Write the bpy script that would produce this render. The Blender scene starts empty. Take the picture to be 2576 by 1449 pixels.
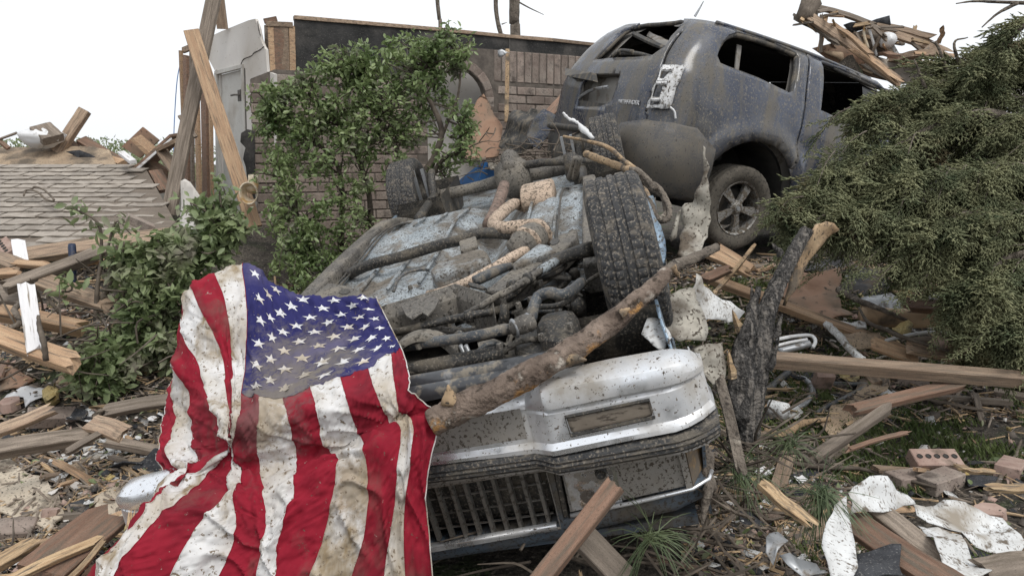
import bpy, bmesh, math, random
import numpy as np
from mathutils import Vector, Matrix, noise as mnoise
from mathutils.geometry import delaunay_2d_cdt

random.seed(7); rng = np.random.default_rng(7)
scene = bpy.context.scene
COL = scene.collection

# ---------------------------------------------------------------- camera
CAM_H = 1.4
PITCH = math.atan(312 / 1789.0)
FPX = 2576 * 25 / 36.0
cd = bpy.data.cameras.new("camera"); cam = bpy.data.objects.new("camera", cd); COL.objects.link(cam)
cam.location = (0, 0, CAM_H); cam.rotation_euler = (math.pi / 2 - PITCH, 0, 0)
cd.lens = 25; cd.sensor_width = 36; cd.clip_start = 0.05; cd.clip_end = 2000
scene.camera = cam

# ---------------------------------------------------------------- sky: bright even overcast
SUN_EL, SUN_AZ = math.radians(58), math.radians(150)
world = bpy.data.worlds.new("World"); scene.world = world; world.use_nodes = True
nt = world.node_tree; nt.nodes.clear()
wo = nt.nodes.new("ShaderNodeOutputWorld"); wb = nt.nodes.new("ShaderNodeBackground")
sk = nt.nodes.new("ShaderNodeTexSky"); sk.sky_type = 'NISHITA'; sk.sun_disc = False
sk.sun_elevation = SUN_EL; sk.sun_rotation = SUN_AZ; sk.dust_density = 4.0; sk.air_density = 1.0
hs = nt.nodes.new("ShaderNodeHueSaturation"); hs.inputs['Saturation'].default_value = 0.12
mx = nt.nodes.new("ShaderNodeMix"); mx.data_type = 'RGBA'; mx.inputs['Factor'].default_value = 0.8
mx.inputs['B'].default_value = (10.2, 10.5, 10.9, 1)          # the cloud layer
nt.links.new(sk.outputs[0], hs.inputs['Color']); nt.links.new(hs.outputs[0], mx.inputs['A'])
nt.links.new(mx.outputs['Result'], wb.inputs['Color']); wb.inputs['Strength'].default_value = 0.1
nt.links.new(wb.outputs[0], wo.inputs[0])
sd = bpy.data.lights.new("sun", 'SUN'); sd.energy = 1.4; sd.angle = math.radians(18); sd.color = (1, .97, .92)
sun = bpy.data.objects.new("sun", sd); COL.objects.link(sun)
# sky azimuth: the sun stands behind the photographer, a little to one side
sdir = Vector((math.sin(SUN_AZ) * math.cos(SUN_EL), math.cos(SUN_AZ) * math.cos(SUN_EL), math.sin(SUN_EL)))
sun.rotation_euler = (-sdir).to_track_quat('-Z', 'Y').to_euler()
scene.view_settings.view_transform = 'Standard'; scene.view_settings.look = 'None'
scene.view_settings.exposure = 0.22; scene.view_settings.gamma = 1; scene.view_settings.use_curve_mapping = False
scene.cycles.use_denoising = True
scene.cycles.max_bounces = 6; scene.cycles.diffuse_bounces = 3; scene.cycles.glossy_bounces = 3
scene.cycles.transparent_max_bounces = 6

# ---------------------------------------------------------------- projection helpers (place things at a depth in the world)
CT, ST = math.cos(PITCH), math.sin(PITCH)
CAMP = Vector((0, 0, CAM_H))
def ray(u, v):
    x = (u - 1288) / FPX; y = (724.5 - v) / FPX
    return Vector((x, y * ST + CT, y * CT - ST))
def P(u, v, Y):
    d = ray(u, v); return CAMP + d * (Y / d.y)
def PZ(u, v, z):
    d = ray(u, v); return CAMP + d * ((z - CAM_H) / d.z)
def crop(x0, y0, sc):
    k = 2576 / 3000.0
    return lambda x, y: ((x0 + x / sc) * k, (y0 + y / sc) * k)
c1, c2, c3, c4, c5 = [crop(x, 0, 2.588) for x in (0, 500, 1150, 1600, 2250)]
d1, d2, d5 = crop(0, 500, 2.588), crop(500, 500, 2.588), crop(2250, 500, 2.588)
dA, d4 = crop(1100, 420, 3.22), crop(1600, 400, 2.588)
e1, e2, eC = crop(0, 1060, 2.3107), crop(400, 760, 1.5633), crop(1100, 800, 3.22)
e4, e5, e6 = crop(1200, 1050, 2.2744), crop(1900, 1000, 3.22), crop(2250, 1060, 2.3107)

def sstep(a, b, x):
    t = np.clip((x - a) / (b - a), 0, 1); return t * t * (3 - 2 * t)
def vnoise(x, y, s=0.0):
    return mnoise.noise(Vector((x, y, s)))
# heaps of dirt and rubbish: x, y, half width, half depth, height
HEAPS = [(5.4, 10.4, 2.9, 1.9, 2.1), (-3.8, 7.4, 2.6, 1.7, .55), (.35, 6.6, 1.3, .9, .45), (-2.3, 4.2, 1.1, .8, .30), (2.2, 5.2, 1.5, .7, .18), (.1, 4.2, .75, 1.4, .35), (-.6, 4.6, .6, 1.2, .3)]
def gz(x, y):
    """height of the littered ground"""
    h = 0.60 * float(sstep(3.2, 6.6, y)) * (0.55 + 0.45 * float(sstep(-2.5, 1.0, x)))
    for hx, hy, rx, ry, hh in HEAPS:
        r2 = ((x - hx) / rx) ** 2 + ((y - hy) / ry) ** 2
        if r2 < 1: h += hh * (1 - r2) ** 1.3 * (1 + .5 * vnoise(x * 2.3, y * 2.3, hx))
    fade = 1.0 if abs(x) < 12 and y < 16 else 0.3
    return h + fade * (0.05 * vnoise(x * 1.1, y * 1.1) + 0.025 * vnoise(x * 3.7, y * 3.7, 5) + 0.012 * vnoise(x * 11, y * 11, 9))
def G(u, v, dz=0.0):
    """point of the ground seen at u,v"""
    d = ray(u, v); lo, hi = 0.5, 60.0
    for k in range(40):
        m = (lo + hi) / 2; p = CAMP + d * m
        if p.z > gz(p.x, p.y): lo = m
        else: hi = m
    p = CAMP + d * lo; return Vector((p.x, p.y, gz(p.x, p.y) + dz))

# ---------------------------------------------------------------- object helpers
def link(o, parent=None):
    COL.objects.link(o)
    if parent is not None: o.parent = parent
    return o
def tag(o, label=None, cat=None, group=None, kind=None):
    if label: o['label'] = label
    if cat: o['category'] = cat
    if group: o['group'] = group
    if kind: o['kind'] = kind
    return o
def mk(name, verts, faces, mat, parent=None, smooth=False, label=None, cat=None, group=None, kind=None, matrix=None, angle=None):
    me = bpy.data.meshes.new(name)
    if isinstance(verts, np.ndarray): verts = verts.tolist()
    me.from_pydata([tuple(v) for v in verts], [], faces); me.update()
    if isinstance(mat, (list, tuple)):
        for m in mat: me.materials.append(m)
    else: me.materials.append(mat)
    if smooth or angle:
        me.shade_smooth()
        if angle: me.set_sharp_from_angle(angle=math.radians(angle))
    o = bpy.data.objects.new(name, me); link(o, parent)
    if matrix is not None: o.matrix_world = matrix
    return tag(o, label, cat, group, kind)
def thing(name, label, cat, matrix=None, group=None):
    o = bpy.data.objects.new(name, None); COL.objects.link(o); o.empty_display_size = .1
    if matrix is not None: o.matrix_world = matrix if isinstance(matrix, Matrix) else Matrix.Translation(matrix)
    return tag(o, label, cat, group)
def solid(o, t, offset=-1):
    m = o.modifiers.new("thickness", 'SOLIDIFY'); m.thickness = t; m.offset = offset; return o
def bevel(o, w, seg=2):
    m = o.modifiers.new("bevel", 'BEVEL'); m.width = w; m.segments = seg; m.limit_method = 'ANGLE'; return o
class MB:
    """collects shapes into one mesh"""
    def __init__(s): s.v = []; s.f = []
    def add(s, v, f):
        n = len(s.v); s.v += [tuple(p) for p in v]; s.f += [tuple(i + n for i in q) for q in f]; return s
    def mk(s, name, mat, parent=None, **k): return mk(name, s.v, s.f, mat, parent, **k)
BOXF = [(0, 3, 2, 1), (4, 5, 6, 7), (0, 1, 5, 4), (1, 2, 6, 5), (2, 3, 7, 6), (3, 0, 4, 7)]
def box(c, s):
    x, y, z = c; a, b, h = s[0] / 2, s[1] / 2, s[2] / 2
    return [(x - a, y - b, z - h), (x + a, y - b, z - h), (x + a, y + b, z - h), (x - a, y + b, z - h),
            (x - a, y - b, z + h), (x + a, y - b, z + h), (x + a, y + b, z + h), (x - a, y + b, z + h)], BOXF
def crom(pts, n):
    """Catmull-Rom through pts (k,d), n points per span"""
    p = np.asarray(pts, float); k = len(p)
    if k == 2: return p[0] + (p[1] - p[0]) * np.linspace(0, 1, n + 1)[:, None]
    q = np.vstack([2 * p[0] - p[1], p, 2 * p[-1] - p[-2]]); out = []
    for i in range(k - 1):
        a, b, c, d = q[i], q[i + 1], q[i + 2], q[i + 3]
        for t in np.arange(n) / n:
            out.append(.5 * (2 * b + (c - a) * t + (2 * a - 5 * b + 4 * c - d) * t * t + (3 * b - a - 3 * c + d) * t ** 3))
    out.append(p[-1]); return np.array(out)
def tube(pts, rad, sides=8, n=4, rough=0.0, cap=True, seed=0, ridge=None):
    """tapered tube through points; rad one radius or one for each point. returns verts, faces"""
    pts = [tuple(p) for p in pts]; r = [rad] * len(pts) if not hasattr(rad, '__len__') else list(rad)
    q = crom([p + (w,) for p, w in zip(pts, r)], n); c = q[:, :3]; w = np.maximum(q[:, 3], 1e-4)
    t = np.gradient(c, axis=0); t /= np.linalg.norm(t, axis=1)[:, None] + 1e-12
    up = np.array([0, 0, 1.0]) if abs(t[0][2]) < .9 else np.array([1.0, 0, 0])
    V = []; nrm = np.cross(t[0], up); nrm /= np.linalg.norm(nrm)
    rg = np.random.default_rng(seed + 11)
    for i in range(len(c)):
        nrm = nrm - t[i] * np.dot(nrm, t[i]); nrm /= np.linalg.norm(nrm) + 1e-12; b = np.cross(t[i], nrm)
        for k in range(sides):
            a = 2 * math.pi * k / sides; rr = w[i] * (1 + rough * rg.uniform(-1, 1)) * (1 if ridge is None else ridge(i / max(1, len(c) - 1), a))
            V.append(c[i] + rr * (nrm * math.cos(a) + b * math.sin(a)))
    F = []
    for i in range(len(c) - 1):
        for k in range(sides):
            k2 = (k + 1) % sides; F.append((i * sides + k, i * sides + k2, (i + 1) * sides + k2, (i + 1) * sides + k))
    if cap:
        F.append(tuple(range(sides))[::-1]); F.append(tuple((len(c) - 1) * sides + k for k in range(sides)))
    return [tuple(v) for v in V], F
def prism(outline, off):
    """polygon (3D points, planar-ish) extruded by the vector off"""
    n = len(outline); a = [Vector(p) for p in outline]; b = [p + Vector(off) for p in a]
    F = [tuple(range(n)), tuple(range(2 * n - 1, n - 1, -1))] + [(i, i + n, (i + 1) % n + n, (i + 1) % n) for i in range(n)]
    return [tuple(p) for p in a + b], F
def frame(p0, p1, nh):
    """matrix with x along p0->p1, z close to nh, origin in the middle"""
    x = (p1 - p0).normalized(); y = Vector(nh).cross(x)
    if y.length < 1e-4: y = Vector((0, 1, .01)).cross(x)
    y.normalize(); z = x.cross(y); m = Matrix((x, y, z)).transposed().to_4x4(); m.translation = (p0 + p1) / 2; return m
def board_mesh(L, w, t, jag=(0, 0), seed=0, bow=0.0):
    """a sawn board along x with worn edges and ends that may be splintered"""
    rg = random.Random(seed); ch = min(w, t) * .08
    nw = 5; ys = [-w / 2 + w * i / (nw - 1) for i in range(nw)]
    sec = [(y, t / 2) for y in ys] + [(y, -t / 2) for y in reversed(ys)]
    sec[0] = (-w / 2 + ch, t / 2); sec[nw - 1] = (w / 2 - ch, t / 2); sec[nw] = (w / 2 - ch, -t / 2); sec[-1] = (-w / 2 + ch, -t / 2)
    sec = sec[:nw] + [(w / 2, t / 2 - ch), (w / 2, -t / 2 + ch)] + sec[nw:] + [(-w / 2, -t / 2 + ch), (-w / 2, t / 2 - ch)]
    n = len(sec); V = []; F = []; xs = [-.5, -.46, -.2, .1, .3, .46, .5]
    e0 = [rg.uniform(-.2, 1) * jag[0] for _ in range(n)]; e1 = [rg.uniform(-.2, 1) * jag[1] for _ in range(n)]
    for i, q in enumerate(xs):
        b = bow * (1 - (2 * q) ** 2)
        for k, (y, z) in enumerate(sec):
            x = q * L
            if i == 0: x -= e0[k]
            if i == len(xs) - 1: x += e1[k]
            V.append((x, y + rg.uniform(-1, 1) * ch * .25, z + b + rg.uniform(-1, 1) * ch * .25))
    for i in range(len(xs) - 1):
        for k in range(n): F.append((i * n + k, i * n + (k + 1) % n, (i + 1) * n + (k + 1) % n, (i + 1) * n + k))
    F.append(tuple(range(n))[::-1]); F.append(tuple((len(xs) - 1) * n + k for k in range(n)))
    return V, F
_bs = [0]
def board(name, label, cat, p0, p1, w, t, mat, nh=None, parent=None, group=None, jag=(0, 0), bow=0.0):
    p0 = Vector(p0); p1 = Vector(p1); _bs[0] += 1
    if nh is None: nh = (CAMP - (p0 + p1) / 2).normalized() * .6 + Vector((0, 0, .7))
    V, F = board_mesh((p1 - p0).length, w, t, jag, _bs[0], bow); m = frame(p0, p1, nh)
    if parent is not None:
        V = [tuple(parent.matrix_world.inverted() @ (m @ Vector(v))) for v in V]; m = None
    return mk(name, V, F, mat, parent, label=label, cat=cat, group=group, matrix=m)
def inside(poly, x, y):
    r = False; j = len(poly) - 1
    for i in range(len(poly)):
        xi, yi = poly[i][:2]; xj, yj = poly[j][:2]
        if (yi > y) != (yj > y) and x < (xj - xi) * (y - yi) / (yj - yi) + xi: r = not r
        j = i
    return r
def dens(poly, step):
    out = []
    for i in range(len(poly)):
        a = np.array(poly[i][:2], float); b = np.array(poly[(i + 1) % len(poly)][:2], float); n = max(1, int(np.linalg.norm(b - a) / step))
        for k in range(n): out.append(tuple(a + (b - a) * k / n))
    return out
def cdt_panel(outer, holes, step):
    """triangulated flat panel with holes; returns 2D verts and faces"""
    pts = []; edges = []
    for lp in [dens(outer, step)] + [dens(h, step) for h in holes]:
        n0 = len(pts); pts += lp; edges += [(n0 + i, n0 + (i + 1) % len(lp)) for i in range(len(lp))]
    xs = [p[0] for p in outer]; ys = [p[1] for p in outer]
    for i, x in enumerate(np.arange(min(xs), max(xs), step)):
        for y in np.arange(min(ys), max(ys), step):
            q = (x + (.31 * step if i % 2 else 0) + .01 * step, y + .017 * step)
            if inside(outer, *q) and not any(inside(h, *q) for h in holes): pts.append(q)
    r = delaunay_2d_cdt([Vector(p) for p in pts], edges, [], 0, 1e-5)
    V = [tuple(v) for v in r[0]]; F = []
    for f in r[2]:
        cx = sum(V[i][0] for i in f) / 3; cy = sum(V[i][1] for i in f) / 3
        if inside(outer, cx, cy) and not any(inside(h, cx, cy) for h in holes): F.append(tuple(f))
    return V, F
def smooth_loop(pts, n=4):
    p = np.array(pts, float); q = np.vstack([p[-1], p, p[0], p[1]]); out = []
    for i in range(len(p)):
        a, b, c, d = q[i], q[i + 1], q[i + 2], q[i + 3]
        for t in np.arange(n) / n:
            out.append(tuple(.5 * (2 * b + (c - a) * t + (2 * a - 5 * b + 4 * c - d) * t * t + (3 * b - a - 3 * c + d) * t ** 3)))
    return out
def sheet(name, label, cat, outline, Y, mat, thick=.003, crumple=.02, freq=6, step=.03, parent=None, group=None, kind=None, smooth=True, torn=.008):
    """crumpled sheet: outline points (u,v) with one depth each (or one for all), filled, dented and given thickness"""
    Ys = Y if hasattr(Y, '__len__') else [Y] * len(outline)
    p3 = [P(u, v, y) for (u, v), y in zip(outline, Ys)]
    c = sum(p3, Vector()) / len(p3); A = np.array([tuple(p - c) for p in p3])
    _, _, vt = np.linalg.svd(A); ex, ey, ez = [Vector(r) for r in vt]
    if ez.dot(CAMP - c) < 0: ez = -ez
    ey = ez.cross(ex)
    o2 = [((p - c).dot(ex), (p - c).dot(ey), (p - c).dot(ez)) for p in p3]
    rgs = random.Random(len(label or name) + len(p3)); o3 = []
    for i in range(len(o2)):          # torn, uneven edges
        a, b = Vector(o2[i]), Vector(o2[(i + 1) % len(o2)]); L_ = (b - a).length; n_ = max(1, int(L_ / max(step * 1.6, .03)))
        nx_, ny_ = -(b - a).y / (L_ + 1e-9), (b - a).x / (L_ + 1e-9)
        for k in range(n_):
            q = a + (b - a) * (k / n_); j = rgs.uniform(-1, 1) * torn * (1 if k else .3); o3.append((q.x + nx_ * j, q.y + ny_ * j, q.z))
    o2 = o3
    V, F = cdt_panel([q[:2] for q in o2], [], step)
    wq = np.array([q[:2] for q in o2]); wz = np.array([q[2] for q in o2]); sd_ = hash(label or name) % 97 if False else len(label or name) * 1.7
    out = []
    for x, y in V:
        d = 1 / (((wq - (x, y)) ** 2).sum(1) + 1e-4) ** 1.5; z = (d * wz).sum() / d.sum()
        z += crumple * (vnoise(x * freq, y * freq, sd_) + .5 * vnoise(x * freq * 2.7, y * freq * 2.7, sd_ + 3))
        out.append((x, y, z))
    m = Matrix((ex, ey, ez)).transposed().to_4x4(); m.translation = c
    if parent is not None:
        mi = parent.matrix_world.inverted(); out = [tuple(mi @ (m @ Vector(v))) for v in out]; m = None
    o = mk(name, out, F, mat, parent, smooth=smooth, label=label, cat=cat, group=group, kind=kind, matrix=m)
    return solid(o, thick, 0)

# ---------------------------------------------------------------- materials
def _n(nt, t, **k):
    n = nt.nodes.new(t)
    for a, b in k.items(): setattr(n, a, b)
    return n
def mat(name, c1, c2=None, scale=6.0, rough=.75, metal=0.0, bump=.3, bscale=40.0, stretch=(1, 1, 1), dirts=(), spots=(), spec=.4, coat=0.0, rnd=0.0, trans=0.0, lo=.35, hi=.65, bdist=.004):
    """two-tone noise colour + layers of dirt (colour, scale, threshold, softness) + stains at places (point, radius, colour)"""
    m = bpy.data.materials.new(name); m.use_nodes = True; nt = m.node_tree; nt.nodes.clear(); L = nt.links.new
    out = _n(nt, 'ShaderNodeOutputMaterial'); bs = _n(nt, 'ShaderNodeBsdfPrincipled'); L(bs.outputs[0], out.inputs[0])
    tc = _n(nt, 'ShaderNodeTexCoord'); mp = _n(nt, 'ShaderNodeMapping'); mp.inputs['Scale'].default_value = stretch
    L(tc.outputs['Object'], mp.inputs[0]); vec = mp.outputs[0]
    oi = _n(nt, 'ShaderNodeObjectInfo')
    if rnd:
        ad = _n(nt, 'ShaderNodeVectorMath', operation='ADD'); L(vec, ad.inputs[0])
        mu = _n(nt, 'ShaderNodeMath', operation='MULTIPLY'); mu.inputs[1].default_value = 37.0; L(oi.outputs['Random'], mu.inputs[0]); L(mu.outputs[0], ad.inputs[1]); vec = ad.outputs[0]
    nz = _n(nt, 'ShaderNodeTexNoise'); nz.inputs['Scale'].default_value = scale; nz.inputs['Detail'].default_value = 7; nz.inputs['Roughness'].default_value = .62
    L(vec, nz.inputs['Vector'])
    cr = _n(nt, 'ShaderNodeValToRGB'); cr.color_ramp.elements[0].position = lo; cr.color_ramp.elements[1].position = hi
    cr.color_ramp.elements[0].color = (*c1, 1); cr.color_ramp.elements[1].color = (*(c2 or c1), 1); L(nz.outputs['Fac'], cr.inputs[0]); col = cr.outputs[0]
    if rnd:
        hv = _n(nt, 'ShaderNodeHueSaturation'); mr = _n(nt, 'ShaderNodeMapRange'); mr.inputs[3].default_value = 1 - rnd; mr.inputs[4].default_value = 1 + rnd
        L(oi.outputs['Random'], mr.inputs[0]); L(mr.outputs[0], hv.inputs['Value']); L(col, hv.inputs['Color']); col = hv.outputs[0]
    rsock = None; msock = None
    def mixc(fac, c):
        nonlocal col
        mx = _n(nt, 'ShaderNodeMix', data_type='RGBA'); L(fac, mx.inputs['Factor']); L(col, mx.inputs['A']); mx.inputs['B'].default_value = (*c, 1); col = mx.outputs['Result']
    def mixf(fac, sock, base, v):
        mx = _n(nt, 'ShaderNodeMix', data_type='FLOAT'); L(fac, mx.inputs['Factor'])
        if sock is None: mx.inputs['A'].default_value = base
        else: L(sock, mx.inputs['A'])
        mx.inputs['B'].default_value = v; return mx.outputs['Result']
    for (pt, rad, c) in spots:
        ds = _n(nt, 'ShaderNodeVectorMath', operation='DISTANCE'); L(tc.outputs['Object'], ds.inputs[0]); ds.inputs[1].default_value = pt
        n2 = _n(nt, 'ShaderNodeTexNoise'); n2.inputs['Scale'].default_value = 16; n2.inputs['Detail'].default_value = 9; n2.inputs['Roughness'].default_value = .78; L(tc.outputs['Object'], n2.inputs['Vector'])
        g_ = _n(nt, 'ShaderNodeMapRange'); g_.inputs[1].default_value = 0; g_.inputs[2].default_value = rad * 1.3; g_.inputs[3].default_value = 1; g_.inputs[4].default_value = 0; L(ds.outputs['Value'], g_.inputs[0])
        a = _n(nt, 'ShaderNodeMath', operation='MULTIPLY_ADD'); L(n2.outputs['Fac'], a.inputs[0]); a.inputs[1].default_value = 2.2; L(g_.outputs[0], a.inputs[2])
        mr = _n(nt, 'ShaderNodeMapRange'); mr.inputs[1].default_value = 1.38; mr.inputs[2].default_value = 1.85; mr.inputs[3].default_value = 0; mr.inputs[4].default_value = .86; L(a.outputs[0], mr.inputs[0])
        ed = _n(nt, 'ShaderNodeMath', operation='MULTIPLY'); e2_ = _n(nt, 'ShaderNodeMapRange'); e2_.inputs[1].default_value = 0; e2_.inputs[2].default_value = .35; L(g_.outputs[0], e2_.inputs[0]); L(mr.outputs[0], ed.inputs[0]); L(e2_.outputs[0], ed.inputs[1]); mixc(ed.outputs[0], c)
    for d in dirts:
        c, sc, th, so = d[:4]; st = d[4] if len(d) > 4 else None
        n2 = _n(nt, 'ShaderNodeTexNoise'); n2.inputs['Scale'].default_value = sc; n2.inputs['Detail'].default_value = 5; n2.inputs['Roughness'].default_value = .6
        if st:
            m2 = _n(nt, 'ShaderNodeMapping'); m2.inputs['Scale'].default_value = st; L(tc.outputs['Object'], m2.inputs[0]); L(m2.outputs[0], n2.inputs['Vector'])
        else: L(vec, n2.inputs['Vector'])
        mr = _n(nt, 'ShaderNodeMapRange'); mr.inputs[1].default_value = th - so; mr.inputs[2].default_value = th + so; L(n2.outputs['Fac'], mr.inputs[0])
        mixc(mr.outputs[0], c); rsock = mixf(mr.outputs[0], rsock, rough, .93)
        if metal: msock = mixf(mr.outputs[0], msock, metal, 0.0)
    L(col, bs.inputs['Base Color'])
    bs.inputs['Roughness'].default_value = rough; bs.inputs['Metallic'].default_value = metal
    if rsock: L(rsock, bs.inputs['Roughness'])
    if msock: L(msock, bs.inputs['Metallic'])
    bs.inputs['Specular IOR Level'].default_value = spec; bs.inputs['Coat Weight'].default_value = coat; bs.inputs['Coat Roughness'].default_value = .15
    if bump:
        n3 = _n(nt, 'ShaderNodeTexNoise'); n3.inputs['Scale'].default_value = bscale; n3.inputs['Detail'].default_value = 6; L(vec, n3.inputs['Vector'])
        bp = _n(nt, 'ShaderNodeBump'); bp.inputs['Strength'].default_value = bump; bp.inputs['Distance'].default_value = bdist; L(n3.outputs['Fac'], bp.inputs['Height']); L(bp.outputs[0], bs.inputs['Normal'])
    if trans:
        tr = _n(nt, 'ShaderNodeBsdfTranslucent'); L(col, tr.inputs['Color']); ms = _n(nt, 'ShaderNodeMixShader'); ms.inputs[0].default_value = trans
        L(bs.outputs[0], ms.inputs[1]); L(tr.outputs[0], ms.inputs[2]); L(ms.outputs[0], out.inputs[0])
    return m
MUD = (.13, .105, .08); MUDL = (.27, .23, .185); MUDD = (.05, .042, .035)
WST = (1.2, 16, 16)
M = {}
M['soil'] = mat('soil', (.032, .027, .022), (.105, .088, .07), 5, .95, bump=1, bscale=60, bdist=.03, dirts=[((.045, .06, .024), 3, .58, .05), ((.17, .148, .118), 55, .60, .04), ((.02, .017, .014), 28, .60, .04)])
M['lumber'] = mat('weathered_lumber', (.24, .165, .115), (.39, .29, .205), 3, .8, stretch=WST, bump=.5, bscale=9, rnd=.3, dirts=[(MUD, 5, .58, .1), (MUDD, 110, .60, .04), (MUDL, 70, .66, .03)])
M['lumber_new'] = mat('fresh_lumber', (.38, .235, .14), (.52, .36, .225), 3, .75, stretch=WST, bump=.4, bscale=9, rnd=.22, dirts=[(MUD, 4, .61, .1), (MUDD, 110, .60, .04), (MUDL, 70, .66, .03)])
M['lumber_grey'] = mat('grey_lumber', (.155, .125, .1), (.28, .23, .185), 3, .85, stretch=WST, bump=.5, bscale=9, rnd=.3, dirts=[(MUD, 4, .57, .1), (MUDD, 110, .60, .04), (MUDL, 70, .66, .03)])
M['lumber_red'] = mat('red_lumber', (.185, .105, .07), (.29, .18, .125), 3, .8, stretch=WST, bump=.5, bscale=9, rnd=.25, dirts=[(MUD, 4, .56, .1), (MUDD, 110, .60, .04), (MUDL, 70, .66, .03)])
M['lumber_white'] = mat('white_painted_wood', (.62, .61, .62), (.75, .74, .74), 3, .6, stretch=WST, bump=.2, bscale=9, rnd=.08, dirts=[(MUDL, 5, .62, .06), (MUDD, 60, .68, .03)])
M['splinter'] = mat('splintered_wood', (.33, .215, .12), (.52, .385, .235), 4, .85, stretch=(1.5, 22, 22), bump=.7, bscale=7, rnd=.3, dirts=[(MUD, 5, .57, .08), (MUDD, 90, .62, .04)])
M['plywood'] = mat('plywood', (.31, .225, .15), (.43, .33, .23), 5, .8, bump=.3, bscale=40, rnd=.2, dirts=[(MUD, 3, .55, .08), (MUDD, 90, .60, .04)])
M['plywood_brown'] = mat('stained_brown_panel', (.22, .125, .08), (.36, .235, .16), 2.2, .8, bump=.3, dirts=[(MUD, 2.2, .56, .1), (MUDD, 20, .64, .05)])
M['drywall'] = mat('drywall', (.62, .59, .56), (.72, .70, .67), 3, .9, bump=.3, bscale=90, rnd=.06, dirts=[((.50, .46, .41), 1.5, .55, .15), (MUDL, 35, .68, .03)])
M['tan_board'] = mat('tan_wallboard', (.44, .37, .285), (.54, .47, .375), 3, .9, bump=.3, bscale=50, rnd=.08, dirts=[(MUD, 4, .585, .06), (MUDD, 95, .60, .04)])
M['door'] = mat('grey_painted_door', (.50, .49, .46), (.58, .57, .54), 3, .7, bump=.2, dirts=[((.40, .37, .33), 3, .55, .1), (MUDD, 70, .68, .03)])
M['dark_trim'] = mat('dark_trim', (.06, .055, .05), (.11, .1, .09), 6, .7)
M['tarpaper'] = mat('black_sheathing_board', (.014, .014, .014), (.045, .044, .043), 3, .95, bump=.6, bscale=30, bdist=.012, dirts=[((.10, .092, .084), 2.5, .61, .12), ((.12, .11, .10), 90, .64, .04)])
M['brick'] = mat('dusty_brown_brick', (.165, .128, .108), (.285, .23, .195), 10, .93, bump=.6, bscale=70, rnd=.28, dirts=[((.33, .285, .245), 3.5, .60, .12), (MUDD, 90, .62, .04), ((.10, .08, .068), 7, .62, .06)])
M['brick_pink'] = mat('pinkish_brick', (.30, .20, .165), (.42, .31, .26), 14, .93, bump=.5, bscale=70, rnd=.12, dirts=[(MUD, 6, .60, .06), (MUDD, 70, .66, .03)])
M['mortar'] = mat('mortar', (.085, .072, .062), (.155, .132, .112), 12, .95, bump=.6)
M['shingle'] = mat('grey_brown_shingle', (.235, .205, .175), (.37, .33, .285), 9, .97, bump=.7, bscale=160, rnd=.14, dirts=[(MUDD, 120, .66, .04), ((.45, .40, .34), 3, .66, .1)])
M['asphalt_shingle'] = mat('black_shingle', (.022, .023, .027), (.055, .057, .063), 20, .95, bump=.9, bscale=200, rnd=.2, dirts=[(MUD, 7, .62, .06), ((.16, .155, .15), 160, .62, .03)])
M['white_plastic'] = mat('white_plastic', (.72, .72, .72), (.82, .82, .82), 4, .35, bump=.2, bscale=20, trans=.15, dirts=[(MUDL, 7, .66, .06)])
M['white_metal'] = mat('mud_flecked_white_sheet', (.50, .50, .49), (.68, .69, .69), 4, .55, bump=.4, bscale=30, rnd=.05, dirts=[((.12, .095, .072), 150, .60, .05, (1, .4, 1)), ((.27, .235, .19), 3, .57, .07), ((.14, .115, .09), 20, .62, .04)])
M['bent_metal'] = mat('dirty_bent_sheet_metal', (.27, .25, .21), (.39, .365, .315), 5, .5, metal=.25, bump=.5, bscale=40, rnd=.1, dirts=[(MUD, 5, .54, .07), ((.07, .055, .042), 75, .585, .03), ((.45, .43, .39), 3, .66, .08)])
M['grey_metal'] = mat('dull_grey_metal', (.30, .31, .32), (.42, .43, .44), 5, .45, metal=.6, bump=.2, dirts=[(MUD, 12, .60, .06), (MUDD, 70, .66, .03)])
M['dark_plastic'] = mat('dirty_black_plastic', (.025, .025, .027), (.06, .058, .055), 6, .55, bump=.3, dirts=[(MUD, 7, .60, .08)])
M['blue_plastic'] = mat('blue_plastic', (.02, .10, .28), (.035, .14, .36), 4, .45, bump=.15, dirts=[(MUD, 12, .64, .05)])
M['rag'] = mat('wet_dark_fabric', (.05, .05, .055), (.11, .105, .10), 6, .9, bump=.5, dirts=[(MUD, 8, .58, .07)])
M['bark'] = mat('grey_brown_bark', (.095, .078, .063), (.225, .19, .155), 14, .95, bump=1, bscale=60, bdist=.02, dirts=[(MUDD, 45, .59, .05), ((.33, .29, .24), 22, .65, .04)])
M['bark_log'] = mat('mottled_log_bark', (.085, .06, .046), (.26, .20, .16), 9, .9, bump=1, bscale=55, bdist=.02, dirts=[((.40, .215, .08), 7, .60, .03), ((.05, .036, .026), 26, .58, .05), ((.44, .39, .335), 13, .655, .04)])
M['bark_burnt'] = mat('blackened_bark', (.016, .0155, .015), (.068, .063, .059), 16, .9, bump=1, bscale=70, bdist=.03, dirts=[((.13, .12, .112), 150, .565, .05, (1, 1, .35)), ((.20, .18, .16), 45, .56, .06, (1, 1, .08))])
M['heartwood'] = mat('torn_heartwood', (.25, .165, .095), (.45, .325, .20), 6, .85, bump=1, bscale=30, dirts=[(MUD, 8, .57, .06), (MUDD, 80, .60, .04)])
M['twig'] = mat('twig', (.07, .055, .043), (.17, .14, .11), 14, .92, bump=.5, rnd=.25)
M['leaf'] = mat('leaf', (.105, .165, .055), (.33, .40, .185), 4.5, .42, bump=0, trans=.3, spec=.55, dirts=[((.22, .21, .165), 5, .62, .06)], lo=.3, hi=.7)
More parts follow.
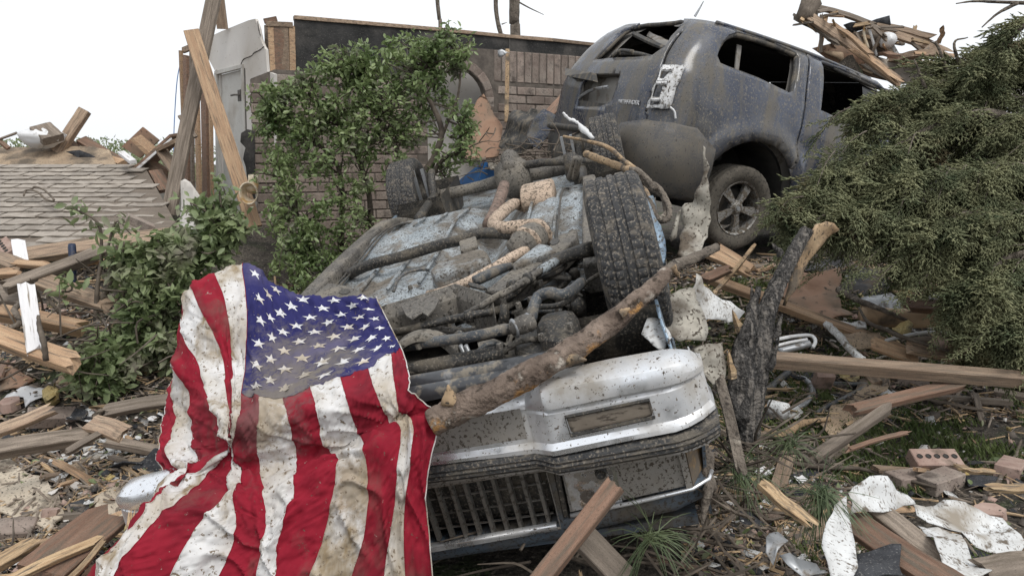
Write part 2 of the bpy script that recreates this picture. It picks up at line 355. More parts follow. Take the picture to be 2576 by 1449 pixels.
M['leaf_dusty'] = mat('dusty_leaf', (.11, .16, .062), (.33, .385, .195), 4.5, .5, bump=0, trans=.28, spec=.5, dirts=[((.25, .23, .18), 4, .58, .08)], lo=.3, hi=.7)
M['conifer'] = mat('conifer_scales', (.085, .112, .055), (.37, .37, .205), 7.0, .7, bump=0, trans=.25, dirts=[((.20, .16, .09), 4, .64, .05)], lo=.33, hi=.66)
M['grass'] = mat('grass', (.045, .075, .018), (.13, .16, .055), 4, .8, bump=0, trans=.15)
M['pine_needle'] = mat('pine_needle', (.06, .09, .045), (.13, .16, .08), 6, .6, bump=0)
M['foam'] = mat('yellow_insulation', (.45, .33, .13), (.60, .50, .26), 9, .98, bump=1, bscale=60, bdist=.02, dirts=[(MUD, 7, .6, .08)])
M['clay_pipe'] = mat('tan_pipe', (.42, .29, .18), (.52, .38, .25), 4, .7, bump=.2, dirts=[(MUD, 5, .58, .08)])
M['cream'] = mat('cream_plastic', (.62, .52, .38), (.70, .62, .49), 4, .5, bump=.1, dirts=[((.45, .28, .12), 7, .58, .08)])
# ================================================================ ground
def build_ground():
    n = 190; q = np.linspace(-1, 1, n)
    xs = 7 * q + 900 * q ** 9; ys = 4 + 6.5 * q + 900 * q ** 9
    V = [(x, y, gz(x, y)) for y in ys for x in xs]
    F = [(j * n + i, j * n + i + 1, (j + 1) * n + i + 1, (j + 1) * n + i) for j in range(n - 1) for i in range(n - 1)]
    mk('ground', V, F, M['soil'], smooth=True, kind='structure')
build_ground()

# ================================================================ ruined house
class Plane:
    """upright wall plane through two pixels at given depths"""
    def __init__(s, u0, Y0, u1, Y1):
        a = P(u0, 412, Y0); b = P(u1, 412, Y1); s.o = Vector((a.x, a.y, 0)); d = Vector((b.x - a.x, b.y - a.y, 0)); s.L = d.length; s.d = d.normalized()
        s.n = Vector((s.d.y, -s.d.x, 0))
        if s.n.dot(CAMP - s.o) < 0: s.n = -s.n
    def hit(s, u, v):
        r = ray(u, v); k = (s.o - CAMP).dot(s.n) / r.dot(s.n); p = CAMP + r * k; return (p - s.o).dot(s.d), p.z
    def at(s, a, z, off=0.0):
        return s.o + s.d * a + Vector((0, 0, z)) + s.n * off
def wall_poly(name, pl, px, off, th, mt, parent, label=None):
    mi = parent.matrix_world.inverted()
    o3 = [mi @ pl.at(*pl.hit(u, v), off) for u, v in px]
    V, F = prism(o3, -(pl.n) * th)
    return mk(name, V, F, mt, parent, label=label)
BW = Plane(640, 7.35, 1500, 9.2)
WW = Plane(668, 7.62, 455, 9.6)
house = thing('ruined_house', 'roofless brick house remnant with white inner wall and black sheathing behind the shrub', 'house', Vector((BW.o.x, BW.o.y, gz(BW.o.x, BW.o.y))))
HM = house.matrix_world.inverted()
def build_house():
    zt, zs = 2.34, 2.70
    ac, az = BW.hit(1150, 252); ri, ro = .36, .47
    sEnd = BW.L * 1.12
    wall = bpy.data.objects.new('brick_wall', None); link(wall, house)
    # mortar backing, with the arched opening cut out
    out = [(0.02, -.1), (sEnd, -.1), (sEnd, zs), (2.2, zs), (2.2, zt + .02), (.25, zt), (.02, zt - .1)]
    arch = [(ac + ri * math.cos(a), az + ri * math.sin(a)) for a in np.linspace(0, math.pi, 16)] + [(ac - ri, .9), (ac + ri, .9)]
    V2, F = cdt_panel(out, [arch], .25)
    o = mk('mortar_bed', [tuple(HM @ BW.at(x, z, -.012)) for x, z in V2], F, M['mortar'], wall); solid(o, .09, -1)
    # bricks
    bl, bh, j = .25, .1, .012
    def bm(w, h):
        V, F = box((0, 0, 0), (w, .09, h)); bmx = bmesh.new()
        vs = [bmx.verts.new(v) for v in V]; [bmx.faces.new([vs[i] for i in f]) for f in F]
        bmesh.ops.bevel(bmx, geom=bmx.edges[:], offset=.006, segments=1, affect='EDGES'); me = bpy.data.meshes.new('brick'); bmx.to_mesh(me); bmx.free(); me.materials.append(M['brick']); return me
    meshes = [bm(bl - j, bh - j), bm(bl / 2 - j, bh - j), bm(.1 - j, .36 - j), bm(.11, ro - ri - .01)]
    rotw = Matrix((BW.d, -BW.n, Vector((0, 0, 1)))).transposed().to_4x4()
    items = []
    row = 0; z = .2
    while z < zt - .04:
        s = -(bl / 2) * (row % 2)
        while s < sEnd:
            a0 = max(s, 0.0); wi = s + bl - a0; c = a0 + wi / 2; zc = z + bh / 2
            r = math.hypot(c - ac, zc - az); inarch = (zc >= az and r < ro + .05) or (zc < az and abs(c - ac) < ri + .1 and zc > .95)
            if not inarch and not (zc > zt - .12 and c < .2): items.append((c, zc, 0 if wi > .2 else 1, 0))
            s += bl
        z += bh; row += 1
    s = 2.25
    while s < sEnd:
        if math.hypot(s - ac, zt + .18 - az) > ro + .16 and random.random() > .03: items.append((s, zt + .18, 2, 0))
        s += .1
    for a in np.linspace(-.25, math.pi + .25, 17): items.append((ac + (ri + ro) / 2 * math.cos(a), az + (ri + ro) / 2 * math.sin(a), 3, math.pi / 2 - a))
    rest = MB(); n = 0
    for c, zc, k, a in items:
        p = BW.at(c, zc, -.045 + random.uniform(-.006, .006)); m = Matrix.Translation(p) @ rotw @ Matrix.Rotation(a, 4, 'Y') @ Matrix.Rotation(random.uniform(-.012, .012), 4, 'Y')
        d = p - CAMP; zcam = d.y * CT - d.z * ST; u = 1288 + FPX * d.x / zcam; v = 724.5 - FPX * (d.y * ST + d.z * CT) / zcam
        seen = (u > 1150 and v < 430) or u < 800 or (v < 320 and u > 640)
        if seen and n < 298:
            o = bpy.data.objects.new('brick', meshes[k]); link(o, wall); o.matrix_world = m; o.matrix_parent_inverse = Matrix.Identity(4); o.matrix_basis = HM @ m; n += 1
        else:
            me = meshes[k]; rest.add([tuple(HM @ (m @ v.co)) for v in me.vertices], [tuple(f.vertices) for f in me.polygons])
    if rest.v: rest.mk('brick_courses', M['brick'], wall, kind='stuff')
    # white room wall seen through the arch, and the stained panel in it
    V, F = prism([HM @ BW.at(ac - .8, .5, -.5), HM @ BW.at(ac + .9, .5, -.5), HM @ BW.at(ac + .9, 2.6, -.5), HM @ BW.at(ac - .8, 2.6, -.5)], -BW.n * .02); mk('inner_wall', V, F, M['drywall'], house)
    # black sheathing
    top = [(745, 42), (900, 55), (1100, 72), (1300, 92), (1400, 100), (1515, 113)]
    px = top + [(1540, 240), (1262, 200), (1238, 160), (1062, 150), (1040, 225), (746, 250)]
    wall_poly('sheathing_board', BW, px, -.106, .03, M['tarpaper'], house)
    for q, (u, v0, v1) in enumerate([(1030, 66, 160), (1290, 91, 180)]):
        wall_poly('sheathing_joint', BW, [(u, v0), (u + 3, v0), (u + 3, v1), (u, v1)], -.098, .004, M['dark_trim'], house)
    wall_poly('sheathing_flap', BW, [(1255, 125), (1275, 140), (1320, 158), (1290, 160), (1262, 150)], -.06, .02, M['tarpaper'], house)
    a = [BW.at(*BW.hit(u, v - 2), -.13) for u, v in top]
    for i in range(len(a) - 1): board('top_plate', None, None, a[i], a[i + 1], .09, .04, M['lumber'], parent=house, nh=(0, 0, 1))
    # exposed studs beside the white wall
    def stud(nm, u0, v0, u1, v1, pl, off, w, mt, t=.038):
        board(nm, None, None, pl.at(*pl.hit(u0, v0), off), pl.at(*pl.hit(u1, v1), off), w, t, mt, nh=pl.n, parent=house)
    for (u0, u1, w, mt) in [(684, 690, .055, 'lumber_new'), (704, 708, .10, 'lumber_red'), (718, 722, .085, 'lumber'), (738, 741, .06, 'lumber_new')]:
        stud('stud', u0, 62, u1, 184, BW, -.1, w, M[mt])
    stud('nailer', 672, 57, 740, 60, BW, -.09, .05, M['lumber']); stud('top_plate', 668, 50, 700, 44, BW, -.1, .05, M['lumber_red'])
    wall_poly('inner_board', BW, [(672, 55), (742, 50), (744, 186), (676, 186)], -.2, .02, M['lumber_grey'], house)
    # white inner wall with its door
    D0, D1 = 541, 612
    px = [(521, 112), (530, 92), (556, 80), (590, 66), (625, 52), (642, 48), (650, 70), (656, 100), (663, 118), (668, 125), (672, 180), (690, 187), (690, 420), (620, 440), (613, 165), (545, 188), (545, 175), (541, 180), (525, 150)]
    wall_poly('plaster_wall', WW, px, 0, .03, M['drywall'], house)
    for pts in ([(606, 166), (613, 150), (632, 142), (640, 134), (655, 126), (664, 118)], [(648, 55), (652, 78), (655, 90)]):
        v3 = [HM @ WW.at(*WW.hit(u, v), .001) for u, v in pts]; V, F = tube(v3, .006, 5, 3, .5); mk('crack', V, F, M['dark_trim'], house)
    wall_poly('plaster_wall', WW, [(538, 250), (541, 200), (549, 185), (558, 640), (545, 640)], -.02, .02, M['drywall'], house)
    dr = wall_poly('door', WW, [(548, 188), (609, 172), (622, 640), (556, 660)], -.04, .035, M['door'], house)
    for q in ([(541, 180), (613, 162), (613, 171), (542, 189)], [(608, 170), (614, 168), (627, 640), (620, 640)], [(541, 185), (547, 188), (556, 660), (550, 660)]):
        wall_poly('door_frame', WW, q, .012, .05, M['door'], house)
    wall_poly('shadow_gap', WW, [(614, 172), (617, 172), (629, 640), (626, 640)], .002, .02, M['dark_trim'], house)
    mb = MB(); h0 = WW.at(*WW.hit(604, 240), .0); mb.add(*tube([HM @ (h0 + WW.n * .0), HM @ (h0 + WW.n * .06), HM @ (h0 + WW.n * .06 + WW.d * .1)], .011, 6, 2))
    mb.add(*prism([HM @ WW.at(*WW.hit(u, v), .012) for u, v in [(600, 228), (607, 226), (608, 255), (601, 256)]], -WW.n * .015)); mb.mk('handle', M['dark_trim'], dr)
    wall_poly('outlet_plate', WW, [(522, 505), (530, 503), (531, 525), (523, 527)], .01, .02, M['lumber_white'], house)
    # torn black edge by the brick corner
    o = sheet('torn_felt', None, None, [(606, 335), (622, 326), (640, 330), (642, 560), (632, 500), (622, 440), (612, 400), (618, 372), (606, 358)], 7.32, M['tarpaper'], .01, .03, 8, .05, parent=house)
    # left end of the house: bare framing
    for (u0, v0, u1, v1, w, mt) in [(457, 128, 468, 430, .06, 'lumber_new'), (470, 140, 474, 470, .13, 'lumber_red'), (484, 130, 488, 560, .06, 'lumber_grey'), (497, 230, 506, 600, .11, 'lumber_new'), (516, 190, 524, 640, .17, 'lumber_red'), (531, 180, 538, 640, .05, 'lumber_new')]:
        stud('stud', u0, v0, u1, v1, WW, .01, w, M[mt])
    stud('top_plate', 455, 127, 500, 108, WW, -.03, .07, M['lumber'])
    mb = MB(); mb.add(*prism([HM @ WW.at(*WW.hit(u, v), -.02) for u, v in [(470, 485), (490, 480), (491, 508), (471, 512)]], WW.n * .06)); mb.mk('junction_box', M['grey_metal'], house)
build_house()

# panels and lumber leaning on the house
sheet('wood_sheet', 'stained brown wood panel leaning in the arched window of the brick wall', 'panel',
      [c3(*p) for p in [(690, 715), (740, 800), (770, 880), (835, 970), (800, 1190), (520, 1215), (545, 1000), (600, 850), (640, 760)]], [8.3, 8.25, 8.2, 8.1, 7.7, 7.7, 7.9, 8.1, 8.2], M['plywood_brown'], .012, .02, 3, .06)
board('pole', 'thin pale broken pole standing upright against the brick wall', 'pole', P(1277, 125, 8.15), P(1274, 308, 7.9), .045, .03, M['heartwood'])
sheet('foil_scrap', 'small silvery torn foil scrap caught at the top of the pale pole', 'scrap', [(1252, 128), (1262, 124), (1285, 136), (1270, 138), (1262, 145), (1254, 143)], 8.12, M['grey_metal'], .004, .03, 12, .03)
board('timber', 'orange timber propped between the brick wall and the wrecked sport utility vehicle', 'timber', P(1385, 285, 7.8), P(1470, 185, 8.6), .11, .045, M['lumber_red'], jag=(.05, 0))
board('timber', 'long pale stud leaning to the right across the grey door', 'timber', P(481, 78, 7.2), P(640, 572, 6.7), .14, .045, M['lumber_new'], nh=(.4, -1, .2))
board('timber', 'grey rafter leaning to the left across the bare house framing', 'timber', P(545, -40, 7.6), P(424, 540, 7.0), .15, .045, M['lumber_grey'], nh=(-.2, -1, .1))
board('timber', 'short rafter rising above the torn top of the white wall', 'timber', P(546, -40, 8.05), P(560, 74, 8.15), .11, .045, M['lumber'], nh=(0, -1, .1))
def cup():
    r = thing('pipe_bell', 'cream flared pipe socket stuck on the long leaning stud', 'pipe', P(625, 487, 6.55)); V = []; F = []
    prof = [(.055, .10), (.06, .06), (.072, .03), (.085, .0), (.088, -.005), (.078, -.005), (.068, .03), (.05, .1)]; n = 20
    for rad, y in prof:
        for k in range(n): a = 2 * math.pi * k / n; V.append((rad * math.cos(a), y, rad * 1.2 * math.sin(a)))
    for i in range(len(prof) - 1):
        for k in range(n): F.append((i * n + k, i * n + (k + 1) % n, (i + 1) * n + (k + 1) % n, (i + 1) * n + k))
    mk('socket', V, F, M['cream'], r, smooth=True)
    mk('collar', *tube([(0, .09, .02), (0, .13, .08), (.01, .12, .16)], [.055, .05, .045], 10, 3), M['cream'], r, smooth=True)
cup()
tag(mk('wire', *tube([P(456, 150, 9.5), P(446, 200, 9.4), P(440, 280, 9.3), P(437, 360, 9.0), P(438, 420, 8.8)], .006, 5, 4), M['blue_plastic']), 'thin pale wire dangling from the corner of the bare house frame', 'wire')

# ================================================================ fallen roof with shingles, on the left
def build_roof():
    A, B, Cc, D = P(-60, 416, 8.2), P(362, 416, 8.2), P(470, 612, 6.0), P(-60, 622, 6.0)
    root = thing('fallen_roof', 'collapsed slab of roof with grey shingles lying at the left', 'roof', D)
    mi = root.matrix_world.inverted(); ex = (B - A).normalized(); ey = (D - A) - ex * (D - A).dot(ex); H_ = ey.length; ey.normalize(); n = ex.cross(ey)
    if n.z < 0: n = -n
    V, F = prism([mi @ p for p in (A, B, Cc, D)], -n * .05); mk('deck', V, F, M['lumber_grey'], root)
    rows = 17; rh = H_ / rows
    w0 = (B - A).dot(ex); sl = ((Cc - D).dot(ex) + (D - A).dot(ex) - w0)
    tabs = [bpy.data.meshes.new('shingle') for _ in range(4)]
    for q, me in enumerate(tabs):
        rg = random.Random(q); V = []; nx = 4
        for i in range(nx):
            x = .335 * i / (nx - 1)
            V += [(x, 0, .001), (x, rh * 1.25 + rg.uniform(-.008, .012), .016 + rg.uniform(-.004, .008)), (x, 0, -.006), (x, rh * 1.25, .005)]
        F = []
        for i in range(nx - 1):
            a, b = i * 4, i * 4 + 4; F += [(a, a + 1, b + 1, b), (a + 1, a + 3, b + 3, b + 1), (a + 2, b + 2, b + 3, a + 3)]
        F += [(0, 2, 3, 1), (nx * 4 - 4, nx * 4 - 3, nx * 4 - 1, nx * 4 - 2)]
        me.from_pydata(V, [], F); me.materials.append(M['shingle'])
    R = Matrix((ex, ey, n)).transposed().to_4x4()
    cnt = 0
    for r in range(rows):
        y = r * rh; xm = w0 + sl * (y / H_); x = -.3 + .17 * (r % 2) + random.uniform(-.03, .03)
        while x < xm - .2:
            if not (r > 13 and random.random() < .12) and cnt < 299:
                gap = .05 if r > 11 else 0
                o = bpy.data.objects.new('shingle', random.choice(tabs)); link(o, root); cnt += 1
                o.matrix_basis = mi @ (Matrix.Translation(A + ex * x + ey * (y + gap) + n * .01) @ R @ Matrix.Rotation(random.uniform(-.02, .02), 4, 'Z') @ Matrix.Rotation(random.uniform(0, .02), 4, 'X'))
            x += .362
    # bare board above the ridge
    V, F = prism([mi @ p for p in (P(-60, 400, 8.5), P(-60, 372, 8.8), P(225, 368, 8.8), P(275, 378, 8.7), P(292, 414, 8.4), P(-60, 420, 8.4))], -n * .03); mk('bare_deck', V, F, M['plywood'], root)
    sheet('torn_felt', None, None, [(165, 382), (200, 378), (245, 398), (248, 404), (200, 398)], 8.55, M['asphalt_shingle'], .006, .02, 8, .05, parent=root)
    for (a, b) in (((0, 560), (300, 505)), ((120, 500), (330, 460))):
        pass
build_roof()
def bag():
    V = []; F = []; n, m = 22, 12; c = P(105, 352, 8.6)
    for i in range(m + 1):
        ph = math.pi * i / m
        for k in range(n):
            a = 2 * math.pi * k / n; r = 1 + .25 * vnoise(math.cos(a) * 2, math.sin(a) * 2, ph * 2)
            V.append((.24 * r * math.sin(ph) * math.cos(a), .18 * r * math.sin(ph) * math.sin(a), .12 * r * math.cos(ph) + .02))
    for i in range(m):
        for k in range(n): F.append((i * n + k, (i + 1) * n + k, (i + 1) * n + (k + 1) % n, i * n + (k + 1) % n))
    mk('plastic_bag', V, F, M['white_plastic'], smooth=True, label='crumpled white plastic bag on top of the fallen roof', cat='bag', matrix=Matrix.Translation(c))
bag()
bgb = [  # lumber behind the fallen roof
 ('timber', 'beam pointing up to the right behind the white plastic bag', (143, 385, 8.7), (214, 278, 8.9), .13, .09, 'lumber'),
 ('timber', 'short dark beam stub standing beside the white plastic bag', (102, 322, 8.6), (135, 352, 8.5), .24, .1, 'lumber_grey'),
 ('timber', 'reddish board sloping down right behind the fallen roof ridge', (205, 352, 8.9), (318, 418, 8.7), .14, .05, 'lumber_red'),
 ('timber', 'brown board lying behind the ridge of the fallen roof', (150, 345, 8.9), (215, 400, 8.8), .16, .05, 'lumber_red'),
 ('timber', 'short orange block on the end of the fallen roof ridge', (275, 402, 8.7), (308, 412, 8.6), .12, .06, 'lumber_new'),
 ('timber', 'thin dark stick pointing up behind the brown cabinet', (452, 292, 9.0), (492, 346, 8.9), .05, .03, 'lumber_grey'),
 ('timber', 'small board at the picture edge beside the plastic bag', (-10, 350, 8.6), (22, 374, 8.6), .05, .04, 'lumber_red'),
 ('timber', 'thin lath lying across the heap at the picture edge', (-5, 352, 8.6), (42, 335, 8.6), .03, .02, 'lumber_grey'),
]
for nm, lb, a, b, w, t, m_ in bgb: board(nm, lb, 'timber', P(*a), P(*b), w, t, M[m_])
def cabinet():
    r = thing('broken_cabinet', 'broken brown open cabinet tipped over beside the fallen roof', 'cabinet', P(380, 400, 8.3)); mi = r.matrix_world.inverted()
    def pan(nm, px, ys, off, mt): V, F = prism([mi @ P(u, v, y) for (u, v), y in zip(px, ys)], off); mk(nm, V, F, mt, r)
    pan('back_panel', [c1(*p) for p in [(1080, 965), (1205, 1065), (1060, 1200), (920, 1115)]], [8.6] * 4, (0, .03, 0), M['plywood_brown'])
    pan('side_panel', [c1(*p) for p in [(975, 1300), (1285, 1020), (1290, 1040), (990, 1325)]], [8.1] * 4, (0, .45, .05), M['lumber_red'])
    pan('shelf', [c1(*p) for p in [(985, 1060), (1005, 1050), (1140, 1165), (1110, 1180)]], [8.3] * 4, (0, .2, .05), M['lumber_new'])
    pan('edge_strip', [c1(*p) for p in [(980, 1318), (1295, 1045), (1300, 1060), (992, 1335)]], [8.07] * 4, (0, .02, 0), M['lumber_white'])
    pan('lower_panel', [c1(*p) for p in [(1095, 1220), (1200, 1280), (1190, 1420), (1120, 1440), (1080, 1330)]], [8.2] * 5, (0, .25, 0), M['plywood_brown'])
cabinet()
for k, (a, b, w, m_, lb) in enumerate([((c1(1010, 1330)), c1(1110, 1440), .1, 'lumber_grey', 'grey board under the broken cabinet'), (c1(1230, 1150), c1(1330, 1300), .12, 'lumber', 'board leaning between cabinet and grey rafter'), (c1(1210, 1130), c1(1350, 1060), .1, 'lumber', 'pale board wedged beside the grey rafter'), (c1(1180, 1300), c1(1260, 1449), .14, 'lumber_red', 'red brown board standing below the broken cabinet'), (c1(920, 1160), c1(1010, 1230), .07, 'lumber_white', 'short whitish board at the side of the broken cabinet')]):
    board('timber', lb, 'timber', P(*a, 8.0), P(*b, 7.7), w, .04, M[m_])
# bare trunks and the far green behind the house
def pole_tree(lb, pts, r, Y):
    p3 = [P(u, v, Y) for u, v in pts]; base = Vector((p3[-1].x, p3[-1].y, gz(p3[-1].x, p3[-1].y)))
    rt = thing('bare_tree', lb, 'tree', base, group=None); mi = rt.matrix_world.inverted()
    q = [mi @ p for p in p3] + [Vector((0, 0, 0))]
    mk('trunk', *tube(q, [r * .8] * (len(q) - 1) + [r * 1.2], 8, 4, .08), M['bark'], rt, smooth=True); return rt, mi
t1, m1 = pole_tree('dark straight bare trunk standing behind the roofless wall', [(1290, -60), (1294, 0), (1293, 60), (1296, 100)], .14, 16)
mk('branch', *tube([m1 @ P(1294, 0, 16), m1 @ P(1330, 20, 16), m1 @ P(1368, 38, 16)], [.02, .015, .006], 5, 4), M['bark'], t1)
t2, m2 = pole_tree('slender crooked bare sapling just left of the dark trunk', [(1250, -60), (1247, 0), (1250, 45), (1262, 95), (1272, 130)], .055, 15)
mk('branch', *tube([m2 @ P(1262, 62, 15), m2 @ P(1268, 60, 15), m2 @ P(1276, 57, 15)], [.015, .01, .004], 5, 3), M['bark'], t2)
pole_tree('slender bare sapling rising behind the leafy shrub', [(1098, -60), (1100, 0), (1105, 50), (1108, 90)], .05, 15)
# ================================================================ wrecked sport utility vehicle
def rotm(a, b, g):
    return Matrix.Rotation(a, 4, 'Z') @ Matrix.Rotation(b, 4, 'Y') @ Matrix.Rotation(g, 4, 'X')
M['suv_paint'] = mat('mud_spattered_slate_paint', (.030, .038, .062), (.056, .069, .104), 2.5, .22, metal=.3, bump=.12, bscale=30, coat=.5, dirts=[((.105, .10, .092), 1.8, .59, .12), ((.185, .165, .135), 58, .59, .04), ((.17, .148, .118), 140, .625, .03), ((.125, .112, .093), 7, .565, .07, (1, 1, .16)), ((.03, .026, .022), 85, .625, .02)])
M['suv_dark'] = mat('grimy_dark_plastic', (.03, .03, .032), (.07, .066, .06), 5, .6, bump=.3, bscale=60, dirts=[((.15, .13, .105), 9, .55, .05, (1, 3, .5)), ((.2, .18, .15), 60, .63, .03)])
M['suv_bumper'] = mat('muddy_grey_bumper', (.05, .053, .062), (.09, .09, .095), 3, .4, bump=.12, dirts=[((.145, .13, .108), 3, .49, .12), ((.16, .14, .115), 90, .58, .04), ((.045, .038, .032), 70, .64, .02)])
M['suv_trim'] = mat('grey_beige_inner_trim', (.20, .19, .175), (.28, .265, .245), 4, .85, bump=.2, dirts=[(MUD, 8, .58, .06)])
M['suv_interior'] = mat('dark_interior', (.03, .029, .028), (.065, .062, .058), 4, .9)
M['light_block'] = mat('grimy_light_block', (.012, .013, .014), (.03, .03, .03), 4, .2, bump=0, dirts=[(MUD, 5, .62, .1)])  # for the added panes that keep daylight out of the cabin
M['badge'] = mat('chrome_letters', (.7, .7, .72), (.8, .8, .82), 5, .3, metal=.6, bump=0, dirts=[(MUD, 60, .6, .04)])
M['lamp_shell'] = mat('broken_lamp_plastic', (.50, .50, .50), (.72, .72, .72), 7, .4, bump=.6, bscale=26, bdist=.01, dirts=[((.10, .085, .07), 50, .575, .04), ((.25, .23, .2), 16, .60, .05)])
M['tyre'] = mat('muddy_tyre', (.022, .023, .025), (.045, .045, .046), 8, .7, bump=.4, bscale=60, dirts=[((.15, .13, .105), 16, .615, .08), ((.20, .175, .145), 110, .575, .04)])
M['tyre_muddy'] = mat('mud_coated_tyre', (.075, .066, .054), (.125, .11, .09), 8, .9, bump=.4, bscale=60, dirts=[((.045, .04, .034), 45, .58, .05), ((.19, .17, .14), 110, .63, .03)])
M['alloy'] = mat('mud_splashed_alloy', (.26, .25, .235), (.38, .37, .35), 8, .5, metal=.5, bump=.3, dirts=[((.125, .104, .08), 30, .50, .04), ((.05, .042, .034), 90, .58, .04)])

def tyre_mesh(name, R, W, mtl, tread=True, nth=240):
    """a tyre about the y axis with ribs, grooves and lateral tread cuts"""
    hw = W / 2; prof = []   # (y, r, kind): sidewalls then tread
    sw = [(-hw * .70, R * .60), (-hw * .86, R * .66), (-hw * 1.0, R * .76), (-hw * 1.03, R * .84), (-hw * .99, R * .92), (-hw * .93, R * .955)]
    for y, r in sw: prof.append((y, r, 0))
    gro = [-.52, -.17, .17, .52]; ys = np.linspace(-.86, .86, 41)
    for q in ys:
        r = R * (1 - .022 * abs(q) ** 3); k = 1
        if tread and min(abs(q - g) for g in gro) < .045: r -= R * .020; k = 2
        prof.append((q * hw, r, k))
    for y, r in reversed(sw): prof.append((-y, r, 0))
    V = []; n = nth; rows = len(prof)
    for i in range(n):
        a = 2 * math.pi * i / n
        for (y, r, k) in prof:
            q = y / hw; rr = r
            if tread and k == 1:
                shift = 2.2 * q * q * (1 if q > 0 else -1) + (2 if abs(q) < .17 else 0)
                ph = (i + shift * 1.6) % 4
                if abs(q) > .17 and ph < .9: rr -= R * .013
                elif abs(q) <= .17 and ph < .8 and abs(q) > .09: rr -= R * .012
            if tread and k == 0 and r > R * .9 and i % 4 == 0: rr -= R * .008
            V.append((rr * math.cos(a), y, rr * math.sin(a)))
    F = [(i * rows + j, i * rows + j + 1, ((i + 1) % n) * rows + j + 1, ((i + 1) % n) * rows + j) for i in range(n) for j in range(rows - 1)]
    me = bpy.data.meshes.new(name); me.from_pydata(V, [], F); me.materials.append(mtl); me.shade_smooth(); me.set_sharp_from_angle(angle=math.radians(38)); return me
def lathe(prof, n=32, axis='y'):
    V = []; F = []; m = len(prof)
    for k in range(n):
        a = 2 * math.pi * k / n
        for r, y in prof: V.append((r * math.cos(a), y, r * math.sin(a)))
    for k in range(n):
        for j in range(m - 1): F.append((k * m + j, k * m + j + 1, ((k + 1) % n) * m + j + 1, ((k + 1) % n) * m + j))
    return V, F
def ring_outline(spans, r):
    pass
def alloy_wheel(parent, mtx, R, W, tyre_me, mt_rim):
    """five-spoke wheel, outer face towards -y"""
    w = bpy.data.objects.new('wheel', tyre_me); link(w, parent); w.matrix_basis = mtx
    r = R * .62; mb = MB(); y0 = -W * .36
    mb.add(*lathe([(r, W * .4), (r * .96, W * .3), (r * .93, -W * .2), (r * .96, y0 - .01), (r * 1.02, y0 - .02), (r * 1.04, y0 - .005), (r, W * .4)], 48))
    for k in range(5):
        a = math.pi / 2 + 2 * math.pi * k / 5; ca, sa = math.cos(a), math.sin(a)
        def pt(rr, t, y): return (rr * ca - t * sa, y, rr * sa + t * ca)
        ol = [(r * .20, -.10 * r), (r * .55, -.13 * r), (r * .97, -.20 * r), (r * .97, .20 * r), (r * .55, .13 * r), (r * .20, .10 * r)]
        V, F = prism([pt(x, t, y0 + .012 - .012 * math.sin(x / r * 3)) for x, t in ol], (0, .035, 0)); mb.add(V, F)
    mb.add(*lathe([(0.001, y0 - .012), (r * .16, y0 - .012), (r * .2, y0), (r * .3, y0 + .01), (r * .3, y0 + .05)], 24))
    o = mb.mk('rim', mt_rim, w, smooth=False, angle=35)
    mb = MB(); mb.add(*lathe([(.001, y0 - .018), (r * .085, y0 - .018), (r * .09, y0 - .008)], 16)); mb.mk('hub_cap', M['grey_metal'], w)
    mk('brake_disc', *lathe([(.001, .02), (r * .75, .02), (r * .75, .05), (.001, .05)], 24), M['suv_dark'], w)
    return w

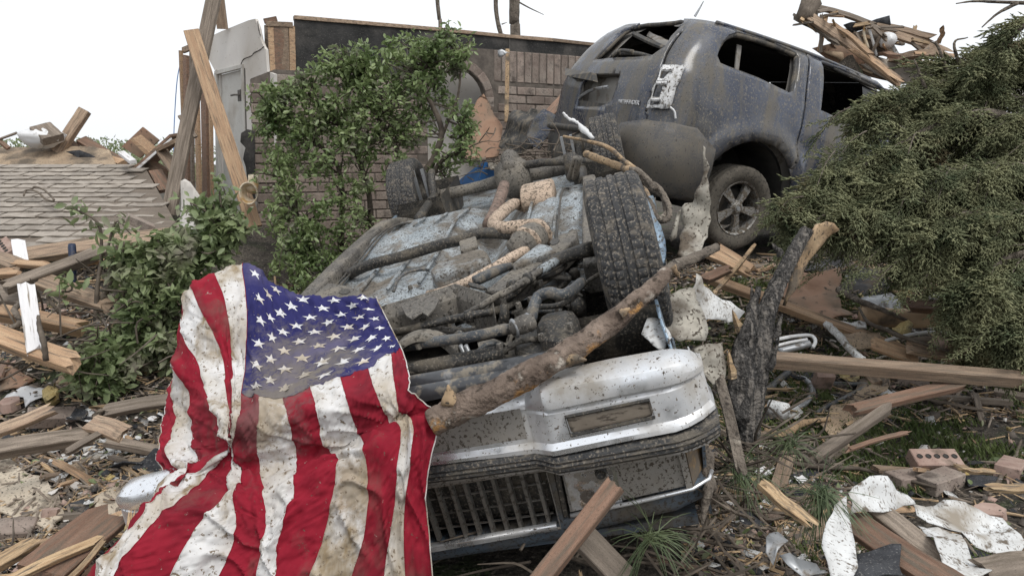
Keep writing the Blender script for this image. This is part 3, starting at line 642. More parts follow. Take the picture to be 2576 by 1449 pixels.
SUVM = Matrix.Translation((1.4741, 6.7415, .7932)) @ rotm(.4539, .1745, .1067)
suv = thing('sport_utility_vehicle', 'mud-spattered dark blue sport utility vehicle with no glass, tilted nose down', 'car', SUVM)
def build_suv():
    wz = np.array([(.20, .80), (.35, .855), (.6, .895), (.85, .915), (1.05, .905), (1.2, .875), (1.28, .85), (1.45, .79), (1.58, .735), (1.64, .70), (1.69, .64)])
    rz = np.array([(.20, -.98), (.35, -1.0), (.7, -1.03), (1.1, -1.03), (1.25, -1.0), (1.45, -.90), (1.6, -.79), (1.69, -.69)])
    def w_(z): return float(np.interp(z, wz[:, 0], wz[:, 1]))
    def r_(z): return float(np.interp(z, rz[:, 0], rz[:, 1]))
    A1, A2, A3 = .65, 1.13, 2.33; AC = (A2 + A3) / 2; rad = .30
    def S(a, z, off=0.0):
        left = a > AC
        if left: a = 2 * AC - a
        w = w_(z) + off; r = r_(z) - off
        if a <= 0: x, y = -a, -w
        elif a <= A1: x, y = a * (r + rad) / A1, -w
        elif a <= A2:
            f = (a - A1) / (A2 - A1) * math.pi / 2; x = r + rad - rad * math.sin(f); y = -(w - rad) - rad * math.cos(f)
        else:
            y = -(w - rad) * (1 - (a - A2) / (AC - A2)); x = r - .03 * (1 - (y / w) ** 2) + .03 * (1 - ((w - rad) / w) ** 2)
        if -a > 2.4: y *= 1 - .10 * ((-a - 2.4) / .9) ** 2
        return Vector((x, -y if left else y, z))
    # pixel -> (a,z) on the shell
    ga, gzv = np.meshgrid(np.linspace(-2.2, 2.6, 241), np.linspace(.22, 1.69, 120)); pts = np.array([tuple(SUVM @ S(a, z)) for a, z in zip(ga.ravel(), gzv.ravel())])
    d = pts - np.array([0, 0, CAM_H]); zc = d[:, 1] * CT - d[:, 2] * ST; U = 1288 + FPX * d[:, 0] / zc; Vv = 724.5 - FPX * (d[:, 1] * ST + d[:, 2] * CT) / zc
    def hit(u, v, side=None):
        q = (U - u) ** 2 + (Vv - v) ** 2
        q = q + np.where(zc > 7.9, 1e4, 0)
        i = int(np.argmin(q)); return ga.ravel()[i], gzv.ravel()[i]
    def pxs(cr, l): return [hit(*cr(*p)) for p in l]
    mir = lambda l: [(2 * AC - a, z) for a, z in reversed(l)]
    qwin = pxs(c4, [(1275, 430), (1300, 350), (1370, 285), (1430, 270), (1530, 290), (1700, 345), (1880, 425), (1895, 460), (1860, 700), (1820, 710), (1600, 610), (1400, 535), (1300, 490)])
    dwin = [hit(*p) for p in [(2058, 163), (2110, 180), (2190, 215), (2260, 250), (2250, 365), (2180, 335), (2120, 312), (2054, 280)]]
    rwin = pxs(c4, [(370, 475), (480, 370), (600, 260), (720, 195), (850, 160), (980, 150), (1045, 175), (1020, 240), (960, 310), (910, 380), (830, 440), (700, 450), (520, 460)])
    ax = -.06; arch = [(-(ax + .04 + .47 * math.cos(t)), .42 + .48 * math.sin(t)) for t in np.linspace(-.35, math.pi + .35, 22)]
    plate = pxs(c4, [(290, 640), (330, 580), (580, 575), (570, 640), (520, 780), (440, 820), (250, 810), (265, 720)])
    def slit(l, w=.011):
        n = len(l); a = []; b = []
        for i, p in enumerate(l):
            q0 = np.array(l[max(0, i - 1)]); q1 = np.array(l[min(n - 1, i + 1)]); t = (q1 - q0); t = t / (np.linalg.norm(t) + 1e-9); nn = np.array([-t[1], t[0]]) * w
            a.append(tuple(np.array(p) + nn)); b.append(tuple(np.array(p) - nn))
        return a + b[::-1]
    shut = [hit(*p) for p in [(2028, 122), (2024, 180), (2018, 250), (2008, 320), (1994, 370)]]
    gate_r = pxs(c4, [(1035, 280), (930, 430), (880, 560), (800, 780), (770, 850)])
    top = [(-3.3, .96), (-2.2, 1.12), (-1.35, 1.66), (-.6, 1.69)]
    outer = [(-3.3, .35), (-.55, .30), (.40, .30), (.62, .55), (AC, .55)]
    outer = outer + [(2 * AC - a, z) for a, z in reversed(outer[:-1])]; t2 = top + [(AC - .6, 1.69)]
    outer = outer + [(2 * AC - a, z) for a, z in t2] + [(AC - .6 + .0, 1.69)] + list(reversed(top))
    # clean duplicates
    o2 = []
    for p in outer:
        if not o2 or (abs(p[0] - o2[-1][0]) + abs(p[1] - o2[-1][1])) > 1e-4: o2.append(p)
    fwin = [(-1.18, 1.22), (-1.18, 1.60), (-1.32, 1.60), (-2.0, 1.18)]
    farch = [(a - 2.85, z) for a, z in arch]
    holes = [qwin, dwin, rwin, arch, plate, slit(shut), slit(gate_r), mir(qwin), mir(dwin), mir(arch), fwin, mir(fwin)]
    V2, F = cdt_panel(o2, holes, .045)
    dent = lambda a, z: .012 * vnoise(a * 2.2, z * 2.2, 1) + .006 * vnoise(a * 6, z * 6, 4)
    flare = lambda a, z: .045 * math.exp(-((math.hypot(a + ax + .04, z - .42) - .53) / .075) ** 2) if math.hypot(a + ax + .04, z - .42) < .8 and z > .3 else 0
    V3 = [tuple(S(a, z, dent(a, z) + flare(a, z))) for a, z in V2]
    # parts: rear side panel with pillar, rear door, tailgate
    def gx(z): return float(np.interp(z, sorted(p[1] for p in gate_r), [p[0] for p in sorted(gate_r, key=lambda p: p[1])]))
    def sx(z): return float(np.interp(z, sorted(p[1] for p in shut), [p[0] for p in sorted(shut, key=lambda p: p[1])]))
    groups = {'body_shell': [], 'rear_door': [], 'tailgate': []}
    for f in F:
        a = sum(V2[i][0] for i in f) / 3; z = sum(V2[i][1] for i in f) / 3
        if a < sx(z) and a > -1.12: groups['rear_door'].append(f)
        elif gx(z) < a < 2 * AC - gx(z): groups['tailgate'].append(f)
        else: groups['body_shell'].append(f)
    objs = {}
    for nm, fs in groups.items():
        used = sorted({i for f in fs for i in f}); mp = {i: k for k, i in enumerate(used)}
        o = mk(nm, [V3[i] for i in used], [tuple(mp[i] for i in f) for f in fs], M['suv_paint'], suv, smooth=True); solid(o, .035, -1); objs[nm] = o
    # inner trim with the same openings
    V2b, Fb = cdt_panel(o2, [qwin, dwin, rwin, mir(qwin), mir(dwin), fwin, mir(fwin), arch, mir(arch)], .09)
    mk('inner_trim', [tuple(S(a, z, -.06)) for a, z in V2b], Fb, M['suv_trim'], suv, smooth=True)
    for nm, lp in (('light_block_pane', mir(qwin)), ('light_block_pane', mir(dwin)), ('light_block_pane', mir(fwin))):  # dark panes added on the far side to darken the cabin
        Vg, Fg = cdt_panel(lp, [], .08); mk(nm, [tuple(S(a, z, -.02)) for a, z in Vg], Fg, M['light_block'], suv, smooth=True)
    mk('light_block_front', *prism([(1.36, -.62, 1.67), (1.36, .62, 1.67), (2.15, .72, 1.14), (2.15, -.72, 1.14)], (.01, 0, .012)), M['light_block'], suv)  # dark pane added so no sky shows through the front opening
    Vg, Fg = cdt_panel(fwin, [], .08); mk('light_block_pane', [tuple(S(a, z, -.02)) for a, z in Vg], Fg, M['light_block'], suv, smooth=True)  # near front opening closed with an added pane, to block light too
    # window seals
    for nm, lp, rr in (('window_seal', qwin, .024), ('window_seal', dwin, .016), ('window_seal', rwin, .018)):
        l3 = [S(a, z, .004) for a, z in smooth_loop(lp, 2)]; l3.append(l3[0]); Vt, Ft = tube(l3, rr, 6, 1, cap=False); mk(nm, Vt, Ft, M['suv_dark'], suv, smooth=True)
    # moulding along the belt line
    l3 = [S(*hit(*p), .012) for p in [(1772, 181), (1850, 206), (1930, 234), (2012, 263)]]; mk('belt_moulding', *tube(l3, .016, 6, 4), M['suv_dark'], suv, smooth=True)
    # roof, bonnet, floor
    def cap(nm, xs, ys, zf, mt):
        n = len(ys); V = [(x, y * wf(x), zf(x, y)) for x in xs for y in ys]
        mk(nm, V, [(i * n + j, i * n + j + 1, (i + 1) * n + j + 1, (i + 1) * n + j) for i in range(len(xs) - 1) for j in range(n - 1)], mt, suv, smooth=True)
    wf = lambda x: .66 if x > -.35 else .66 * math.sqrt(max(.12, 1 - ((-x - .35) / .36) ** 2)) if x > -.69 else .2
    cap('roof', [-.67, -.62, -.56, -.48, -.38, -.2, 0, .3, .6, .9, 1.2, 1.36], np.linspace(-1, 1, 15), lambda x, y: 1.69 + .075 * (1 - y * y) * float(sstep(-.78, -.3, x)) - .02 * (abs(y) > .99) - .03 * max(0, x - .6) ** 2, M['suv_paint'])
    wf = lambda x: .80 - .08 * max(0, (x - 2.6)) ** 2
    cap('bonnet', [2.15, 2.4, 2.7, 3.0, 3.2, 3.32], np.linspace(-1, 1, 11), lambda x, y: 1.16 - .12 * (x - 2.2) - .05 * y * y, M['suv_paint'])
    mb = MB(); mb.add(*box((1.1, 0, .45), (4.1, 1.6, .06))); mb.add(*box((3.3, 0, .68), (.12, 1.5, .5))); mb.mk('floor_pan', M['suv_interior'], suv)
    mk('headliner', [(-.5, -.6, 1.66), (1.3, -.62, 1.66), (1.3, .62, 1.66), (-.5, .6, 1.66)], [(0, 1, 2, 3)], M['suv_interior'], suv)
    for x in (-.25, .75, 1.55):
        for y in (-.42, .42):
            mb = MB(); mb.add(*box((x, y, .95), (.16, .55, .55))); mb.add(*box((x + .02, y, 1.30), (.10, .28, .16))); o = mb.mk('seat_back', M['suv_interior'], suv); bevel(o, .03)
    mk('seat_belt', *prism([S(*hit(1862, 108), -.09), S(*hit(1874, 110), -.09), S(*hit(1866, 215), -.09), S(*hit(1852, 212), -.09)], (0, .012, 0)), M['suv_trim'], suv)
    # wheel housings and wheels
    for sy in (-1, 1):
        for x0 in (ax, ax + 2.85):
            V = []; F2 = []
            for i, t in enumerate(np.linspace(-.3, math.pi + .3, 20)):
                V += [(x0 + .48 * math.cos(t), sy * .86, .40 + .49 * math.sin(t)), (x0 + .48 * math.cos(t), sy * .40, .40 + .49 * math.sin(t))]
            for i in range(19): F2.append((2 * i, 2 * i + 1, 2 * i + 3, 2 * i + 2))
            F2.append(tuple(2 * i + 1 for i in range(20))); mk('wheel_housing', V, F2, M['suv_interior'], suv)
    tm = tyre_mesh('suv_tyre', .35, .25, M['tyre_muddy'], nth=160)
    for (x, y, z, ya) in ((-.05, -.79, .335, 0), (-.05, .79, .335, math.pi), (2.8, -.80, .36, 0), (2.8, .80, .36, math.pi)):
        alloy_wheel(suv, Matrix.Translation((x, y, z)) @ Matrix.Rotation(ya, 4, 'Z') @ Matrix.Rotation(.35, 4, 'Y'), .35, .25, tm, M['alloy'])
    # rear bumper: the near corner still on, the far end torn
    bo = [(.42, .33), (1.05, .30), (1.28, .35), (1.33, .45), (1.26, .56), (1.35, .68), (1.28, .80), (1.05, .84), (.62, .86), (.43, .74)]
    V2c, Fc = cdt_panel(bo, [], .06)
    def bof(a, z):
        e = min(1, max(0, (z - .30) / .12)); return .03 + .065 * math.sin(math.pi * min(1, max(0, (z - .28) / .58))) + dent(a * 1.3, z)
    o = mk('rear_bumper', [tuple(S(a, z, bof(a, z))) for a, z in V2c], Fc, M['suv_bumper'], suv, smooth=True); solid(o, .02, -1)
    bb = [(1.22, .42), (1.8, .38), (2.4, .44), (2.9, .46), (2.9, .62), (2.5, .70), (2.0, .66), (1.6, .73), (1.22, .70)]; V2f, Ff = cdt_panel(bb, [], .05)
    o = mk('bumper_beam', [tuple(S(a, z, .035 + .05 * vnoise(a * 4, z * 5, 6) + .02 * vnoise(a * 12, z * 9, 2))) for a, z in V2f], Ff, M['suv_dark'], suv, smooth=True); solid(o, .015, -1)
    o = mk('bumper_ledge', *tube([S(a, .72 if a > 1.4 else .84, .05) for a in np.linspace(1.45, 2.8, 14)], .028, 8, 2, .1), M['suv_dark'], suv, smooth=True)
    # dark bare lower part of the tailgate
    lo = [(1.42, .80), (2.5, .74), (2.5, 1.10), (2.05, 1.16), (1.98, .97), (1.55, .95)]
    V2d, Fd = cdt_panel(lo, [], .06); o = mk('bare_gate_panel', [tuple(S(a, z, .010 + .018 * abs(vnoise(a * 5, z * 2, 2)))) for a, z in V2d], Fd, M['suv_dark'], suv, smooth=True)
    # plate recess
    mb = MB(); l = [S(a, z, 0) for a, z in plate]; n = len(l); bck = [S(a, z, -.09) for a, z in plate]
    mb.add([tuple(p) for p in l + bck], [(i, (i + 1) % n, (i + 1) % n + n, i + n) for i in range(n)] + [tuple(range(n, 2 * n))]); mb.mk('plate_recess', M['suv_bumper'], objs['tailgate'])
    l3 = [S(*hit(*c4(*p)), .03) for p in [(275, 750), (330, 715), (400, 685), (490, 675)]]; mk('torn_strip', *tube(l3, .014, 5, 3, .3), M['grey_metal'], objs['tailgate'])
    q = [S(*hit(*c4(*p)), .05) for p in [(230, 540), (420, 575), (430, 640), (235, 590)]]; mk('handle_trim', *prism(q, (-.05, 0, 0)), M['suv_dark'], objs['tailgate'])
    # wiper
    mb = MB(); mb.add(*tube([S(*hit(*c4(*p)), .03) for p in [(560, 410), (700, 415), (830, 440)]], [.022, .018, .01], 6, 4)); mb.add(*tube([S(*hit(*c4(*p)), .05) for p in [(540, 440), (600, 395), (680, 410)]], .018, 6, 4)); mb.mk('wiper', M['suv_dark'], objs['tailgate'], smooth=True)
    # loose bar hanging in the rear opening
    mk('bent_bar', *tube([S(*hit(*c4(*p)), -.03) for p in [(640, 250), (760, 305), (920, 375)]], .022, 6, 3), M['suv_dark'], suv)
    mk('trim_strip', *tube([S(*hit(*c4(*p)), -.12) for p in [(700, 250), (830, 290), (940, 340)]], .04, 6, 3, .2), M['suv_trim'], suv)
    # tail lamp: pale broken shell over a dark cavity
    lam = [hit(*c4(*p)) for p in [(900, 515), (1060, 515), (950, 832), (778, 832)]]
    cav = [hit(*c4(*p)) for p in [(880, 520), (1110, 555), (985, 860), (765, 840)]]
    q = [S(a, z, .022) for a, z in cav]; mk('lamp_cavity', *prism(q, (.012, .01, 0)), M['suv_dark'], suv)
    def lerp2(s, t):
        a = np.array(lam[0]) * (1 - s) + np.array(lam[1]) * s; b = np.array(lam[3]) * (1 - s) + np.array(lam[2]) * s; return a * (1 - t) + b * t
    lo2 = [(0, 0), (1, 0), (1, 1), (0, 1)]; hl = [[(.05, .14), (.45, .14), (.32, .33), (.10, .33)], [(.05, .45), (.42, .45), (.40, .75), (.08, .75)], [(.10, .84), (.5, .84), (.5, .93), (.10, .93)]]
    V2e, Fe = cdt_panel(lo2, hl, .11); o = mk('tail_lamp', [tuple(S(*lerp2(s, t), .055 + .012 * vnoise(s * 6, t * 12, 3) - .02 * s)) for s, t in V2e], Fe, M['lamp_shell'], suv, smooth=True); solid(o, .012, -1)
    for t in (.10, .36, .42, .80): mk('lamp_bracket', *tube([S(*lerp2(s, t + .02 * math.sin(s * 5)), .065) for s in (.08, .3, .55)], .014, 6, 2), M['lamp_shell'], o)
    mk('wire', *tube([S(*hit(*c4(*p)), .04) for p in [(950, 820), (985, 850), (995, 910)]], .008, 5, 3), M['white_plastic'], suv)
    # badge
    cu = bpy.data.curves.new('badge', 'FONT'); cu.body = 'PATHFINDER'; cu.size = .048; cu.extrude = .004; cu.align_x = 'LEFT'
    ob = bpy.data.objects.new('tmp', cu); COL.objects.link(ob); dg = bpy.context.evaluated_depsgraph_get(); me = bpy.data.meshes.new_from_object(ob.evaluated_get(dg)); bpy.data.objects.remove(ob)
    a0, z0 = hit(*c4(560, 838)); z0 += .045; p = S(a0, z0, .045); px = (S(a0 - .16, z0, .045) - p); 
    if px.length < 1e-5: px = Vector((0, -1, 0))
    px.normalize(); up = Vector((0, 0, 1)); up = (up - px * up.dot(px)).normalized(); nn = px.cross(up); me.materials.clear(); me.materials.append(M['badge'])
    b = bpy.data.objects.new('badge', me); link(b, suv); m = Matrix((px, up, nn)).transposed().to_4x4(); m.translation = p; b.matrix_basis = m
    # antenna and roof trim
    mi = SUVM.inverted(); mk('antenna', *tube([mi @ P(1748, 42, 6.9), mi @ P(1760, 22, 6.9), mi @ P(1770, 4, 6.9)], [.012, .008, .004], 6, 3), M['grey_metal'], suv)
    for y in (-.66,): mk('roof_rail', *tube([(-.55, y, 1.71), (0, y * .99, 1.725), (.6, y, 1.72), (1.3, y, 1.69)], .018, 6, 4), M['suv_paint'], suv, smooth=True)
build_suv()
# torn panel hanging at the far corner of the vehicle
sheet('torn_bumper_corner', 'torn blue-grey bumper corner lying left of the wrecked sport utility vehicle', 'car part', [c3(*p) for p in [(1145, 830), (1250, 875), (1215, 1000), (1120, 1140), (1060, 1110), (1010, 1050), (1020, 980), (1080, 890)]], [7.3, 7.2, 7.2, 7.2, 7.2, 7.25, 7.3, 7.3], M['suv_paint'], .012, .05, 5, .04)
sheet('torn_liner', 'ribbed dark torn wheel liner beside the brick wall', 'car part', [c3(*p) for p in [(915, 835), (1150, 825), (1060, 930), (1010, 1060), (1080, 1140), (880, 1170), (800, 1110), (850, 980)]], [7.6, 7.5, 7.45, 7.4, 7.35, 7.4, 7.5, 7.6], M['suv_dark'], .012, .09, 6, .04)
# ================================================================ overturned car (frame: x towards its tail, y to the picture's left, z out of its underside)
CARM = Matrix.Translation((-.322, 2.777, .816)) @ rotm(1.4725, -.1734, -.221)
CARI = CARM.inverted()
car = thing('overturned_car', 'old light blue car lying on its roof with wheels and rusty underside up', 'car', CARM)
M['car_paint'] = mat('muddy_light_blue_paint', (.19, .27, .36), (.27, .36, .45), 3, .35, metal=.2, bump=.1, coat=.3, dirts=[((.15, .13, .105), 4, .53, .08), ((.07, .058, .046), 85, .57, .04), ((.26, .235, .19), 30, .62, .05)])
M['floor_pan'] = mat('muddy_blue_grey_floor_pan', (.24, .275, .30), (.37, .405, .425), 5, .5, bump=.6, bscale=60, dirts=[((.14, .122, .10), 3.6, .54, .08), ((.07, .06, .049), 95, .565, .04), ((.035, .03, .026), 34, .62, .03), ((.19, .165, .135), 14, .62, .06)])
M['under_dark'] = mat('grimy_black_underside', (.016, .0155, .015), (.045, .042, .038), 6, .5, bump=.6, bscale=50, bdist=.008, dirts=[((.105, .09, .07), 9, .575, .08), ((.17, .148, .12), 120, .585, .04)])
M['under_grey'] = mat('dusty_grey_frame_steel', (.085, .078, .07), (.15, .138, .12), 5, .7, bump=.5, bscale=50, dirts=[((.195, .172, .14), 5, .56, .10), ((.04, .035, .03), 60, .58, .05), ((.26, .235, .2), 130, .61, .04)])
M['rust_pipe'] = mat('rusty_pipe', (.13, .088, .07), (.24, .17, .135), 9, .85, bump=.6, bscale=60, dirts=[((.06, .05, .042), 50, .57, .05), ((.27, .22, .18), 110, .62, .04)])
M['tan_steel'] = mat('mud_tan_exhaust', (.38, .285, .21), (.52, .405, .31), 4, .7, bump=.3, bscale=40, dirts=[((.14, .11, .082), 34, .575, .05), ((.06, .05, .04), 110, .58, .04)])
M['hose'] = mat('dirty_rubber_hose', (.03, .034, .038), (.075, .083, .092), 9, .4, bump=.4, bscale=60, dirts=[((.17, .15, .122), 20, .57, .08), ((.22, .195, .165), 130, .59, .04)])
M['chrome'] = mat('scratched_chrome', (.74, .76, .79), (.84, .86, .89), 3, .26, metal=.88, bump=.12, bscale=14, dirts=[((.33, .305, .27), 4, .55, .12), ((.16, .135, .11), 95, .63, .02), ((.07, .055, .042), 45, .655, .015)])
M['chrome_dirty'] = mat('mud_filmed_chrome', (.30, .285, .265), (.38, .365, .34), 3, .4, metal=.35, bump=.1, dirts=[((.22, .195, .165), 3, .52, .10), ((.08, .065, .05), 95, .575, .03)])
M['rubber'] = mat('muddy_bumper_rubber', (.022, .023, .026), (.05, .05, .05), 5, .6, bump=1, bscale=70, bdist=.006, dirts=[((.13, .115, .095), 22, .55, .06, (1, .5, 3)), ((.2, .175, .145), 110, .58, .04)])
M['lens_muddy'] = mat('mud_covered_lens', (.14, .115, .09), (.21, .178, .142), 6, .6, bump=.4, bscale=60, dirts=[((.07, .057, .045), 60, .57, .05, (1, .4, 2))])
M['lens_amber'] = mat('amber_lens', (.26, .135, .04), (.33, .2, .075), 5, .4, bump=.2, dirts=[(MUD, 10, .52, .08)])
M['mirror_lamp'] = mat('lamp_reflector', (.75, .76, .78), (.80, .81, .83), 3, .08, metal=1.0, bump=.4, bscale=8, bdist=.02, dirts=[((.26, .23, .19), 5, .55, .05), ((.07, .06, .05), 30, .63, .03)])

M['grille_metal'] = mat('grimy_grille_bar', (.13, .122, .11), (.21, .2, .183), 6, .4, metal=.4, bump=.2, dirts=[((.06, .05, .04), 60, .56, .05)])
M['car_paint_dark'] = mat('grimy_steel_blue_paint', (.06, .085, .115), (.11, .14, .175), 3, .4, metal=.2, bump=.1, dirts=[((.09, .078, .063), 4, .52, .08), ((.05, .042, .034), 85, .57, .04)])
def Cz(u, v, z):
    """point of the car's frame seen at u,v, at height z over its underside plane"""
    o = CARI @ CAMP; d = CARI.to_3x3() @ ray(u, v); return o + d * ((z - o.z) / d.z)
def Cx(u, v, x):
    o = CARI @ CAMP; d = CARI.to_3x3() @ ray(u, v); return o + d * ((x - o.x) / d.x)
def ctube(name, cr, pts, r, mt, parent=None, sides=10, rough=.04, n=5):
    """pipe through (x, y in the crop, height) points"""
    p = [Cz(*cr(a, b), z) for a, b, z in pts]; return mk(name, *tube(p, r, sides, n, rough), mt, parent or car, smooth=True)
def cslab(name, cr, pts, z, th, mt, parent=None, bev=.008, bulge=0):
    zs = z if hasattr(z, '__len__') else [z] * len(pts)
    p = [Cz(*cr(a, b), q) for (a, b), q in zip(pts, zs)]; V, F = prism(p, (0, 0, -th)); o = mk(name, V, F, mt, parent or car, smooth=False)
    return bevel(o, bev, 2)

def build_car():
    tm = tyre_mesh('car_tyre', .325, .212, M['tyre'], nth=240)
    tm2 = tm
    def wheel(loc, side, yaw=0.0, camber=0.0):
        w = bpy.data.objects.new('wheel', tm); link(w, car); w.matrix_basis = Matrix.Translation(loc) @ Matrix.Rotation(yaw, 4, 'Z') @ Matrix.Rotation(camber, 4, 'X') @ Matrix.Rotation(.1, 4, 'Y')
        r = .335 * .62
        mk('rim', *lathe([(r * 1.03, -.08), (r * .95, -.07), (r * .9, .03), (r * .55, .0), (r * .5, .04), (.001, .04)] if side > 0 else [(r * 1.03, .08), (r * .95, .07), (r * .9, -.03), (r * .55, 0), (r * .5, -.04), (.001, -.04)], 32), M['under_grey'], w, smooth=True)
        mk('brake_drum', *lathe([(.001, -side * .06), (.125, -side * .06), (.13, side * .02), (.001, side * .02)], 24), M['under_dark'], w, smooth=True)
        return w
    fr = Cx(1562, 636, -.0); 
    wheel((.02, -.80, .055), -1, .02, -.03); wheel((-.02, .80, -.05), 1, -.05); wheel((2.87, -.80, -.04), -1); wheel((2.87, .78, -.03), 1)
    # ---- floor pan: stamped sheet, falling away over the rear axle
    nx, ny = 70, 56; xs = np.linspace(.12, 4.25, nx); ys = np.linspace(-.80, .74, ny); V = []
    for x in xs:
        for y in ys:
            z = -.02 - .20 * float(sstep(2.0, 2.55, x)) - .05 * float(sstep(.55, .12, x))
            z -= .13 * math.exp(-((y + .05) / .13) ** 2) * float(sstep(2.4, 2.0, x))                      # tunnel
            if abs(y + .05) > .2 and .45 < x < 1.9: z += .012 * (math.sin(y * 42) > .3) * (math.sin(x * 9) > -.6)   # stamped ribs
            z += .05 * math.exp(-((x - 1.35) / .28) ** 6) * float(sstep(.2, .3, abs(y + .05))) + .008 * vnoise(x * 4, y * 4, 3)
            V.append((x, y, z))
    F = [(i * ny + j, (i + 1) * ny + j, (i + 1) * ny + j + 1, i * ny + j + 1) for i in range(nx - 1) for j in range(ny - 1)]
    mk('floor_pan', V, F, M['floor_pan'], car, smooth=True)
    # ---- body sides hanging under the floor, crushed cabin
    for sy, y0 in ((1, .80), (-1, -.86)):
        ol = [(-.55, -.16), (-.45, -.02), (-.36, .02), (-.36, -.2), (-.2, -.32), (.2, -.33), (.38, -.2), (.42, -.02), (2.45, -.04), (2.5, -.25), (2.7, -.36), (3.1, -.36), (3.3, -.2), (3.35, -.08), (4.25, -.16), (4.35, -.45), (4.3, -.75), (3.2, -.85), (2.9, -1.0), (1.2, -1.0), (.7, -.8), (-.6, -.66)]
        win = [[(1.0, -.72), (1.2, -.92), (1.9, -.94), (1.9, -.70)], [(2.0, -.70), (2.0, -.94), (2.8, -.92), (2.9, -.74)]]
        V2, F2 = cdt_panel(ol, win, .10)
        o = mk('side_panel', [(x, y0 + sy * (.05 * math.sin(max(0, -z) * 3) + .02 * vnoise(x * 2, z * 3, sy)), z) for x, z in V2], F2, M['car_paint'], car, smooth=True); solid(o, .01, -sy)
        for (xa, xb) in ((.95, .96), (1.95, 1.96)):
            mk('door_gap', *tube([(xa, y0 + sy * .01, -.08), (xb, y0 + sy * .075, -.4), (xb, y0 + sy * .07, -.7)], .006, 5, 3), M['under_dark'], car)
    mk('roof_panel', [(.9, -.7, -1.02), (3.1, -.7, -1.02), (3.1, .66, -1.02), (.9, .66, -1.02)], [(0, 1, 2, 3)], M['car_paint'], car)
    mk('tail_panel', *prism([(4.3, -.84, -.2), (4.3, .8, -.2), (4.32, .78, -.78), (4.32, -.82, -.78)], (-.04, 0, 0)), M['car_paint'], car)
    mk('rear_bumper', *prism([(4.38, -.9, -.25), (4.38, .86, -.25), (4.38, .86, -.42), (4.38, -.9, -.42)], (.12, 0, 0)), M['chrome'], car)
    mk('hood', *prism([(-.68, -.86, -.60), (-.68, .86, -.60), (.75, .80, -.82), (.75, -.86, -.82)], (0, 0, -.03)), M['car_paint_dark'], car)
    for sy, y0 in ((1, .80), (-1, -.86)):   # wheel wells
        for x0 in (.0, 2.9):
            t = np.linspace(math.pi, 2 * math.pi, 14); V = []
            for a in t: V += [(x0 + .40 * math.cos(a), y0, .02 + .38 * math.sin(a)), (x0 + .40 * math.cos(a), y0 - sy * .34, .02 + .38 * math.sin(a))]
            F2 = [(2 * i, 2 * i + 1, 2 * i + 3, 2 * i + 2) for i in range(13)] + [tuple(2 * i + 1 for i in range(14))]
            mk('wheel_well', V, F2, M['under_dark'], car)
    # dark inside of the engine bay
    mk('engine_bay', *prism([(-.66, -.74, -.30), (-.66, .74, -.30), (.30, .70, -.26), (.30, -.74, -.26)], (0, 0, -.2)), M['under_dark'], car)
    # ---- side rails
    for (y0, wd) in ((.70, .09), (-.66, .08)):
        pts = [(.12, y0, .00), (.7, y0, .03), (1.6, y0, .03), (1.95, y0 * .98, .0), (2.3, y0 * .9, -.12)]
        mb = MB(); p = crom(pts, 5)
        V = []; 
        for (x, y, z) in p: V += [(x, y - wd / 2, z - .09), (x, y - wd / 2, z + .035), (x, y + wd / 2, z + .035), (x, y + wd / 2, z - .09)]
        F2 = [(4 * i + k, 4 * i + k + 1, 4 * i + k + 5, 4 * i + k + 4) for i in range(len(p) - 1) for k in range(3)] + [(0, 3, 2, 1), (4 * len(p) - 4, 4 * len(p) - 3, 4 * len(p) - 2, 4 * len(p) - 1)]
        o = mk('side_rail', V, F2, M['under_grey'], car); bevel(o, .012)
    # dark slot and hole in the near-left rail end
    mk('rail_slot', *prism([(1.25, .712, .067), (1.55, .705, .067), (1.55, .672, .067), (1.25, .68, .067)], (0, 0, -.003)), M['under_dark'], car)
    o = cslab('rail_horn', d2, [(1080, 940), (1190, 850), (1300, 860), (1440, 905), (1500, 960), (1350, 990), (1150, 975)], .06, .12, M['under_grey'])
    cslab('rail_hole', d2, [(1275, 915), (1300, 895), (1345, 895), (1360, 912), (1335, 935), (1290, 935)], .064, .01, M['under_dark'], bev=.001)
    # ---- rear axle, differential, springs, shocks
    ax = [Vector((2.87, .72, -.04)), Vector((2.86, .3, -.04)), Vector((2.85, -.06, -.03)), Vector((2.87, -.4, -.05)), Vector((2.88, -.74, -.05))]
    mk('rear_axle', *tube(ax, [.045, .045, .05, .045, .045], 12, 4, .03), M['under_grey'], car, smooth=True)
    V, F2 = lathe([(.001, -.14), (.10, -.13), (.155, -.06), (.165, .0), (.155, .06), (.10, .13), (.001, .14)], 18)
    mk('differential', [(x + 2.82, y - .06, z - .02) for x, y, z in V], F2, M['under_grey'], car, smooth=True)
    mk('differential_cover', *tube([(2.70, -.06, .06), (2.85, -.06, .12), (3.0, -.06, .05)], [.05, .075, .05], 12, 4), M['under_grey'], car, smooth=True)
    for sy in (.56, -.6):
        mk('shock_absorber', *tube([(2.62, sy, -.18), (2.75, sy, .1), (2.85, sy, .16)], [.035, .035, .028], 10, 3), M['under_dark'], car, smooth=True)
        mk('control_arm', *tube([(2.1, sy, -.04), (2.5, sy, -.02), (2.83, sy, .0)], .032, 8, 3), M['under_dark'], car, smooth=True)
        mb = MB()
        for q in (-.035, .035): mb.add(*box((2.74, sy + q + .08, .06), (.03, .02, .30)))
        mb.mk('shock_bracket', M['grey_metal'], car)
    mk('panhard_rod', *tube([(3.05, -.72, .02), (3.05, 0, -.02), (3.06, .5, -.08)], .02, 8, 3), M['under_grey'], car, smooth=True)
    mk('track_bar', *tube([(2.55, -.75, .0), (2.72, -.3, .06), (2.78, -.1, .05)], .03, 8, 3), M['under_dark'], car, smooth=True)
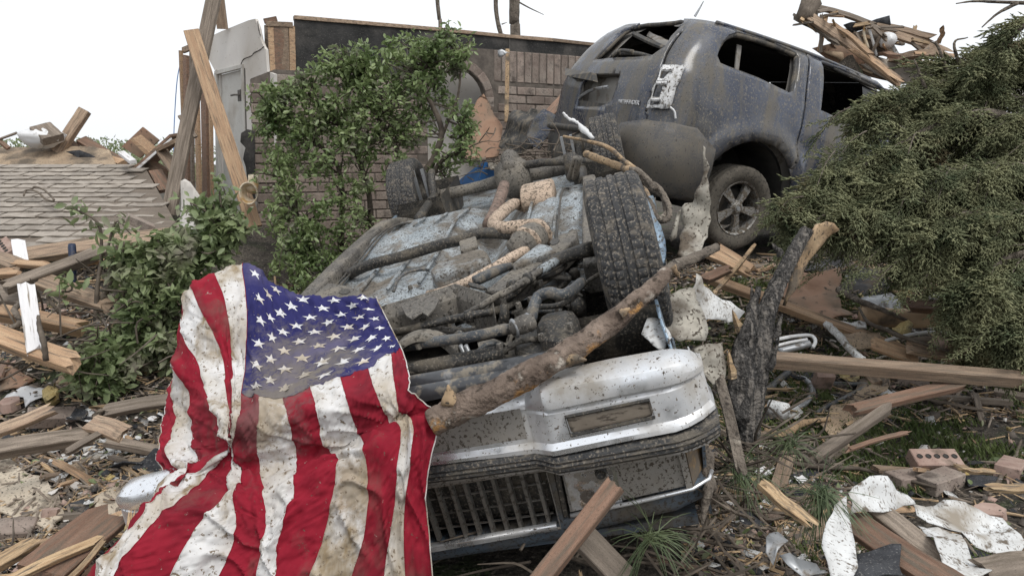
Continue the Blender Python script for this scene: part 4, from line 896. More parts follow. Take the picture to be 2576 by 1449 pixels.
    # parts over the far-right rear corner
    ctube('coil_spring', dA, [(1840, 130, .16), (1850, 230, .10), (1860, 300, .02)], [.05, .045, .05], M['under_dark'])
    for off in (0, 60): ctube('bumper_bracket', dA, [(1890 + off * .6, 140, .18), (1830 + off * .7, 330, .04)], .02, M['under_grey'])
    # ---- exhaust
    ctube('propeller_shaft', dA, [(1215, 400, .02), (1150, 600, .0), (1070, 770, -.01)], .040, M['rust_pipe'], sides=14)
    ctube('exhaust_pipe', dA, [(1400, 600, .0), (1310, 575, .04), (1215, 640, .07), (1125, 730, .08), (1130, 785, .08), (1230, 800, .08), (1380, 785, .07), (1520, 775, .05), (1580, 800, .02)], .034, M['tan_steel'], sides=14)
    # muffler shell, open end to the camera
    p0, p1 = Cz(*dA(1400, 540), .02), Cz(*dA(1690, 470), .02); V = []; F2 = []; n = 16; dirm = (p1 - p0); lx = Vector((1, 0, 0))
    for i, (q, s) in enumerate(((0, 1), (.06, 1.06), (.5, 1.05), (.94, 1.04), (1, .96))):
        c = p0 + dirm * q
        for k in range(n): a = math.pi * 2 * k / n; V.append(tuple(c + lx * (.17 * s * math.cos(a)) + Vector((0, 0, .085 * s * math.sin(a)))))
    for i in range(4):
        for k in range(n): F2.append((i * n + k, i * n + (k + 1) % n, (i + 1) * n + (k + 1) % n, (i + 1) * n + k))
    F2.append(tuple(4 * n + k for k in range(n))); o = mk('muffler', V, F2, M['tan_steel'], car, smooth=True); solid(o, .006, -1)
    ctube('brake_pipe', dA, [(-330, 1290, -.02), (-160, 1190, .04), (0, 1130, .06), (200, 1080, .06), (420, 1015, .07), (640, 950, .08), (790, 915, .09), (880, 875, .09), (1000, 850, .08), (1150, 850, .06), (1290, 865, .04)], .028, M['under_dark'], sides=12)
    cslab('pipe_strap', dA, [(785, 920), (945, 870), (960, 960), (800, 1010)], .10, .03, M['under_grey'])
    o = cslab('heat_shield', dA, [(510, 1190), (560, 1130), (780, 1040), (1000, 980), (1050, 1010), (1085, 1080), (900, 1150), (540, 1240)], .09, .10, M['floor_pan'], bev=.02)
    cslab('shield_lip', dA, [(520, 1290), (640, 1220), (800, 1190), (890, 1220), (760, 1280), (620, 1310)], .05, .05, M['floor_pan'], bev=.015)
    ctube('cable', dA, [(170, 1400, .02), (210, 1290, .05), (300, 1220, .05), (420, 1195, .04), (500, 1195, .02)], .007, M['hose'])
    # catalytic canister with its bands
    ctube('catalytic_canister', dA, [(1300, 1040, .05), (1400, 960, .07), (1500, 880, .07), (1570, 830, .05)], [.05, .072, .072, .05], M['under_grey'], sides=16)
    ctube('canister_band', dA, [(1410, 955, .075), (1425, 943, .075)], .076, M['tan_steel'], sides=16, n=1)
    ctube('canister_band', dA, [(1515, 872, .075), (1530, 860, .075)], .076, M['tan_steel'], sides=16, n=1)
    ctube('down_pipe', dA, [(1420, 1010, .06), (1290, 1080, .06), (1120, 1180, .06), (920, 1290, .05), (700, 1390, .03), (500, 1440, .02)], .024, M['tan_steel'], sides=14)
    ctube('cooler_pipe', dA, [(1280, 1155, .05), (1150, 1200, .08), (1000, 1270, .09), (930, 1300, .09)], [.015, .022, .022, .02], M['hose'])
    # ---- right frame rail over the engine bay, with holes
    o = cslab('frame_rail', dA, [(1640, 960), (1740, 870), (1895, 800), (1895, 890), (1780, 1000), (1160, 1400), (1030, 1390), (1280, 1190)], [.08] * 8, .09, M['under_grey'])
    cslab('rail_hole', dA, [(1640, 935), (1665, 900), (1720, 890), (1738, 908), (1715, 945), (1665, 960)], .083, .01, M['under_dark'], bev=.001)
    o = cslab('rail_plate', dA, [(1290, 1130), (1540, 940), (1640, 960), (1700, 1010), (1500, 1080), (1300, 1160)], .10, .03, M['floor_pan'])
    ctube('tie_rod', dA, [(1800, 1050, .10), (1710, 1110, .11), (1560, 1200, .12), (1420, 1290, .12), (1330, 1345, .12), (1180, 1440, .11)], [.010, .013, .013, .013, .013, .010], M['under_grey'])
    ctube('rod_sleeve', dA, [(1700, 1120, .112), (1560, 1200, .122)], .018, M['floor_pan'])
    for q in ((1440, 1280), (1290, 1350)): ctube('rod_clamp', dA, [(q[0] - 15, q[1] + 8, .12), (q[0] + 15, q[1] - 10, .12)], .024, M['under_dark'], sides=6, n=1)
    # ---- engine bay
    # cross member: boxed beam
    pts = [(40, 330), (250, 268), (560, 180), (760, 110), (880, 150), (1000, 185), (1110, 225)]
    p = [Cz(*eC(*q), .09) for q in pts]; V = []
    for k, c in enumerate(p): V += [(c.x + .01, c.y, c.z + .0), (c.x - .02, c.y, c.z + .012), (c.x - .07, c.y - .005, c.z - .03), (c.x - .09, c.y, c.z - .12), (c.x - .03, c.y, c.z - .14)]
    F2 = [(5 * i + a, 5 * i + a + 1, 5 * i + a + 6, 5 * i + a + 5) for i in range(len(p) - 1) for a in range(4)]
    o = mk('cross_member', V, F2, M['under_grey'], car); solid(o, .004, -1); bevel(o, .01)
    o = cslab('torn_plate', eC, [(230, 290), (520, 200), (600, 250), (560, 330), (490, 400), (440, 370), (340, 430), (290, 400)], .105, .006, M['under_grey'], bev=.001)
    cslab('member_hole', eC, [(870, 95), (900, 85), (990, 110), (1050, 140), (1000, 145), (900, 120)], .102, .01, M['under_dark'], bev=.001)
    ctube('sway_bar', eC, [(150, 570, .04), (320, 530, .05), (520, 480, .06), (700, 440, .06), (880, 405, .07), (1030, 375, .06), (1200, 340, .05)], .0145, M['under_dark'], sides=10)
    ctube('sway_bar_bushing', eC, [(850, 415, .07), (915, 400, .07)], .024, M['under_dark'], n=1)
    ctube('drag_link', eC, [(900, 360, .06), (1000, 310, .08), (1150, 215, .10), (1330, 130, .11), (1500, 40, .12)], .012, M['under_grey'])
    ctube('link_bracket', eC, [(1215, 300, .08), (1215, 420, .04), (1190, 500, .0)], [.015, .018, .02], M['under_dark'])
    cslab('bracket_plate', eC, [(1105, 490), (1240, 460), (1245, 500), (1110, 530)], .06, .03, M['under_grey'])
    ctube('radiator_hose', eC, [(200, 715, .02), (300, 690, .04), (500, 655, .06), (700, 630, .07), (900, 600, .08), (1100, 560, .08), (1300, 520, .07)], .018, M['hose'], sides=12, rough=.03)
    ctube('hose_joint', eC, [(1290, 530, .08), (1380, 490, .09), (1490, 450, .09)], [.022, .03, .026], M['under_grey'])
    for q in (1300, 1440): ctube('hose_clamp', eC, [(q, 528 - (q - 1290) * .4, .085), (q + 18, 521 - (q - 1290) * .4, .085)], .032, M['grey_metal'], n=1)
    ctube('elbow_hose', eC, [(1470, 440, .08), (1490, 330, .11), (1540, 225, .13), (1640, 185, .14), (1760, 205, .13), (1850, 165, .11), (1940, 90, .08)], .019, M['hose'], sides=12)
    ctube('thin_hose', eC, [(1540, 320, .05), (1700, 310, .06), (1830, 260, .06), (1880, 220, .05)], .010, M['under_dark'])
    # pulley
    c = Cz(*eC(490, 880), -.03); V, F2 = lathe([(.105, -.03), (.125, -.03), (.128, -.01), (.118, .0), (.128, .01), (.125, .03), (.105, .03), (.10, 0)], 40)
    mk('pulley', [(c.x + a * .45 + b * .8, c.y + d * 1.0, c.z + a * .8) if False else (c.x + b, c.y + a, c.z + d) for a, b, d in V], F2, M['under_grey'], car, smooth=True)
    o = cslab('oil_pan', eC, [(1500, 470), (1560, 360), (1860, 310), (1900, 360), (1880, 560), (1780, 650), (1560, 620)], .06, .16, M['under_dark'], bev=.03)
    o = cslab('gearbox_cover', eC, [(1280, 620), (1480, 480), (1780, 640), (1800, 760), (1500, 800), (1320, 720)], .0, .08, M['under_dark'], bev=.02)
    cslab('air_guide', eC, [(960, 650), (1120, 615), (1320, 690), (1200, 730), (980, 740)], .0, .01, M['under_grey'], bev=.002)
    for q in (800, 850): ctube('stay_rod', eC, [(q, 680, .02), (q + 60, 810, -.02)], .008, M['grey_metal'])
    # radiator support: ribbed rails
    def rail(nm, a, b, z, w, mt):
        p = [Cz(*eC(*q), z) for q in (a, b)]; d = (p[1] - p[0]); V = []; prof = [(-w, -.02), (-w * .7, .012), (-w * .2, .02), (w * .3, .014), (w * .8, .0), (w, -.03)]
        for t in (-.9, -.4, 0, .5, 1.0, 1.35):
            c = p[0] + d * t
            for (x, zz) in prof: V.append((c.x + x, c.y, c.z + zz))
        n = len(prof); o = mk(nm, V, [(i * n + k, i * n + k + 1, (i + 1) * n + k + 1, (i + 1) * n + k) for i in range(5) for k in range(n - 1)], mt, car, smooth=True); solid(o, .004, -1)
    M['rail_paint'] = mat('glossy_black_rail', (.03, .032, .036), (.07, .073, .08), 5, .3, bump=.2, coat=.3, dirts=[((.20, .175, .14), 22, .58, .05), ((.30, .30, .30), 6, .62, .05)])
    rail('radiator_rail', (300, 905), (980, 775), .00, .035, M['under_dark']); rail('radiator_rail', (320, 1030), (1400, 838), .0, .035, M['rail_paint']); rail('radiator_rail', (340, 1130), (1100, 990), -.02, .034, M['rail_paint'])
    cslab('radiator_core', eC, [(300, 900), (1400, 690), (1420, 830), (330, 1180)], -.05, .1, M['under_dark'])
    # suspension at the near wheel
    mk('lower_arm', *tube([(-.12, -.30, .02), (.0, -.5, .10), (.03, -.68, .12)], [.018, .022, .03], 10, 4, .1), M['under_dark'], car, smooth=True)
    mk('lower_arm', *tube([(.22, -.32, .03), (.1, -.52, .09), (.03, -.68, .12)], [.018, .02, .03], 10, 4, .1), M['under_dark'], car, smooth=True)
    mk('coil_spring', *tube([(.05 + .06 * math.cos(a), -.50 + .06 * math.sin(a), -.16 + a * .010) for a in np.linspace(0, 25, 60)], .011, 6, 1), M['under_dark'], car, smooth=True)
    for k, (u, v, r) in enumerate([(1430, 640, .028), (1445, 690, .024), (1400, 740, .026), (1455, 770, .03), (1410, 820, .03), (1440, 590, .022)]):
        c = Cz(u, v, -.02); V, F2 = lathe([(.001, -r), (r * .7, -r * .9), (r, -r * .3), (r, r * .4), (r * .6, r), (.001, r)], 12)
        mk('ball_joint', [(c.x + a, c.y + b, c.z + d) for a, d, b in V], F2, M['under_dark'], car, smooth=True)
    rgc = np.random.default_rng(17)
    for k in range(34):   # small hoses, brackets and bolts wedged in the bay
        u, v = rgc.uniform(1290, 1460), rgc.uniform(600, 890)
        if k > 22: u, v = rgc.uniform(1050, 1300), rgc.uniform(780, 890)
        c = Cz(u, v, rgc.uniform(-.10, .03)); d = rgc.normal(size=3) * np.array([.06, .09, .03]); L = [c, c + Vector(d * .5) + Vector((0, 0, .02)), c + Vector(d)]
        mk(['vacuum_hose', 'bracket_rod', 'brake_line'][k % 3], *tube(L, rgc.uniform(.005, .013), 7, 4, .08, seed=k), M[['under_dark', 'under_grey', 'hose'][k % 3]], car, smooth=True)
    for k in range(26):
        c = Cz(rgc.uniform(1000, 1440), rgc.uniform(700, 880), rgc.uniform(-.02, .09)); V, F2 = lathe([(.001, .008), (.009, .008), (.011, .0), (.011, -.012)], 6)
        mk('bolt', [(c.x + a, c.y + b, c.z + d) for a, d, b in V], F2, M['under_grey'], car)
    for k in range(7):
        c = Cz(rgc.uniform(1300, 1470), rgc.uniform(640, 860), rgc.uniform(-.06, .0)); w, h, t = rgc.uniform(.03, .09), rgc.uniform(.02, .06), rgc.uniform(.004, .03)
        V, F2 = box((0, 0, 0), (w, h, t)); m = rotm(*rgc.normal(size=3) * .5); o = mk('bracket', [tuple(c + m.to_3x3() @ Vector(v)) for v in V], F2, M['under_grey' if k % 2 else 'under_dark'], car); bevel(o, .004)
    for k in range(9):   # floor pan ribs, fuel and brake lines
        y = -.62 + .155 * k
        if abs(y + .05) > .16: mk('floor_rib', *tube([(.45, y, .0), (.9, y, .008), (1.5, y, .03), (1.95, y, -.01)], .010, 6, 5), M['floor_pan'], car, smooth=True)
    for k, y in enumerate((.58, .61, -.50)): mk('fuel_line', *tube([(.2, y, .02), (.9, y + .01, .03), (1.6, y, .05), (2.3, y - .03, -.1), (2.8, y - .1, -.1)], .006, 6, 6), M['under_dark'], car, smooth=True)
    # ---- front end
    def prof_loft(nm, stations, prof, mt, parent=None, th=.004):
        """stations: (y, dx, z offset, ends) ; prof: (x, z)"""
        V = []; n = len(prof)
        for (y, dx, dz, sc) in stations:
            for (x, z) in prof: V.append((x * sc + dx, y, z + dz))
        o = mk(nm, V, [(i * n + k, (i + 1) * n + k, (i + 1) * n + k + 1, i * n + k + 1) for i in range(len(stations) - 1) for k in range(n - 1)], mt, parent or car, smooth=False, angle=50); solid(o, th, 0); return o
    sag = lambda y: .01 * math.sin(min(y, 0) * 4) - .12 * float(sstep(.05, .85, y))
    # chrome bumper: stepped forward at both ends, recessed in the middle
    ST_ = [(.93, .15), (.93, .11), (.925, .06), (.905, .028), (.875, .008), (.84, 0), (.70, 0), (.56, 0), (.50, 0), (.485, 0), (.455, 0), (.425, 0), (.41, 0), (.38, 0), (.2, 0), (0, 0)]
    ST_ = [(y * 1.08, b * .8) for y, b in ST_] + [(-y, b) for y, b in reversed(ST_[:-1])]
    V = []
    pE = [(.06, -.010), (.0, -.014), (-.028, -.026), (-.043, -.050), (-.045, -.078), (-.032, -.086), (-.031, -.092), (-.038, -.10), (-.052, -.185), (-.066, -.200), (-.068, -.214), (-.03, -.226)]
    pM = [(.06, -.066), (.03, -.068), (.010, -.072), (-.004, -.080), (-.006, -.084), (-.002, -.088), (-.002, -.092), (-.003, -.10), (-.012, -.19), (-.030, -.203), (-.033, -.216), (.0, -.226)]
    n = len(pE)
    for y, back in ST_:
        a = abs(y); rec = float(sstep(.49, .42, a)); dip = -.012 * float(sstep(.86, .93, a))
        for k in range(n):
            x = pE[k][0] * (1 - rec) + pM[k][0] * rec; z = pE[k][1] * (1 - rec) + pM[k][1] * rec
            V.append((-.74 + x * (1 - .6 * min(1, back / .1)) + back + .008 * vnoise(y * 5, k * .3, 8), y + (-.03 if y < 0 else .03) * (x < 0) * min(1, back / .06) * (-x / .05), z + sag(y) + dip * (k < 4) - (.05 * min(1, back / .12) if k < 3 else .02 * min(1, back / .12) if k < 5 else 0) + .007 * vnoise(y * 4, k * .35, 2)))
    o = mk('front_bumper', V, [(i * n + k, (i + 1) * n + k, (i + 1) * n + k + 1, i * n + k + 1) for i in range(len(ST_) - 1) for k in range(n - 1)], M['chrome'], car, angle=34); solid(o, .005, 1); bevel(o, .004, 2)
    bump = o
    # dull recessed plate field
    mk('plate_field', *prism([(-.7465, .06, -.090), (-.7465, -.41, -.090), (-.7545, -.41, -.186), (-.7545, .06, -.186)], (.003, 0, 0)), M['chrome_dirty'], bump)
    for s in (-1,):   # indicator lamps in the bumper
        q = [(-.786, s * .54, -.118), (-.784, s * .785, -.108), (-.793, s * .79, -.160), (-.795, s * .545, -.175)]
        o = mk('indicator_lamp', *prism(q, (.03, 0, 0)), M['lens_muddy'], bump); bevel(o, .012, 3)
        l = [Vector(p) + Vector((-.002, 0, 0)) for p in q]; mk('lamp_rim', *tube(l + [l[0], l[1]], .005, 6, 1, cap=False), M['under_dark'], bump)
    # rubber strip
    st = []; 
    for y, back in ST_:
        rec = float(sstep(.49, .42, abs(y))); st.append((y + (.04 if y > 0 else -.04) * min(1, back / .06), -.74 + .034 * rec + back, sag(y) + .006 * rec, 1))
    prof = [(-.02, -.222), (-.068, -.226), (-.076, -.238), (-.072, -.246), (-.078, -.252), (-.072, -.260), (-.074, -.268), (-.055, -.285), (.02, -.29)]
    prof_loft('rubber_strip', st, prof, M['rubber'], bump)
    prof_loft('bumper_lower_lip', st, [(-.03, -.288), (-.035, -.305), (.02, -.31)], M['chrome_dirty'], bump)
    # grille
    gr = bpy.data.objects.new('grille', None); link(gr, car)
    y0, y1, zt, zb = .42, -.415, -.335, -.545
    mk('grille_back', *prism([(-.62, y0, zt + .02), (-.62, y1, zt + .02), (-.62, y1, zb), (-.62, y0, zb)], (.02, 0, 0)), M['under_dark'], gr)
    for i in range(18):
        y = y1 + .02 + (y0 - y1 - .04) * i / 17
        mk('grille_bar', [(-.700, y - .0055, zt), (-.700, y + .0055, zt), (-.680, y + .0085, zt), (-.680, y - .0085, zt), (-.700, y - .0055, zb), (-.700, y + .0055, zb), (-.680, y + .0085, zb), (-.680, y - .0085, zb)], BOXF, M['grille_metal'], gr)
    for z in (-.395, -.455, -.51):
        mk('grille_crossbar', *box((-.682, (y0 + y1) / 2, z), (.008, y0 - y1, .004)), M['grille_metal'], gr)
    o = mk('grille_frame', *tube([(-.70, y0 + .015, zt - .0), (-.70, y1 - .015, zt), (-.70, y1 - .015, zb - .012), (-.70, y0 + .015, zb - .012), (-.70, y0 + .015, zt), (-.70, y1, zt)], .007, 6, 1, cap=False), M['chrome_dirty'], gr)
    # headlamps
    for s in (-1, 1):
        hl = bpy.data.objects.new('headlamp', None); link(hl, car)
        X = -.69
        mk('lens_panel', *prism([(X, s * .475, -.345), (X, s * .835, -.325), (X, s * .84, -.475), (X, s * .47, -.512)], (.02, 0, 0)), M['chrome_dirty'] if s < 0 else M['lens_muddy'], hl)
        # smashed bright reflector in the inner half
        V = []; F2 = []; n = 9
        for i in range(n):
            for j in range(n):
                a, b = i / (n - 1), j / (n - 1); y = .48 + .16 * a; z = -.352 - .155 * b; V.append((X - .004 + .03 * (1 - (2 * a - 1) ** 2) * 0 - .006 * vnoise(a * 4, b * 4, 1), s * y, z))
        for i in range(n - 1):
            for j in range(n - 1): F2.append((i * n + j, i * n + j + 1, (i + 1) * n + j + 1, (i + 1) * n + j))
        mk('reflector', V, F2, M['mirror_lamp'], hl, smooth=True)
        V, F2 = lathe([(.001, 0), (.010, -.0), (.013, -.012), (.017, -.012), (.019, .004)], 16); mk('bulb_socket', [(X - .012 + b, s * .595 + a, -.375 + d) for a, b, d in V], F2, M['under_dark'], hl, smooth=True)
        mk('lamp_post', *prism([(X - .014, s * .455, -.34), (X - .014, s * .468, -.34), (X - .014, s * .462, -.515), (X - .014, s * .448, -.52)], (.03, 0, 0)), M['under_dark'], hl)
        mk('chrome_frame', *tube([(X - .01, s * .47, -.34), (X - .01, s * .86, -.318), (X + .05, s * .925, -.316)], .006, 6, 2), M['chrome'], hl, smooth=True)
        mk('chrome_frame', *tube([(X - .01, s * .47, -.518), (X - .01, s * .86, -.482), (X + .06, s * .93, -.476)], .007, 6, 2), M['chrome'], hl, smooth=True)
        mk('side_post', *prism([(X - .012, s * .835, -.325), (X - .012, s * .856, -.322), (X - .012, s * .862, -.478), (X - .012, s * .842, -.482)], (.04, 0, 0)), M['chrome_dirty'], hl)
        mk('side_lamp', *prism([(X, s * .86, -.32), (X + .12, s * .925, -.32), (X + .14, s * .93, -.475), (X, s * .864, -.48)], (.02, -s * .02, 0)), M['lens_amber'], hl)
        # fender corner
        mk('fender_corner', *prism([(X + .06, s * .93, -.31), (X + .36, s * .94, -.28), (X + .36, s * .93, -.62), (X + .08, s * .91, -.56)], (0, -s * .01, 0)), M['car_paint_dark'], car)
    # painted header under the grille (bonnet edge)
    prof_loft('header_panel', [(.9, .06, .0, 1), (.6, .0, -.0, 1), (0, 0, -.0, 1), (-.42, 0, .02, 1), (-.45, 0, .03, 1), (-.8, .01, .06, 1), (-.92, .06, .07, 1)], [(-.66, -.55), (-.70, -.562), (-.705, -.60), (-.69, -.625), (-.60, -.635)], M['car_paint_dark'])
    prof_loft('chrome_moulding', [(.9, .06, .0, 1), (0, 0, 0, 1), (-.42, 0, .02, 1)], [(-.70, -.552), (-.715, -.556), (-.715, -.572), (-.70, -.575)], M['chrome'])
    mk('grille_post', *prism([(-.70, -.432, -.33), (-.70, -.452, -.33), (-.70, -.445, -.545), (-.70, -.425, -.55)], (.03, 0, 0)), M['car_paint_dark'], car)
    # inner fenders
    for s in (-1, 1):
        V2, F2 = cdt_panel([(-.62, -.02), (-.3, .02), (.4, -.02), (.4, -.4), (-.62, -.34)], [], .08)
        o = mk('inner_fender', [(x, s * .58 + .03 * vnoise(x * 4, z * 4, s), z - .06) for x, z in V2], F2, M['under_dark'], car, smooth=True); solid(o, .004)
    # buckled outer fender behind the near wheel
    V2, F2 = cdt_panel([(.36, .06), (.55, .14), (.8, .10), (1.1, .02), (1.2, -.6), (.5, -.62), (.40, -.3)], [], .05)
    o = mk('buckled_fender', [(x, -.93 - .05 * math.sin(x * 7) - .03 * vnoise(x * 6, z * 6, 7), z) for x, z in V2], F2, M['car_paint'], car, smooth=True); solid(o, .004)
build_car()
# ================================================================ flag draped over the front of the overturned car
FLAGO = P(760, 1300, 2.0); FLAGO.z = 0.05
flag = thing('flag', 'muddy red, white and blue striped flag with stars draped over the overturned car', 'flag', FLAGO)
def build_flag():
    # stripe seams b0 (right edge) .. b13 (left edge), rows r0 (upper edge) .. r13 (fly end, below the picture)
    B = {
     0: [(1100, 180), (1128, 235), (1155, 290), (1185, 350), (1212, 405), (1243, 500), (1255, 600), (1320, 660), (1384, 735), (1345, 920), (1325, 1080), (1340, 1260), (1360, 1460), (1370, 1640)],
     1: [(1010, 175), (1045, 235), (1085, 300), (1125, 365), (1165, 430), (1178, 540), (1200, 660), (1228, 728), (1268, 752), (1262, 900), (1238, 1060), (1225, 1230), (1232, 1460), (1240, 1640)],
     2: [(910, 176), (950, 255), (995, 335), (1030, 415), (1060, 492), (1090, 590), (1130, 685), (1168, 750), (1207, 765), (1203, 930), (1187, 1090), (1160, 1270), (1133, 1460), (1120, 1640)],
     3: [(810, 172), (850, 265), (885, 360), (915, 455), (937, 545), (968, 650), (1000, 745), (1035, 832), (1052, 862), (1065, 1000), (1060, 1140), (1035, 1300), (982, 1460), (950, 1640)],
     4: [(710, 158), (745, 270), (770, 380), (790, 490), (800, 590), (830, 690), (848, 790), (885, 878), (912, 893), (905, 1010), (880, 1150), (842, 1305), (788, 1460), (750, 1640)],
     5: [(625, 118), (650, 250), (665, 380), (670, 510), (672, 637), (698, 735), (713, 825), (735, 930), (718, 985), (705, 1080), (680, 1190), (640, 1315), (640, 1460), (630, 1640)],
     6: [(560, 58), (585, 200), (590, 350), (578, 500), (575, 645), (560, 745), (553, 850), (568, 960), (580, 1045), (592, 1140), (590, 1230), (572, 1330), (543, 1460), (520, 1640)],
     7: [(487, 28), (500, 160), (506, 310), (500, 470), (485, 620), (472, 730), (448, 850), (470, 960), (478, 1015), (440, 1080), (452, 1200), (430, 1330), (372, 1460), (330, 1640)],
     8: [(357, 55), (402, 170), (425, 300), (436, 430), (440, 560), (438, 690), (440, 800), (445, 890), (430, 1000), (405, 1100), (300, 1200), (225, 1310), (148, 1460), (80, 1640)],
     9: [(247, 122), (295, 230), (350, 340), (398, 460), (408, 580), (425, 700), (430, 800), (420, 875), (330, 985), (215, 1085), (110, 1175), (10, 1290), (-90, 1430), (-150, 1600)],
     10: [(228, 160), (216, 240), (206, 330), (285, 470), (315, 590), (355, 690), (395, 800), (408, 875), (250, 995), (120, 1060), (75, 1140), (-40, 1270), (-140, 1390), (-220, 1560)],
     11: [(222, 210), (208, 300), (190, 410), (173, 500), (245, 610), (256, 710), (262, 800), (278, 885), (250, 960), (140, 1040), (60, 1160), (-30, 1290), (-140, 1400), (-220, 1560)],
     12: [(220, 260), (205, 360), (190, 470), (168, 570), (166, 650), (182, 735), (165, 815), (135, 885), (200, 960), (170, 1020), (80, 1150), (-20, 1280), (-130, 1400), (-210, 1560)],
     13: [(220, 300), (205, 400), (190, 500), (160, 590), (132, 680), (116, 760), (118, 840), (108, 905), (130, 975), (150, 1010), (90, 1150), (-10, 1280), (-120, 1400), (-200, 1560)],
    }
    sk_ = [0, 3.5, 7, 9, 11, 13]
    D = [[2.62, 2.72, 2.72, 2.66, 2.80, 3.0], [2.56, 2.62, 2.60, 2.52, 2.70, 2.95], [2.50, 2.52, 2.52, 2.46, 2.60, 2.85], [2.42, 2.43, 2.46, 2.42, 2.46, 2.70],
         [2.32, 2.35, 2.40, 2.39, 2.42, 2.58], [2.22, 2.25, 2.33, 2.36, 2.38, 2.48], [2.12, 2.16, 2.25, 2.33, 2.33, 2.40], [2.04, 2.05, 2.11, 2.25, 2.26, 2.32],
         [1.93, 1.93, 1.99, 2.08, 2.12, 2.26], [1.90, 1.90, 1.94, 1.97, 2.04, 2.2], [1.89, 1.88, 1.91, 1.91, 1.97, 2.1], [1.88, 1.86, 1.89, 1.85, 1.92, 2.05], [1.86, 1.84, 1.86, 1.80, 1.87, 2.0], [1.85, 1.82, 1.83, 1.77, 1.84, 1.95]]
    net = np.zeros((14, 14, 3))
    for k in range(14):
        for r in range(14):
            uv = e2(*B[k][r]); Yt = float(np.interp(k, sk_, D[r]))
            if k < 11 and r > 1:     # stay just clear of the car's underside and bumper
                tz = (CARM @ Cz(*uv, .075)).y; tx = (CARM @ Cx(*uv, -.81)).y
                if 0 < tz < 6 and 0 < tx < 6: Yt = min(Yt, max(tz, tx) - .01)
            net[r, k] = P(*uv, Yt)
    # one more row behind the upper edge, falling away
    back = net[0] + np.array([0, .14, -.07]); back[:, 2] -= .02; net = np.concatenate([back[None], net], 0)
    NR, NS = 14, 10   # subdivisions
    rows = crom(net.reshape(15, -1), NR).reshape(-1, 14, 3)
    fine = np.stack([crom(rows[i], NS) for i in range(len(rows))])           # (nr, ns, 3)
    nr, ns = fine.shape[:2]
    # folds: long soft creases running with the hang of the cloth, small wrinkles on top
    du = np.gradient(fine, axis=1); dv = np.gradient(fine, axis=0); nn = np.cross(du, dv); nn /= np.linalg.norm(nn, axis=2)[..., None] + 1e-9
    tocam = np.array([0, 0, CAM_H]) - fine; flip = np.sign((nn * tocam).sum(2)); nn *= np.where(np.median(flip) < 0, -1, 1)
    disp = np.zeros((nr, ns))
    for i in range(nr):
        r = i / NR - 1
        for j in range(ns):
            s = j / NS
            lowf = float(sstep(4.2, 9.5, r)); mid = math.exp(-((r - 7.6) / 1.2) ** 2)
            a = (.005 + .016 * lowf) * mnoise.noise(Vector((s * 1.15, r * .22, 1.3)))                    # hanging folds
            a += .009 * mnoise.noise(Vector((s * 2.1 + r * .5, r * 1.1, 4.1))) + .0045 * mnoise.noise(Vector((s * 4.6 - r, r * 2.6, 8.7))) + .002 * mnoise.noise(Vector((s * 11, r * 4 + s * 3, 31.7)))
            a += .020 * mid * mnoise.noise(Vector((s * .9, r * 1.7, 12.0)))
            f = abs(mnoise.noise(Vector((s * .8 + .5 * r, r * .5, 21.0)))); a += .014 * max(0, .13 - f) / .13 * (.5 + lowf)   # sharp creases
            if 4 < r < 6.6 or True: a += .012 * math.exp(-((s - 6.35 - .25 * math.sin(r)) / .14) ** 2) * float(sstep(.3, 1.2, r)) * float(sstep(6, 4.5, r))
            f2 = abs(mnoise.noise(Vector((s * 1.9 - .8 * r, r * 1.3 + s * .4, 44.0)))); a -= .0055 * max(0, .10 - f2) / .10
            f3 = abs(mnoise.noise(Vector((s * 3.3 + 1.2 * r, r * .8, 57.0)))); a += .0035 * max(0, .10 - f3) / .10
            disp[i, j] = a
    fine = fine + nn * disp[..., None]
    du = np.gradient(fine, axis=1); dv = np.gradient(fine, axis=0); nn = np.cross(du, dv); nn /= np.linalg.norm(nn, axis=2)[..., None] + 1e-9
    if np.median((nn * tocam).sum(2)) < 0: nn = -nn
    loc = fine - np.array(FLAGO)
    stain = [tuple(loc[int((1 + r) * NR), int(s * NS)]) for r, s in ((2.5, 4.3), (3.7, 5.0), (5.2, 6.0), (3.1, 3.0), (7.6, 1.4), (9.4, 3.5), (12.0, 3.6))]
    GR = (.20, .175, .145); TN = (.42, .33, .22); BR = (.26, .17, .09)
    fleck = [((.13, .10, .075), 70, .675, .02), ((.40, .37, .32), 46, .70, .02)]
    def cloth(nm, a, b, extra, spots, dirts): return mat(nm, a, b, 3, .88, bump=.35, bscale=700, bdist=.0006, dirts=dirts, spots=spots, trans=.12, spec=.25)
    mred = cloth('flag_red', (.26, .010, .026), (.35, .018, .036), 0, [(stain[1], .20, (.19, .10, .095)), (stain[2], .17, (.19, .085, .085)), (stain[0], .10, (.17, .09, .09))], [((.14, .010, .020), 3.2, .56, .12), ((.19, .065, .06), 7, .62, .08, (1, 1, .35))] + fleck)
    mwhite = cloth('flag_white', (.66, .65, .64), (.76, .75, .745), 0, [(stain[1], .22, (.33, .275, .205)), (stain[2], .18, (.38, .315, .24)), (stain[4], .10, TN), (stain[5], .12, BR), (stain[6], .16, (.48, .40, .30))],
                   [((.46, .40, .32), 2.6, .525, .10), ((.29, .22, .135), 8, .585, .06, (1, 1, .3)), ((.20, .155, .11), 60, .615, .03)] + fleck[:1])
    mblue = cloth('flag_blue', (.020, .020, .098), (.035, .034, .14), 0, [(stain[3], .16, (.13, .12, .135)), (stain[0], .24, (.165, .145, .128)), (stain[1], .25, (.20, .175, .145))], [((.11, .10, .20), 4, .60, .10)] + fleck)
    mstar = cloth('flag_star', (.68, .68, .70), (.76, .76, .77), 0, [(stain[0], .24, (.40, .33, .235)), (stain[1], .25, (.31, .26, .195))], [((.55, .48, .40), 9, .60, .08)])
